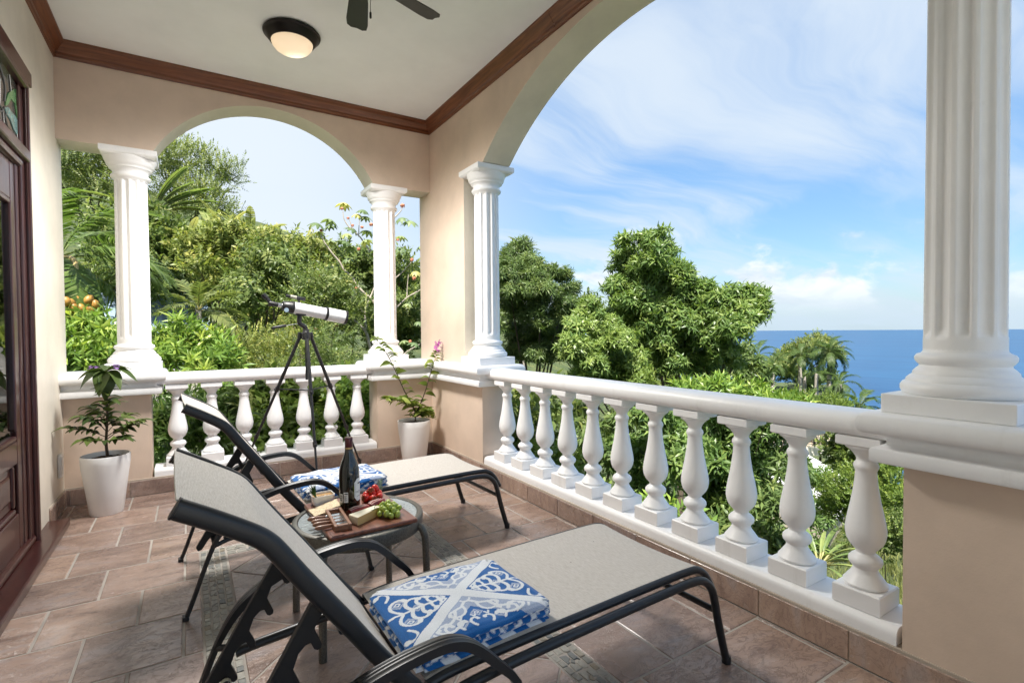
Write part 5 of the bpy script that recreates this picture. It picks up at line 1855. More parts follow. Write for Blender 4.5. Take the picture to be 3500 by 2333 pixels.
def tree(name, label, cat, group, pxblobs, d, kind, mat, dens, size=1.0, trunk=0.14, up=0.45, seed=1, bark='barkdark', sub=11, subr=(0.28, 0.50), lite=0.45, squash=0.9, base=None, under=0.45, limbs=True, fill=True):
    rng = np.random.default_rng(seed)
    blobs = []
    for b in pxblobs:
        dd = d + (b[3] if len(b) > 3 else rng.uniform(-0.06, 0.06) * d)
        c = at(b[0], b[1], dd)
        r = b[2] * size_at(b[0], b[1], dd)
        blobs.append((c, np.array([r, r, r * squash])))
    if fill:                                  # close the hollows between neighbouring lobes
        extra = []
        for i in range(len(blobs)):
            for j in range(i):
                di = np.linalg.norm(blobs[i][0] - blobs[j][0]); rs_ = blobs[i][1][0] + blobs[j][1][0]
                if 0.55 * rs_ < di < 1.05 * rs_ and rng.random() < 0.6:
                    r = 0.62 * min(blobs[i][1][0], blobs[j][1][0])
                    extra.append(((blobs[i][0] + blobs[j][0]) / 2 + rng.normal(0, 0.15 * r, 3), np.array([r, r, r * squash])))
        n_main = len(blobs)
        blobs = blobs + extra
    C_ = np.array([b[0] for b in blobs])
    m_ = C_.mean(0)
    low = C_[C_[:, 2].argmin()]
    bx, by = (m_[0] * 1.06, m_[1] * 1.06) if base is None else base
    gz = float(ground_z(np.array(bx), np.array(by)))
    gz = min(gz, C_[:, 2].min() - 0.4)
    root = empty(name, (bx, by, gz), 0, label, cat, group)
    P, N, Dt = crown_points(blobs, dens, rng, sub, subr, under)
    ax_ = N * 0.8 + np.array([0, 0, up]) + rng.normal(0, 0.28, N.shape)
    hz = (P[:, 2] - P[:, 2].min()) / max(0.1, np.ptp(P[:, 2]))
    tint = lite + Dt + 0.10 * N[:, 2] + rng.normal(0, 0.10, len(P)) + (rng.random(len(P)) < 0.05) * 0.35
    sc = size * rng.uniform(0.75, 1.2, len(P))
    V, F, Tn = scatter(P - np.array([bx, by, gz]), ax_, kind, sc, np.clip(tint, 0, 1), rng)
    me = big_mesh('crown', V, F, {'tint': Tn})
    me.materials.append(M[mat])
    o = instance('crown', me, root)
    if limbs:
        mb = MB()
        org = np.array([bx, by, gz])
        fork = np.array([bx, by, gz + 0.45 * max(0.3, m_[2] - gz)])
        limb(mb, org * 0, fork - org, trunk, trunk * 0.72, 0.03, rng)
        for q_, (c, r) in enumerate(blobs[:len(pxblobs)]):
            c = c * np.array([1.03, 1.03, 1.0])
            if q_ % 2 == 0: limb(mb, fork - org, c - org, trunk * 0.34, trunk * 0.10, 0.07, rng)
            for _ in range(3):
                dv_ = rng.normal(size=3); dv_[2] = abs(dv_[2]); dv_ /= np.linalg.norm(dv_)
                limb(mb, c - org, c - org + dv_ * r * 0.85, trunk * 0.12, trunk * 0.03, 0.08, rng, 4)
        mb.ob('trunk', M[bark], root, smooth=60)
    return root


# ------------------------------------------------------------------ palms and big leaved plants
def frond_mesh(name, L, nl, ll, arch, hang, mat, seed, width=0.035, rach=0.02, tip=0.25, tone=0.5, bare=0.12):
    """a feather leaf growing along +x and bending down"""
    rng = np.random.default_rng(seed)
    V, F, Tn = [], [], []
    n = 26
    pts = []
    ang = arch[0]
    p = np.zeros(3)
    for i in range(n + 1):
        pts.append(p.copy())
        t = i / n
        a = arch[0] + (arch[1] - arch[0]) * t ** 1.2
        p = p + np.array([cos(a), 0, sin(a)]) * L / n
    pts = np.array(pts)
    for i in range(nl):
        t = bare + (1 - bare) * (i + 0.5) / nl
        f = t * n
        k = min(n - 1, int(f))
        b = pts[k] + (pts[k + 1] - pts[k]) * (f - k)
        tv = pts[k + 1] - pts[k]; tv /= np.linalg.norm(tv)
        up = np.array([-tv[2], 0, tv[0]])
        env = min(1.0, 0.35 + 2.2 * (t - bare)) * (1 - (1 - tip) * max(0, (t - 0.55) / 0.45) ** 1.3)
        for s in (-1, 1):
            l = ll * env * rng.uniform(0.85, 1.1)
            dr = tv * rng.uniform(0.55, 0.85) + np.array([0, s, 0]) * 0.95 + up * rng.uniform(0.0, 0.35)
            dr /= np.linalg.norm(dr)
            dn = np.array([0, 0, -1.0])
            h = hang * rng.uniform(0.7, 1.3)
            m1 = b + dr * l * 0.5 + dn * l * 0.12 * h
            e = b + dr * l * (0.95 - 0.25 * min(1, h)) + dn * l * 0.55 * h
            wv = np.cross(dr, up); wv /= (np.linalg.norm(wv) + 1e-9)
            w = width * env
            k0 = len(V)
            V += [b - wv * w * 0.3, b + wv * w * 0.3, m1 + wv * w * 0.5, m1 - wv * w * 0.5, e]
            F += [(k0, k0 + 1, k0 + 2), (k0, k0 + 2, k0 + 3), (k0 + 3, k0 + 2, k0 + 4)]
            Tn += [np.clip(tone + rng.normal(0, 0.14), 0, 1)] * 5
    # midrib
    for i in range(0, n, 2):
        a, b = pts[i], pts[min(n, i + 2)]
        r0, r1 = rach * (1 - 0.9 * i / n), rach * (1 - 0.9 * min(n, i + 2) / n)
        k0 = len(V)
        for q, r in ((a, r0), (b, r1)):
            V += [q + np.array([0, r, 0]), q + np.array([0, -r, 0]), q + np.array([0, 0, -r * 1.2])]
        F += [(k0, k0 + 3, k0 + 4), (k0, k0 + 4, k0 + 1), (k0 + 1, k0 + 4, k0 + 5), (k0 + 1, k0 + 5, k0 + 2), (k0 + 2, k0 + 5, k0 + 3), (k0 + 2, k0 + 3, k0)]
        Tn += [0.85] * 6
    me = big_mesh(name, np.array(V), np.array(F), {'tint': np.array(Tn)}, smooth=False)
    me.materials.append(M[mat])
    return me


def palm(name, label, group, crown_at, R_, nf, mats, base=None, trunk_r=0.12, seed=1, el=(1.2, -0.5), meshes=None, bark='palmbark', arch_kw=None, shaft=None, rough=True, az=None):
    rng = np.random.default_rng(seed)
    c = np.array(crown_at)
    bx, by = (c[0], c[1]) if base is None else base
    gz = float(ground_z(np.array(bx), np.array(by)))
    gz = min(gz, c[2] - 1.0)
    root = empty(name, (bx, by, gz), 0, label, 'palm', group)
    top = c - np.array([bx, by, gz])
    mb = MB()
    P = []
    for i in range(9):
        t = i / 8
        P.append((top[0] * t * t, top[1] * t * t, top[2] * t))
    mb.tube(P, trunk_r, 12, cap=False, scale=[1.25 - 0.35 * i / 8 for i in range(9)])
    mb.ob('trunk', M[bark], root, smooth=60)
    if shaft:
        MB().tube([tuple(top - np.array([0, 0, shaft])), tuple(top - np.array([0, 0, shaft * 0.6])), tuple(top)], trunk_r, 10, scale=[0.85, 0.9, 0.55]).ob('crownshaft', M['banana'], root, smooth=60)
    for i in range(nf):
        t = (i + 0.5) / nf
        e = el[0] + (el[1] - el[0]) * t + rng.uniform(-0.12, 0.12)
        a = (i * 2.39996 + rng.uniform(-0.25, 0.25)) if az is None else az[i % len(az)] + rng.uniform(-0.1, 0.1)
        me = meshes[int(rng.integers(0, len(meshes)))]
        o = instance('frond', me, root, tuple(top))
        o.rotation_euler = (rng.uniform(-0.25, 0.25), -e, a)
        k = R_ * rng.uniform(0.88, 1.08)
        o.scale = (k, k, k)
    return root


def blade_leaf(name, L, Wd, mat, seed, arch=(1.3, 0.6), tears=6, tone=0.5, fold=0.25):
    """a big paddle leaf (banana kind) on a stalk; grows along +x bending from arch[0] to arch[1] elevation"""
    rng = np.random.default_rng(seed)
    n = 18
    V, F, Tn = [], [], []
    p = np.zeros(3); st = 0.35 * L
    pts = []
    for i in range(n + 1):
        pts.append(p.copy())
        t = i / n
        a = arch[0] + (arch[1] - arch[0]) * t
        p = p + np.array([cos(a), 0, sin(a)]) * (L + st) / n
    pts = np.array(pts)
    fr = st / (L + st)
    torn = set(rng.integers(3, n, tears).tolist())
    for s in (-1, 1):
        prev = None
        for i in range(n + 1):
            t = i / n
            if t < fr: continue
            u = (t - fr) / (1 - fr)
            w = Wd / 2 * (sin(pi * min(1, u * 0.98 + 0.02)) ** 0.55) * (1 if u < 0.98 else 0.2)
            k = min(n - 1, i)
            tv = pts[k + 1 if k < n else k] - pts[k]; tv = tv / (np.linalg.norm(tv) + 1e-9)
            up = np.array([-tv[2], 0, tv[0]])
            e = pts[i] + np.array([0, s, 0]) * w + up * w * fold - (np.array([0, 0, 1]) * w * 0.25)
            cur = (pts[i], e)
            if prev is not None:
                k0 = len(V)
                gap = 0.25 if i in torn else 0.0
                pe = prev[1] + (e - prev[1]) * gap
                V += [prev[0], prev[0] + (pe - prev[0]) * 0.5 + up * w * 0.06, pe, e, cur[0] + (e - cur[0]) * 0.5 + up * w * 0.06, cur[0]]
                F += [(k0, k0 + 1, k0 + 4), (k0, k0 + 4, k0 + 5), (k0 + 1, k0 + 2, k0 + 3), (k0 + 1, k0 + 3, k0 + 4)]
                Tn += [np.clip(tone + rng.normal(0, 0.08), 0, 1)] * 6
            prev = cur
    r = 0.022 * L
    for i in range(0, n, 2):
        a, b = pts[i], pts[i + 2]
        k0 = len(V)
        for q, rr in ((a, r * (1.2 - i / n)), (b, r * (1.2 - (i + 2) / n))):
            V += [q + np.array([0, rr, 0]), q + np.array([0, -rr, 0]), q + np.array([0, 0, -rr * 1.5])]
        F += [(k0, k0 + 3, k0 + 4), (k0, k0 + 4, k0 + 1), (k0 + 1, k0 + 4, k0 + 5), (k0 + 1, k0 + 5, k0 + 2), (k0 + 2, k0 + 5, k0 + 3), (k0 + 2, k0 + 3, k0)]
        Tn += [0.95] * 6
    me = big_mesh(name, np.array(V), np.array(F), {'tint': np.array(Tn)}, smooth=False)
    me.materials.append(M[mat])
    return me

# ------------------------------------------------------------------ potted plants
def leaf_mesh(name, L, Wd, mat, tone, droop=0.2, n=8, seed=0, wavy=0.0, point=1.0):
    rng = np.random.default_rng(seed)
    V, F = [], []
    for i in range(n + 1):
        t = i / n
        w = Wd / 2 * (sin(pi * t ** 0.8) ** 0.8) * (1 - 0.15 * t * point) if 0 < t < 1 else 0.0008
        z = 0.10 * L * sin(pi * t * 0.9) - droop * L * t * t
        wz = wavy * L * sin(t * 9)
        for s in (-1, 0, 1):
            V.append((L * t, s * w, z + abs(s) * w * 0.35 + s * wz))
    for i in range(n):
        a = 3 * i
        F += [(a, a + 3, a + 4, a + 1), (a + 1, a + 4, a + 5, a + 2)]
    me = big_mesh(name, np.array(V), np.array(F), {'tint': np.full(len(V), tone)})
    me.materials.append(M[mat])
    return me


def add_leaf(me, parent, p, az, el, roll, k):
    o = instance('leaf', me, parent, p)
    o.rotation_mode = 'ZYX' if False else 'XYZ'
    o.rotation_euler = (Matrix.Rotation(az, 3, 'Z') @ Matrix.Rotation(-el, 3, 'Y') @ Matrix.Rotation(roll, 3, 'X')).to_euler()
    o.scale = (k, k, k)
    return o


def pot(x, y, rt, rb, h, label, tilt=0.0):
    r = empty('plant_pot', (x, y, 0), 0, label, 'pot', 'white plant pots')
    MB().lathe([(rb * 0.6, 0.002), (rb * 0.97, 0.0), (rb, 0.006), (rb + (rt - rb) * 0.55, h * 0.5), (rt * 0.992, h * 0.85), (rt, h - 0.004), (rt - 0.002, h), (rt - 0.009, h), (rt - 0.011, h - 0.01), (rt - 0.016, h - 0.05)], 56, cap=False).ob('shell', M['pot'], r, smooth=40)
    V = []; F = []
    rr = rt - 0.014
    V.append((0, 0, h - 0.030))
    for k in range(1, 9):
        for i in range(40):
            a = 2 * pi * i / 40
            V.append((rr * k / 8 * cos(a), rr * k / 8 * sin(a), h - 0.038 + 0.012 * (1 - k / 8) + random.uniform(-0.005, 0.006)))
    for i in range(40):
        F.append((0, 1 + i, 1 + (i + 1) % 40))
    for k in range(7):
        for i in range(40):
            a = 1 + k * 40
            F.append((a + i, a + 40 + i, a + 40 + (i + 1) % 40, a + (i + 1) % 40))
    MB().add(V, F).ob('soil', M['soil'], r, smooth=30)
    return r


pot(-0.553, 4.905, 0.153, 0.104, 0.440, 'tapered white plastic pot beside the house wall')
pot(1.935, 4.985, 0.165, 0.118, 0.440, 'tapered white plastic pot in the balcony corner')
LF = [leaf_mesh('leaf', 1.0, 0.50, 'potleaf', t, 0.28, 8, i, 0.015) for i, t in enumerate((0.15, 0.4, 0.7))]
LB = [leaf_mesh('leaf', 1.0, 0.58, 'potleaf', t, 0.5, 10, i + 5, 0.02) for i, t in enumerate((0.1, 0.3, 0.5))]
rp = random.Random(21)
pl1 = empty('potted_shrub', (-0.540, 4.905, 0.405), 0, 'upright potted shrub with broad drooping leaves and mauve flowers', 'plant')
stem = spline([(0, 0, 0), (-0.008, 0, 0.12), (0.0, 0, 0.26), (0.004, 0, 0.42), (0.002, 0, 0.56), (0.0, 0, 0.67)], 5)
MB().tube(stem, 0.0095, 10, scale=[1.15 - 0.75 * i / (len(stem) - 1) for i in range(len(stem))]).ob('stem', M['twig'], pl1, smooth=60)
for (z0, dx, dy, dz) in ((0.16, -0.20, -0.03, 0.09), (0.15, 0.15, 0.02, 0.08), (0.17, 0.20, -0.05, 0.10), (0.20, -0.12, -0.05, 0.13), (0.13, 0.10, -0.10, 0.02), (0.20, 0.12, 0.10, 0.10), (0.22, -0.10, 0.08, 0.16), (0.13, -0.10, -0.09, 0.03)):
    P = spline([(0, 0, z0), (dx * 0.5, dy * 0.5, z0 + dz * 0.7), (dx, dy, z0 + dz)], 4)
    MB().tube(P, 0.003, 6).ob('twig', M['twig'], pl1, smooth=60)
    for i, q in enumerate(P[2:]):
        for s in (-1, 1):
            add_leaf(rp.choice(LF), pl1, q, atan2(dy, dx) + s * rp.uniform(0.5, 1.2), rp.uniform(-0.1, 0.45), rp.uniform(-0.5, 0.5), rp.uniform(0.070, 0.110))
    add_leaf(rp.choice(LF), pl1, P[-1], atan2(dy, dx), 0.1, 0, rp.uniform(0.10, 0.13))
for k in range(26):
    z = 0.24 + 0.28 * (k / 26)
    add_leaf(rp.choice(LF), pl1, (rp.uniform(-0.012, 0.012), rp.uniform(-0.01, 0.01), z), k * 2.4, rp.uniform(0.0, 0.6), rp.uniform(-0.4, 0.4), rp.uniform(0.095, 0.14) * (1.1 - 0.5 * abs(k / 26 - 0.3)))
for k, (a, e, s) in enumerate(((0.1, 0.45, 0.16), (1.0, 0.3, 0.15), (2.0, 0.35, 0.15), (2.9, 0.15, 0.16), (3.6, -0.25, 0.18), (4.4, -0.75, 0.19), (4.9, -1.05, 0.20), (5.5, -0.35, 0.18), (6.0, 0.0, 0.20), (0.5, 0.65, 0.12), (2.5, 0.7, 0.11), (3.3, -0.9, 0.16))):
    add_leaf(rp.choice(LB), pl1, (0.0, 0, 0.655 + 0.006 * (k % 3)), a, e, rp.uniform(-0.3, 0.3), s)
for k in range(7):
    add_leaf(rp.choice(LF), pl1, (0.002, 0, 0.50 + 0.012 * k), k * 2.1, rp.uniform(0.0, 0.4), 0, rp.uniform(0.09, 0.13))
PET = MB()
for i in range(6):
    a = i * pi / 3
    PET.add([(0, 0, 0), (0.6 * cos(a - .4), 0.6 * sin(a - .4), 0.25), (1.0 * cos(a), 1.0 * sin(a), 0.2), (0.6 * cos(a + .4), 0.6 * sin(a + .4), 0.25)], [(0, 1, 2, 3)])
PET = PET.mesh('flower'); PET.materials.append(M['petal'])
m_simple('mauve', 'mauve_petal', (0.42, 0.24, 0.58), 0.6, nscale=40, nstr=0, var=0.3)
PE2 = PET.copy(); PE2.materials.clear(); PE2.materials.append(M['mauve'])
for cx_, cy_ in ((-0.065, -0.05), (0.075, -0.05)):
    for i in range(13):
        o = instance('flower', PE2, pl1, (cx_ + rp.uniform(-0.03, 0.03), cy_ + rp.uniform(-0.02, 0.02), 0.690 + rp.uniform(-0.012, 0.018)), (rp.uniform(-0.8, 0.8), rp.uniform(-0.8, 0.8), rp.uniform(0, 6)))
        o.scale = (0.012,) * 3

LG = [leaf_mesh('leaf', 1.0, 0.62, 'potleaf2', t, 0.25, 8, i + 11, 0.02) for i, t in enumerate((0.2, 0.45, 0.75))]
pl2 = empty('bougainvillea', (1.945, 4.985, 0.405), 0, 'young bougainvillea with two arching stems and one magenta flower head', 'plant')
stems = [
    [(0, 0, 0), (0.005, 0, 0.09), (-0.03, -0.02, 0.19), (-0.12, -0.05, 0.33), (-0.21, -0.07, 0.52), (-0.30, -0.08, 0.70), (-0.385, -0.09, 0.83), (-0.425, -0.09, 0.885)],
    [(0.002, 0, 0.08), (0.05, -0.02, 0.19), (0.11, -0.03, 0.34), (0.155, -0.03, 0.48), (0.205, -0.03, 0.62), (0.235, -0.03, 0.72)],
    [(-0.008, -0.01, 0.13), (-0.06, -0.04, 0.20), (-0.16, -0.09, 0.245), (-0.27, -0.12, 0.28), (-0.36, -0.14, 0.29)],
    [(0.0, 0, 0.06), (0.04, -0.05, 0.10), (0.10, -0.09, 0.14)],
    [(0.0, 0, 0.05), (0.07, 0.02, 0.12), (0.15, 0.02, 0.10), (0.19, 0.0, 0.03)],
]
for si, st in enumerate(stems):
    P = spline(st, 7)
    MB().tube(P, 0.0065 if si < 2 else 0.0035, 8, scale=[1.2 - 0.95 * i / (len(P) - 1) for i in range(len(P))]).ob('stem', M['twig'], pl2, smooth=60)
    for i, q in enumerate(P[4:], 4):
        if si < 2 and i % 2 and i < 24: continue
        t = i / len(P)
        k = (0.092 if si < 2 else 0.095) * rp.uniform(0.7, 1.25) * (1.15 - 0.75 * max(0, t - 0.72) * 2.6)
        for s in ((rp.choice((-1, 1)),) if (si < 2 and t < 0.9) else (-1, 1)):
            add_leaf(rp.choice(LG), pl2, q, rp.uniform(0, 6.28) if si > 2 else (0 if s > 0 else pi) + rp.uniform(-0.9, 0.5), rp.uniform(-0.2, 0.5), rp.uniform(-0.6, 0.6), max(0.02, k))
for i in range(34):
    t = i / 33
    o = instance('flower', PET, pl2, (0.228 + 0.02 * t + rp.uniform(-0.034, 0.034), -0.035 + rp.uniform(-0.03, 0.03), 0.715 + 0.125 * t + rp.uniform(-0.01, 0.01)), (rp.uniform(-1.2, 1.2), rp.uniform(-1.2, 1.2), rp.uniform(0, 6)))
    o.scale = (rp.uniform(0.014, 0.021),) * 3

# ------------------------------------------------------------------ sea and land
V = [(0, 0, 0)]; F = []
NS = 160
rings = [120, 200, 350, 700, 1500, 3500, 7000, 13000]
for r in rings:
    for i in range(NS):
        a = 2 * pi * i / NS
        V.append((r * cos(a), r * sin(a), 0))
for i in range(NS):
    F.append((0, 1 + i, 1 + (i + 1) % NS))
for k in range(len(rings) - 1):
    a = 1 + k * NS
    for i in range(NS):
        F.append((a + i, a + NS + i, a + NS + (i + 1) % NS, a + (i + 1) % NS))
ms, tse, pse = material('sea_water', (0.006, 0.04, 0.1), 0.3, spec=0.10)
g = tse.new('ShaderNodeNewGeometry').outputs['Position']
w1 = tse.noise(tse.mapping(g, scale=(0.05, 0.012, 0.05), rot=(0, 0, radians(62))), 1.0, 5, 0.6, 0.4)
w2 = tse.noise(tse.mapping(g, scale=(0.0035, 0.0004, 0.004), rot=(0, 0, radians(62))), 1.0, 7, 0.68, 0.3)
cs = tse.ramp(tse.math('ADD', tse.math('MULTIPLY', w1, 0.5), tse.math('MULTIPLY', w2, 0.5)), [(0.36, (0.0012, 0.026, 0.088)), (0.64, (0.006, 0.064, 0.155))])
tse.link(cs, pse.inputs['Base Color'])
bump(tse, pse, w1, 0.5, 1.0)
sea = MB().add(V, F).ob('sea', ms, loc=(0, 0, -50.0))
tag(sea, kind='structure')

gx = np.concatenate([np.linspace(-90, -10, 20), np.linspace(-8, 40, 49), np.linspace(43, 240, 40)])
gy = np.concatenate([np.linspace(-60, -6, 16), np.linspace(-4, 44, 49), np.linspace(48, 240, 40)])
GX, GY = np.meshgrid(gx, gy, indexing='ij')
GZ = ground_z(GX, GY) + 0.25 * np.sin(GX * 0.9 + 0.7 * np.sin(GY * 0.6)) * np.sin(GY * 0.8 + 1) * np.clip(np.hypot(GX, GY) / 8 - 0.6, 0, 1)
GZ = np.minimum(GZ, np.where((GX > -1.4) & (GX < 3) & (GY > -6) & (GY < 6), -3.9, 1e3))
idx = np.arange(GX.size).reshape(GX.shape)
F = np.stack([idx[:-1, :-1], idx[1:, :-1], idx[1:, 1:], idx[:-1, 1:]], -1).reshape(-1, 4)
me = big_mesh('hillside', np.stack([GX, GY, GZ], -1).reshape(-1, 3), F)
mh, th, ph = material('hillside_soil_and_grass', (0.06, 0.075, 0.025), 0.95)
gp = th.new('ShaderNodeNewGeometry').outputs['Position']
nh = th.noise(gp, 0.6, 7, 0.68)
th.link(th.ramp(nh, [(0.30, (0.020, 0.030, 0.010)), (0.5, (0.050, 0.075, 0.018)), (0.68, (0.110, 0.120, 0.035))]), ph.inputs['Base Color'])
bump(th, ph, th.noise(gp, 9, 6, 0.7), 1.0, 0.15)
me.materials.append(mh)
tag(instance('hillside', me), kind='structure')


def house(name, label, cx, cy, gz, w, dpt, hw_, rise, rz, roof_col, wall_col, key, ridge_axis=0):
    """small house: walls, two-pitch corrugated roof, windows"""
    r = empty(name, (cx, cy, gz), rz, label, 'house')
    m_simple(key + 'w', key + '_wall', wall_col, 0.8, nscale=5)
    mr, tr, pr = material(key + '_roof_sheet', roof_col, 0.45, 0.0)
    n = tr.noise(coords(tr), 2.5, 5, 0.6)
    tr.link(tr.ramp(n, [(0.3, tuple(c * 0.75 for c in roof_col)), (0.7, roof_col)]), pr.inputs['Base Color'])
    MB().prism([(-w / 2, -dpt / 2), (w / 2, -dpt / 2), (w / 2, dpt / 2), (-w / 2, dpt / 2)][::-1], 0, hw_, 2).ob('wall', M[key + 'w'], r)
    MB().prism([(-dpt / 2, hw_ - 0.01), (0, hw_ + rise * 0.93), (dpt / 2, hw_ - 0.01)], -w / 2 + 0.02, w / 2 - 0.02, 0).ob('gable', M[key + 'w'], r)
    for s in (-1, 1):
        nx = int(w / 0.11)
        V = []; F = []
        for i in range(nx + 1):
            x = -w / 2 - 0.3 + (w + 0.6) * i / nx
            dz = 0.028 * (1 if i % 2 else -1)
            V += [(x, s * (dpt / 2 + 0.4), hw_ - 0.4 * rise / (dpt / 2) + dz), (x, 0, hw_ + rise + dz), (x, s * (dpt / 2 + 0.4), hw_ - 0.4 * rise / (dpt / 2) + dz - 0.03), (x, 0, hw_ + rise + dz - 0.03)]
        for i in range(nx):
            a = 4 * i; b = a + 4
            F += [(a, b, b + 1, a + 1), (a + 2, a + 3, b + 3, b + 2), (a, a + 2, b + 2, b)]
        MB().add(V, F).ob('roof_slope', mr, r)
    MB().tube([(-w / 2 - 0.3, 0, hw_ + rise + 0.03), (w / 2 + 0.3, 0, hw_ + rise + 0.03)], 0.07, 8).ob('ridge', mr, r)
    for i in range(2):
        for s in (-1, 1):
            x = (-0.25 + 0.5 * i) * w
            f = MB().box(x - 0.45, x + 0.45, s * dpt / 2 - 0.04, s * dpt / 2 + 0.04, 0.9, 2.0).ob('window', M['outlet'], r)
            MB().box(x - 0.38, x + 0.38, s * dpt / 2 - 0.05, s * dpt / 2 + 0.05, 0.97, 1.93).ob('pane', M['leadglass'], f)
    return r


# blue-grey roof among the trees at the house-wall side
c = at(575, 1072, 19.0)
house('house', 'small house with blue grey corrugated roof behind the areca palm', c[0] - 1.6, c[1] + 1.6, c[2] - 3.0, 4.6, 4.2, 2.6, 1.3, radians(4), (0.27, 0.36, 0.45), (0.45, 0.42, 0.36), 'bluehouse')
c = at(2795, 1590, 24.0)
house('house', 'small house with white corrugated roof below the long balustrade', c[0] - 0.8, c[1] + 0.9, c[2] - 3.0, 4.6, 3.6, 2.2, 0.9, radians(18), (0.50, 0.50, 0.50), (0.35, 0.31, 0.25), 'whitehouse')
# deck with chairs below the rail
c = at(2800, 1512, 32.0)
dk = empty('terrace_deck', (c[0], c[1], c[2]), radians(-38), 'distant terrace with dark railing and white kerb below the handrail', 'terrace')
m_simple('deckwood', 'terrace_boards', (0.36, 0.30, 0.22), 0.8)
m_simple('deckwhite', 'terrace_kerb_paint', (0.62, 0.58, 0.48), 0.7)
MB().box(-2.4, 1.2, -0.9, 2.6, -0.50, -0.02).ob('slab', M['deckwhite'], dk)
for i in range(14):
    MB().box(-2.38 + i * 0.255, -2.15 + i * 0.255, -0.85, 2.55, -0.018, 0.0).ob('board', M['deckwood'], dk)
for i in range(7):
    x = -2.3 + i * 0.56
    MB().box(x - 0.05, x + 0.05, -0.86, -0.76, 0.0, 0.72).ob('post', M['black'], dk)
MB().box(-2.35, 1.15, -0.87, -0.75, 0.72, 0.79).ob('handrail', M['black'], dk)
m_simple('rattan', 'orange_rattan', (0.42, 0.17, 0.06), 0.6, nscale=60, nstr=0.4, var=0.4)
m_simple('canvas', 'cream_canvas', (0.66, 0.62, 0.52), 0.8)
for k, (x, y, mt, lb) in enumerate(((-0.5, 0.1, 'rattan', 'orange rattan chair on the distant terrace'), (0.4, 0.2, 'canvas', 'cream rounded chair on the distant terrace, beside the orange one'))):
    p = (Matrix.Rotation(radians(-38), 3, 'Z') @ Vector((x, y, 0)))
    ch_ = empty('terrace_chair', (c[0] + p.x, c[1] + p.y, c[2] + 0.002), radians(140 + 40 * k), lb, 'chair', 'chairs on the distant terrace')
    MB().box(-0.28, 0.28, -0.28, 0.28, 0.36, 0.44).ob('seat', M[mt], ch_, bevel=0.02)
    MB().prism([(0.30 * cos(a), 0.30 * sin(a)) for a in np.linspace(radians(-20), radians(200), 12)] + [(0.25 * cos(a), 0.25 * sin(a)) for a in np.linspace(radians(200), radians(-20), 12)], 0.44, 0.95, 2).ob('backrest', M[mt], ch_)
    for sx in (-1, 1):
        for sy in (-1, 1):
            MB().box(sx * 0.24 - 0.02, sx * 0.24 + 0.02, sy * 0.24 - 0.02, sy * 0.24 + 0.02, 0, 0.36).ob('leg', M[mt], ch_)
# roof over the terrace
MB().add([(-2.8, 1.2, 1.15), (0.6, 1.2, 1.15), (0.6, 2.4, 1.3), (-2.8, 2.4, 1.3), (-2.8, 1.2, 1.22), (0.6, 1.2, 1.22), (0.6, 2.4, 1.37), (-2.8, 2.4, 1.37)],
         [(3, 2, 1, 0), (4, 5, 6, 7), (0, 1, 5, 4), (1, 2, 6, 5), (2, 3, 7, 6), (3, 0, 4, 7)]).ob('canopy', M['deckwhite'], dk)

# ------------------------------------------------------------------ trees
GR1 = 'trees growing beyond the balustrades'
Z4 = lambda x, y, r, *a: (1700 + x / 2.24, 750 + y / 2.24, r / 2.24, *a)
tree('mango_tree', 'tall mango tree with glossy leaves standing before the sea', 'tree', GR1,
     [Z4(*b) for b in ((1195, 160, 120), (965, 175, 62), (1290, 250, 95), (1000, 330, 125), (1190, 320, 140), (1420, 450, 120), (1100, 480, 165), (890, 500, 90), (1290, 560, 175), (1000, 650, 140), (1180, 700, 160), (1490, 620, 140),
                       (1690, 620, 125), (1880, 600, 120), (2000, 580, 75), (1600, 760, 160), (1830, 740, 150), (2020, 730, 95), (1440, 880, 150), (1640, 930, 140), (1800, 860, 110), (1560, 1110, 160), (1740, 1070, 130), (1380, 1120, 110), (1150, 840, 130, -0.3), (1290, 790, 130, -0.2), (1240, 960, 130, -0.2), (1060, 790, 120, 0.0), (1420, 1010, 130, 0.3), (1200, 1080, 130, 0.3), (1120, 520, 230, 0.7), (1260, 760, 250, 0.8), (1600, 770, 210, 0.7), (1050, 880, 220, 0.8), (1500, 980, 210, 0.8), (1200, 280, 120, 0.4), (1800, 720, 170, 0.6), (1430, 560, 130), (1560, 540, 100), (1380, 420, 110), (1700, 700, 130), (1120, 600, 130, -0.3), (1500, 800, 140, -0.3))],
     11.5, 'mango', 'mango', 62, 0.80, 0.10, 0.35, 3, sub=11, lite=0.58)
tree('shrub_tree', 'light green leafy tree between the two mango trees', 'tree', GR1,
     [Z4(*b) for b in ((700, 700, 110), (640, 830, 130), (800, 860, 140), (620, 990, 130), (800, 1010, 140), (960, 920, 110), (1000, 1090, 140), (690, 1120, 140), (880, 1180, 150), (1100, 1210, 130), (600, 1230, 120))],
     9.8, 'mango', 'mango', 76, 0.68, 0.08, 0.40, 4, sub=10, lite=0.72)
tree('mango_tree', 'dark narrow leaved mango tree behind the corner column', 'tree', GR1,
     [Z4(*b) for b in ((150, 250, 100), (110, 330, 110), (230, 330, 100), (260, 400, 130), (80, 420, 120), (400, 420, 85), (500, 450, 75), (150, 560, 150), (350, 560, 150), (530, 560, 100), (90, 720, 140), (290, 740, 165), (500, 690, 130), (190, 900, 150), (420, 880, 150), (100, 1020, 100), (330, 1060, 140), (510, 1020, 110), (-60, 560, 150), (-60, 800, 150))],
     14.5, 'mangofine', 'mangodark', 46, 0.95, 0.13, 0.3, 5, sub=10)
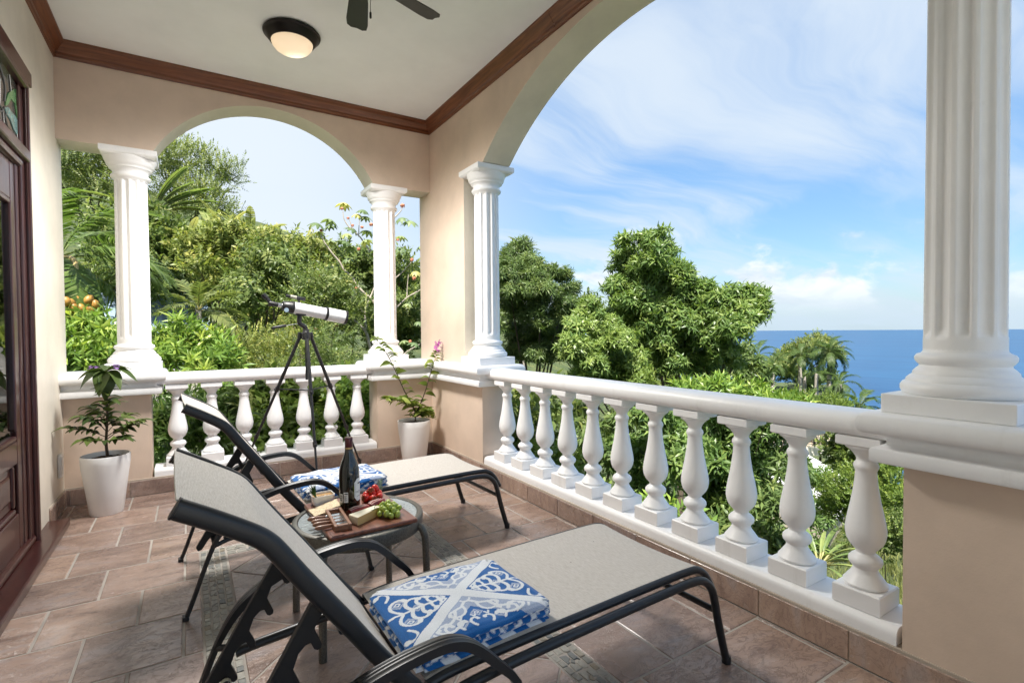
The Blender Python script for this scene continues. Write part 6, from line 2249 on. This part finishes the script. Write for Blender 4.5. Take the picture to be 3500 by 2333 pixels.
tree('forest_tree', 'dark tree filling the gap behind the tall mango tree', 'tree', GR1,
     [(1960, 1080, 80), (2080, 1130, 80), (2200, 1170, 80), (2330, 1190, 75), (2440, 1200, 55), (2020, 1230, 80), (2160, 1270, 80), (2300, 1290, 80), (1900, 1180, 80)], 17.5, 'broad', 'forest', 22, 1.5, 0.12, 0.45, 9, sub=9)
tree('mango_tree', 'low dark mango tree under the far palms, above the handrail', 'tree', GR1,
     [(2545, 1235, 60), (2600, 1270, 50), (2490, 1260, 60), (2560, 1300, 60), (2440, 1280, 60)], 15, 'mango', 'mangodark', 26, 1.0, 0.10, 0.35, 6, sub=9)
tree('shrub', 'light green shrub showing just above the handrail before the sea', 'shrub', 'shrubs below the long balustrade',
     [(2590, 1362, 50), (2680, 1385, 40), (2520, 1352, 52), (2450, 1352, 58), (2730, 1400, 34), (2380, 1355, 60), (2640, 1400, 60), (2520, 1410, 60)], 9.0, 'long', 'bright', 52, 0.85, 0.05, 0.5, 7, sub=8)
tree('hedge_bush', 'yellow green bush in front of the far royal palms', 'shrub', 'shrubs below the long balustrade',
     [(2770, 1368, 30), (2830, 1375, 32), (2720, 1368, 30), (2880, 1392, 30), (2790, 1380, 40), (2850, 1400, 40)], 30, 'fine', 'yellowgreen', 18, 2.2, 0.08, 0.4, 8, sub=9)
SH = 'shrubs below the long balustrade'
lower = [
    ('shrub', 'big leaved shrub behind the first balusters by the corner column', [(1770, 1430, 70), (1830, 1520, 80), (1750, 1560, 70), (1870, 1420, 60), (1800, 1640, 80)], 7.0, 'broad', 'forest', 44, 1.35),
    ('shrub', 'yellow green shrub low between the first balusters', [(1790, 1690, 70), (1870, 1640, 70), (1960, 1700, 80), (1890, 1760, 80), (2030, 1790, 80)], 5.6, 'broad', 'yellowgreen', 60, 1.0),
    ('shrub', 'mango seedling thicket behind the middle balusters', [(1960, 1440, 70), (2040, 1520, 80), (2130, 1450, 80), (1960, 1560, 80), (2120, 1580, 80)], 9.5, 'mango', 'mangodark', 30, 1.0),
    ('shrub', 'bright leafy shrub behind the middle balusters', [(2180, 1540, 80), (2250, 1450, 80), (2280, 1600, 90), (2200, 1680, 90), (2120, 1720, 80), (2340, 1520, 80)], 8.0, 'mango', 'mango', 40, 0.8),
    ('shrub', 'light green shrub low behind the middle balusters', [(2120, 1830, 90), (2240, 1800, 90), (2330, 1880, 90), (2200, 1920, 90)], 6.0, 'broad', 'bright', 56, 1.0),
    ('shrub', 'dark leafy thicket left of the white roof, behind the balusters', [(2440, 1470, 80), (2420, 1600, 90), (2520, 1540, 90), (2600, 1480, 80), (2540, 1660, 90), (2640, 1590, 80), (2420, 1740, 90)], 9.0, 'mango', 'mango', 34, 0.9),
    ('shrub', 'dense leafy shrub low behind the nearer balusters', [(2560, 1790, 100), (2660, 1720, 90), (2460, 1880, 100), (2640, 1880, 90), (2700, 1620, 60), (2560, 1980, 110)], 7.4, 'mango', 'mangodark', 44, 0.75),
    ('shrub', 'small leafy tree hanging over the white roof', [(2800, 1640, 45), (2770, 1660, 40), (2740, 1600, 40), (2740, 1700, 45), (2830, 1720, 45), (2790, 1790, 50), (2760, 1860, 50)], 14, 'mango', 'mango', 30, 0.9),
    ('shrub', 'large leaved dark shrub beside the distant terrace', [(2900, 1500, 50), (2950, 1560, 55), (2880, 1580, 50), (3020, 1570, 50), (2990, 1500, 50), (3080, 1585, 50), (2850, 1545, 30)], 18, 'broad', 'forest', 24, 1.9),
    ('hedge_bush', 'fine leaved yellow green bush behind the nearest baluster', [(2880, 1690, 75), (2940, 1640, 70), (2990, 1700, 80), (3050, 1650, 80), (2920, 1770, 75), (3060, 1740, 70), (2850, 1750, 50), (2990, 1790, 60), (3110, 1690, 70)], 11.5, 'fine', 'yellowgreen', 60, 1.15),
    ('shrub', 'low dark shrub beneath the yellow green bush', [(3010, 1830, 60), (3080, 1830, 60), (2930, 1850, 50), (3060, 1890, 60)], 10.0, 'fine', 'forest', 60, 1.1),
]
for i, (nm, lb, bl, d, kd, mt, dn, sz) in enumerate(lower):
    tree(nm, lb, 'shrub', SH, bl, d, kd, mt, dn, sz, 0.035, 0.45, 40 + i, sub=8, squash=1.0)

# hedge mass beyond the shorter balustrade
GB = 'trees and shrubs beyond the shorter balustrade'
Z2 = lambda x, y, r, *a: (500 + x / 2.614, 700 + y / 2.614, r / 2.614, *a)
back = [
    ('forest_tree', 'dense mid green tree under the banana leaves', [Z2(*b) for b in ((720, 300, 150), (560, 330, 130), (860, 300, 110), (400, 400, 140), (620, 470, 170), (820, 450, 160), (480, 560, 150), (980, 380, 120), (700, 620, 160), (920, 580, 150))], 17, 'broad', 'forestlite', 22, 1.35, 0.16),
    ('forest_tree', 'dark green tree with hanging leaves behind the telescope', [Z2(*b) for b in ((1100, 480, 150), (960, 640, 150), (1120, 660, 160), (860, 760, 150), (1040, 800, 150), (1250, 560, 150), (1280, 760, 160), (900, 920, 140), (780, 980, 120))], 14, 'broadhang', 'forest', 26, 1.2, 0.14),
    ('forest_tree', 'light green tree crown along the skyline above the telescope', [Z2(*b) for b in ((1180, 360, 90), (1280, 350, 80), (1400, 420, 120), (1500, 400, 80), (1060, 340, 80), (1560, 480, 110), (1420, 560, 140), (1620, 600, 130))], 19, 'broadhang', 'forestlite', 22, 1.5, 0.15),
    ('forest_tree', 'pale feathery tree right behind the telescope tube', [Z2(*b) for b in ((1450, 720, 150), (1600, 760, 140), (1400, 880, 150), (1560, 940, 150), (1720, 860, 140), (1480, 1080, 150), (1700, 1060, 150), (1860, 950, 130), (1860, 1120, 130))], 12, 'feather', 'forest', 44, 1.5, 0.12),
    ('forest_tree', 'green tree behind the slim branched trumpet tree', [Z2(*b) for b in ((1760, 480, 110), (1880, 560, 130), (1980, 620, 140), (1780, 660, 130), (2100, 560, 130), (2230, 640, 140), (2330, 560, 120), (2150, 760, 140), (2320, 780, 140), (2420, 680, 130))], 17, 'broad', 'forest', 22, 1.4, 0.15),
    ('forest_tree', 'green tree between column and corner pier', [Z2(*b) for b in ((2080, 900, 150), (2250, 940, 150), (2400, 900, 150), (2050, 1080, 150), (2250, 1120, 150), (2420, 1100, 150), (2300, 1280, 140), (2100, 1260, 140))], 13, 'broad', 'forest', 30, 1.15, 0.12),
    ('leafy_shrub', 'bright green shrub behind the column next to the house wall', [(640, 1160, 60), (560, 1180, 55), (720, 1200, 60), (600, 1240, 65), (700, 1270, 65), (780, 1250, 60), (540, 1260, 60)], 8.5, 'long', 'bright', 52, 0.85, 0.05),
    ('leafy_shrub', 'bright yellow green shrub at the foot of the coconut palm', [(260, 1150, 60), (330, 1140, 60), (240, 1230, 60), (320, 1240, 60), (390, 1200, 60), (380, 1280, 60), (250, 1290, 60)], 8.0, 'long', 'bright', 52, 0.85, 0.05),
    ('leafy_shrub', 'pale feathery shrub below the areca palm, above the handrail', [(830, 1180, 60), (900, 1210, 65), (800, 1260, 60), (880, 1290, 60), (960, 1260, 60), (1000, 1180, 60)], 9.5, 'feather', 'forestlite', 60, 1.1, 0.05),
    ('leafy_shrub', 'shrub behind the tripod, above the handrail', [(1080, 1230, 60), (1140, 1190, 60), (1180, 1260, 60), (1040, 1290, 60), (1120, 1310, 60), (1220, 1310, 50)], 9.5, 'feather', 'forest', 60, 1.1, 0.05),
    ('leafy_shrub', 'glossy long leaved shrub behind the balusters nearest the house wall', [(560, 1360, 60), (620, 1420, 70), (560, 1480, 70), (700, 1400, 70), (660, 1510, 70), (760, 1470, 60), (580, 1560, 60), (790, 1380, 60)], 6.8, 'long', 'mango', 75, 0.72, 0.04),
    ('leafy_shrub', 'dark glossy shrub behind the middle of the shorter balustrade', [(830, 1400, 60), (880, 1340, 60), (840, 1490, 70), (800, 1560, 60), (900, 1420, 50)], 6.8, 'long', 'mangodark', 75, 0.72, 0.04),
    ('leafy_shrub', 'yellow green soft leaved shrub behind the tripod legs', [(940, 1400, 60), (990, 1340, 55), (930, 1490, 60), (1030, 1430, 65), (1000, 1530, 65), (1090, 1390, 55), (1110, 1490, 60), (900, 1560, 60), (1080, 1560, 50)], 6.0, 'broad', 'yellowgreen', 70, 0.95, 0.04),
    ('leafy_shrub', 'green leafy shrub behind the balusters nearest the corner', [(1160, 1400, 60), (1200, 1480, 60), (1240, 1390, 50), (1160, 1530, 60), (1250, 1520, 50), (1190, 1330, 50), (1270, 1450, 45)], 6.4, 'broad', 'bright', 66, 0.9, 0.04),
]
for i, (nm, lb, bl, d, kd, mt, dn, sz, tr) in enumerate(back):
    tree(nm, lb, 'shrub' if 'shrub' in nm else 'tree', GB, bl, d, kd, mt, dn, sz, tr, 0.2 if kd in ('broadhang', 'feather') else 0.45, 70 + i, sub=9)
tree('forest_tree', 'mid green tree filling the slope behind the areca palm', 'tree', GB,
     [(620, 880, 80), (720, 900, 80), (820, 930, 80), (560, 960, 70), (760, 1010, 80), (860, 1040, 80), (930, 960, 80), (660, 990, 60), (1020, 1010, 80), (960, 1090, 80), (560, 860, 60)], 21, 'broad', 'forestlite', 20, 1.5, 0.14, 0.45, 88, sub=9)
# rain trees high on the slope
tree('rain_tree', 'spreading rain tree with domed crown under the arch', 'tree', GB,
     [(560, 560, 70), (640, 545, 62), (720, 590, 60), (790, 600, 45), (600, 640, 75), (690, 660, 70), (770, 640, 45), (560, 720, 60), (650, 740, 55), (730, 720, 50), (800, 740, 28), (530, 520, 40), (690, 530, 30)], 30, 'feather', 'raintree', 10, 2.6, 0.30, 0.5, 90, bark='barkdark', sub=9, under=0.15)
tree('rain_tree', 'big rain tree between the house wall and the first column', 'tree', GB,
     [(260, 520, 80), (340, 560, 70), (230, 600, 70), (330, 650, 70), (250, 690, 60), (400, 600, 70), (400, 500, 70), (320, 480, 70), (450, 560, 60), (430, 680, 60), (180, 560, 80)], 27, 'feather', 'raintree', 11, 2.5, 0.30, 0.5, 91, sub=9, under=0.2)
tree('forest_tree', 'leafy tree below the big rain tree, behind the first column', 'tree', GB,
     [(420, 780, 70), (340, 800, 60), (480, 740, 60), (560, 800, 60), (470, 850, 70), (380, 880, 70), (560, 900, 70), (440, 960, 70), (330, 980, 60), (540, 1000, 60)], 20, 'broad', 'forest', 18, 1.7, 0.2, 0.45, 92, sub=9)

# ------------------------------------------------------------------ palms
FR_C = [frond_mesh('frond', 1.0, 62, 0.28, (0.0, -1.7), 1.0, 'coco', 300 + i, 0.022, 0.012, 0.3, 0.45) for i in range(3)]
FR_R = [frond_mesh('frond', 1.0, 44, 0.24, (0.0, -1.0), 0.45, 'palm', 310 + i, 0.030, 0.012, 0.35, 0.5) for i in range(3)]
FR_F = [frond_mesh('frond', 1.0, 34, 0.27, (0.15, -1.7), 0.9, 'palmfar', 330 + i, 0.030, 0.014, 0.4, 0.42) for i in range(3)]
FR_A = [frond_mesh('frond', 1.0, 26, 0.36, (0.0, -0.9), 0.55, 'palm', 320 + i, 0.050, 0.014, 0.5, 0.30) for i in range(3)]
GP = 'palms around the balcony'
c = at(200, 880, 9.5)
cp = palm('coconut_palm', 'coconut palm with yellow nuts beside the house wall', GP, c, 1.75, 16, None, (c[0] - 0.5, c[1] + 0.2), 0.15, 5, (1.25, -0.7), FR_C)
top = Vector((c[0] - cp.location.x, c[1] - cp.location.y, c[2] - cp.location.z))
b0 = Vector(at(252, 1045, 8.4)) - cp.location
nut = MB().ball((0, 0, 0), 0.058, 12, 8, (0.85, 0.85, 1.15)).mesh('coconut', 180)
nut.materials.append(M['coconut'])
MB().tube(spline([tuple(top), tuple((top + b0) / 2 + Vector((0.1, 0, 0.25))), tuple(b0)], 5), 0.03, 8).ob('nut_stalk', M['gold'], cp, smooth=60)
rn = random.Random(8)
for i in range(24):
    o = instance('coconut', nut, cp, tuple(b0 + Vector((rn.uniform(-0.16, 0.22), rn.uniform(-0.13, 0.13), rn.uniform(-0.14, 0.11)))), (rn.uniform(-.5, .5), rn.uniform(-.5, .5), 0))
    o.scale = (rn.uniform(0.75, 1.05),) * 3
for k, (pxx, pyy, d, R_, lb) in enumerate(((680, 1060, 11, 0.8, 'small areca palm in front of the blue grey roof'),)):
    if not lb: continue
    palm('areca_palm', lb, GP, at(pxx, pyy, d), R_, 13, None, None, 0.05, 30 + k, (1.35, -0.25), FR_A)
palm('palm_tree', 'palm whose fronds top the dark mango tree', GP, at(1785, 862, 17.5), 0.72, 16, None, None, 0.10, 33, (1.45, 0.35), FR_R)
far_p = [(2735, 1218, 112, 4.4, 20, 'royal palm with green crownshaft before the sea, house side of the pair'), (2835, 1205, 108, 4.6, 22, 'royal palm with white trunk before the sea, open water side of the pair'), (2790, 1275, 118, 3.2, 12, 'shorter palm between the two royal palms'),
         (2750, 1285, 120, 2.8, 11, 'low palm behind the green crownshaft royal palm'), (2870, 1310, 106, 4.4, 13, 'drooping palm at the water edge beside the royal palms'), (2590, 1215, 90, 4.2, 14, 'pale palm half hidden by the tall mango tree'), (2640, 1245, 96, 3.6, 12, 'small palm between mango tree and rain tree')]
for k, (pxx, pyy, d, R_, nf, lb) in enumerate(far_p):
    palm('royal_palm', lb, 'far palms by the shore', at(pxx, pyy, d), R_, nf, None, None, 0.34, 50 + k, (1.35, -0.75), FR_F, shaft=2.4 if k < 3 else None)
palm('palm_tree', 'bushy palm top beside the big close column plinth', 'far palms by the shore', at(2935, 1395, 36), 1.9, 16, None, None, 0.14, 60, (1.3, -0.3), FR_F)
tree('rain_tree', 'flat topped rain tree behind the far royal palms', 'tree', 'trees by the shore',
     [(2760, 1185, 34), (2800, 1175, 36), (2830, 1190, 30), (2710, 1205, 34), (2680, 1230, 30), (2760, 1220, 36), (2850, 1225, 28), (2660, 1250, 26), (2700, 1260, 30)], 128, 'broad', 'raintree', 2.6, 5.0, 0.5, 0.5, 61, sub=9, squash=0.75, limbs=True)
tree('shore_tree', 'dark tree between the trunks of the far palms', 'tree', 'trees by the shore',
     [(2780, 1300, 30), (2760, 1325, 25), (2720, 1290, 28), (2850, 1310, 22), (2820, 1290, 26), (2670, 1285, 26)], 126, 'broad', 'mangodark', 1.6, 6.0, 0.4, 0.4, 62, sub=9)

# traveller's palm: a fan of paddles in one plane
BL = [blade_leaf('leaf', 1.0, 0.36, 'banana', 400 + i, (0.0, -0.45 - 0.15 * i), 5, 0.05 + 0.13 * i) for i in range(3)]
BL2 = [blade_leaf('leaf', 1.0, 0.32, 'banana', 410 + i, (0.0, -0.3 - 0.3 * i), 8, 0.55 + 0.2 * i) for i in range(3)]
c = at(520, 745, 21)
tr_ = empty('travellers_palm', (c[0], c[1], c[2] - 5.0), 0, 'fan shaped travellers palm beside the first column', 'palm')
MB().tube([(0, 0, 0), (0, 0, 5.0)], 0.16, 10).ob('trunk', M['palmbark'], tr_, smooth=60)
side_v = Vector((cos(YAW - 0.45), -sin(YAW - 0.45), 0))
for i in range(15):
    t = -1 + 2 * i / 14
    a = t * radians(68)
    d_ = side_v * sin(a) + Vector((0, 0, 1)) * cos(a)
    nrm_ = side_v.cross(Vector((0, 0, 1)))
    X = d_; Y = nrm_; Z = X.cross(Y)
    o = instance('leaf', BL[i % 3], tr_, (0, 0, 4.9 + 0.02 * i))
    Rm_ = Matrix(((X.x, Y.x, Z.x), (X.y, Y.y, Z.y), (X.z, Y.z, Z.z)))
    o.rotation_euler = (Rm_ @ Matrix.Rotation(pi * (1 if t > 0 else 0), 3, 'X')).to_euler()
    k = rn.uniform(1.35, 1.65)
    o.scale = (k, k * 0.9, k)
# banana clumps on the skyline
for k, (pxx, pyy, d, n_, R_, lb) in enumerate(((650, 830, 19, 6, 0.75, 'banana plant with broad pale leaves behind the hedge'), (770, 810, 20, 7, 1.0, 'banana plant with upright leaves on the skyline'), (860, 822, 20, 7, 0.9, 'banana plant leaning out over the hedge skyline'), (890, 1500, 6.2, 2, 0.42, 'banana shoot with one bright leaf behind the shorter balustrade'))):
    c = at(pxx, pyy, d)
    gz = min(float(ground_z(np.array(c[0]), np.array(c[1]))), c[2] - 1.0)
    r = empty('banana_plant', (c[0], c[1], gz), 0, lb, 'banana plant', 'banana plants')
    MB().tube([(0, 0, 0), (0, 0, c[2] - gz)], 0.10 if d > 8 else 0.05, 10, scale=[1.2, 0.8]).ob('stem', M['banana'], r, smooth=60)
    for i in range(n_):
        o = instance('leaf', BL2[i % 3], r, (0, 0, c[2] - gz - 0.05))
        az = i * 2.4 + 0.6 * k; el = rn.uniform(0.55, 1.45)
        o.rotation_euler = (Matrix.Rotation(az, 3, 'Z') @ Matrix.Rotation(-el, 3, 'Y') @ Matrix.Rotation(rn.uniform(-0.6, 0.6), 3, 'X')).to_euler()
        q = R_ * rn.uniform(0.8, 1.15)
        o.scale = (q, q, q)

# trumpet tree with pale limbs and umbrella leaves
Z3 = lambda x, y: (1050 + x / 2.6125, 650 + y / 2.6125)
DT = 12.0
def tz(x, y, dd=0.0):
    q = Z3(x, y); return at(q[0], q[1], DT + dd)
tb = tz(640, 1500)
gz = float(ground_z(np.array(tb[0]), np.array(tb[1])))
tt = empty('trumpet_tree', (tb[0], tb[1], gz), 0, 'slim trumpet tree with pale limbs, umbrella leaves and salmon buds', 'tree')
org = np.array([tb[0], tb[1], gz])
branches = [
    (0.045, 0.012, [(640, 1700), (600, 1500), (560, 1400), (535, 1290), (500, 1235), (450, 1185), (390, 1130), (330, 1050), (250, 985)]),
    (0.030, 0.010, [(520, 1265), (518, 1180), (508, 1110), (455, 1020), (400, 960), (362, 870), (355, 830)]),
    (0.026, 0.010, [(510, 1110), (545, 1000), (585, 905), (620, 800), (640, 650)]),
    (0.034, 0.012, [(640, 1080), (590, 990), (500, 910), (430, 830), (400, 775), (330, 710), (290, 640), (230, 570), (170, 490), (130, 420), (125, 385)]),
    (0.026, 0.008, [(690, 700), (640, 620), (590, 575), (520, 490), (470, 415), (380, 335), (330, 260), (318, 190)]),
    (0.012, 0.006, [(460, 395), (462, 330), (466, 262)]),
    (0.012, 0.006, [(410, 365), (385, 285), (366, 245)]),
    (0.024, 0.008, [(700, 1130), (795, 1050), (890, 960), (1010, 890), (1080, 840)]),
    (0.022, 0.007, [(700, 850), (795, 780), (860, 720), (930, 640)]),
    (0.018, 0.006, [(760, 260), (800, 225), (840, 180), (852, 140)]),
    (0.020, 0.007, [(690, 1600), (880, 1450), (960, 1400), (1030, 1360)]),
    (0.016, 0.006, [(890, 960), (895, 850), (905, 740)]),
    (0.026, 0.010, [(640, 1700), (690, 1400), (690, 1130), (690, 850), (720, 500), (760, 260)]),
    (0.022, 0.010, [(250, 1600), (170, 1470), (90, 1330), (60, 1250)]),
    (0.016, 0.008, [(380, 1600), (330, 1540), (350, 1450), (385, 1390)]),
    (0.014, 0.007, [(230, 1560), (240, 1300), (268, 1200)]),
]
mb = MB()
for r0, r1, pts in branches:
    P = spline([tuple(tz(*p) - org) for p in pts], 4)
    mb.tube(P, 1.0, 7, scale=[r0 + (r1 - r0) * i / (len(P) - 1) for i in range(len(P))])
mb.ob('limbs', M['bark'], tt, smooth=60)


def umbrella(seed, tone, nl=9):
    rng = np.random.default_rng(seed)
    V, F, Tn = [], [], []
    for i in range(nl):
        a = 2 * pi * i / nl + rng.uniform(-0.08, 0.08)
        L = rng.uniform(0.85, 1.1)
        for s in range(6):
            t = s / 5
            w = 0.28 * sin(pi * min(1, 0.12 + t * 0.86)) ** 0.8 * L
            x = L * t; z = 0.06 - 0.62 * t * t
            for q in (-1, 0, 1):
                p = np.array([x, q * w * 0.85, z + 0.05 * (0 if q else 1)])
                V.append(rotm('z', a) @ p)
        k0 = i * 18
        for s in range(5):
            b = k0 + 3 * s
            F += [(b, b + 3, b + 4, b + 1), (b + 1, b + 4, b + 5, b + 2)]
        Tn += [np.clip(tone + rng.normal(0, 0.08), 0, 1)] * 18
    me = big_mesh('leaf', np.array(V), np.array(F), {'tint': np.array(Tn)})
    me.materials.append(M['trumpet'])
    return me


UM = [umbrella(500 + i, t) for i, t in enumerate((0.15, 0.4, 0.6, 0.95))]
clusters = [(90, 320, 55), (205, 290, 55), (100, 390, 38), (200, 335, 42), (330, 140, 52), (455, 235, 42), (500, 195, 42), (520, 255, 42), (340, 410, 44), (410, 365, 50), (540, 385, 46), (210, 475, 46), (350, 490, 60), (390, 520, 46), (520, 470, 52),
            (360, 625, 38), (180, 715, 60), (230, 795, 72), (360, 825, 42), (160, 950, 62), (370, 1040, 58), (190, 1380, 48), (270, 1345, 70), (360, 1355, 70), (280, 1460, 52), (450, 1480, 48), (180, 1475, 48), (840, 270, 50), (920, 300, 56), (840, 430, 42), (835, 535, 48),
            (970, 745, 42), (900, 1030, 38), (990, 1190, 34), (860, 1360, 42), (70, 1290, 60), (620, 560, 55), (690, 420, 55), (650, 300, 50), (700, 800, 60), (640, 980, 60), (60, 800, 50), (960, 1380, 44), (1010, 520, 40), (1040, 800, 48)]
for i, (x, y, r) in enumerate(clusters):
    p = tz(x, y - r * 0.35, rn.uniform(-0.35, 0.2)) - org
    o = instance('leaf', UM[3] if i in (4, 5, 18, 31, 24) else UM[i % 3], tt, tuple(p), (rn.uniform(-0.45, 0.45), rn.uniform(-0.45, 0.45), rn.uniform(0, 6)))
    k = r / 2.6125 * DT / FPX * 1.4
    o.scale = (k, k, k)
bud = MB()
for i in range(7):
    a = 2 * pi * i / 7
    bud.add([(0, 0, 0.5), (0.75 * cos(a - .5), 0.75 * sin(a - .5), 0.0), (0.55 * cos(a), 0.55 * sin(a), -1.0), (0.75 * cos(a + .5), 0.75 * sin(a + .5), 0.0)], [(0, 1, 2, 3)])
bud = bud.mesh('bud'); bud.materials.append(M['redbract'])
for (x, y, r) in ((310, 160, 20), (125, 355, 20), (365, 245, 18), (490, 325, 20), (570, 300, 24), (850, 130, 30), (460, 520, 22), (120, 760, 16), (440, 870, 20), (80, 1235, 26), (935, 615, 24), (955, 780, 24), (920, 1345, 20), (265, 1195, 22), (405, 310, 18), (810, 440, 18)):
    o = instance('bud', bud, tt, tuple(tz(x, y, -0.3) - org), (rn.uniform(-.3, .3), rn.uniform(-.3, .3), rn.uniform(0, 6)))
    k = r / 2.6125 * DT / FPX * 0.95
    o.scale = (k, k, k)

# agave-like plant and grass on the slope below
c = at(2800, 1885, 9.5)
ag = empty('agave_plant', (c[0], c[1], c[2] - 0.35), 0, 'striped strap leaved plant below the nearest balusters', 'plant')
AG = [blade_leaf('leaf', 1.0, 0.10, 'banana', 430 + i, (0.0, -1.1), 0, 0.05 + 0.2 * i, 0.5) for i in range(3)]
for i in range(24):
    o = instance('leaf', AG[i % 3], ag, (0, 0, 0.1))
    o.rotation_euler = (Matrix.Rotation(i * 2.4, 3, 'Z') @ Matrix.Rotation(-rn.uniform(0.3, 1.2), 3, 'Y')).to_euler()
    q = rn.uniform(0.5, 0.75)
    o.scale = (q, q, q)
rng = np.random.default_rng(99)
n = 9000
gpx = rng.uniform(2560, 3200, n); gpy = rng.uniform(1780, 2320, n)
P = np.array([at(a, b, 1.0) - CAM for a, b in zip(gpx, gpy)])
# march the rays down to the slope
tpar = np.full(n, 5.0)
for _ in range(30):
    q = CAM + P * tpar[:, None]
    tpar += (q[:, 2] - ground_z(q[:, 0], q[:, 1])) * 0.8
Q = CAM + P * np.clip(tpar, 3, 30)[:, None]
Q[:, 2] = ground_z(Q[:, 0], Q[:, 1]) - 0.02
V = []; Tn = []
hgt = rng.uniform(0.15, 0.55, n); a = rng.uniform(0, 2 * pi, n); ln = rng.uniform(0.05, 0.35, n)
wv = np.stack([-np.sin(a), np.cos(a), 0 * a], 1) * rng.uniform(0.006, 0.014, n)[:, None]
tipv = np.stack([np.cos(a) * ln, np.sin(a) * ln, hgt], 1); midv = tipv * np.array([0.35, 0.35, 0.62])
V = np.stack([Q - wv, Q + wv, Q + midv + wv * 0.8, Q + midv - wv * 0.8, Q + tipv], 1).reshape(-1, 3)
F = (np.arange(n) * 5)[:, None, None] + np.array([(0, 1, 2), (0, 2, 3), (3, 2, 4)])[None]
me = big_mesh('tall_grass', V, F.reshape(-1, 3), {'tint': np.repeat(rng.uniform(0.0, 0.6, n), 5)}, smooth=False)
me.materials.append(M['grass'])
tag(instance('tall_grass', me), 'tall grass on the slope below the balusters', 'grass', None, 'stuff')
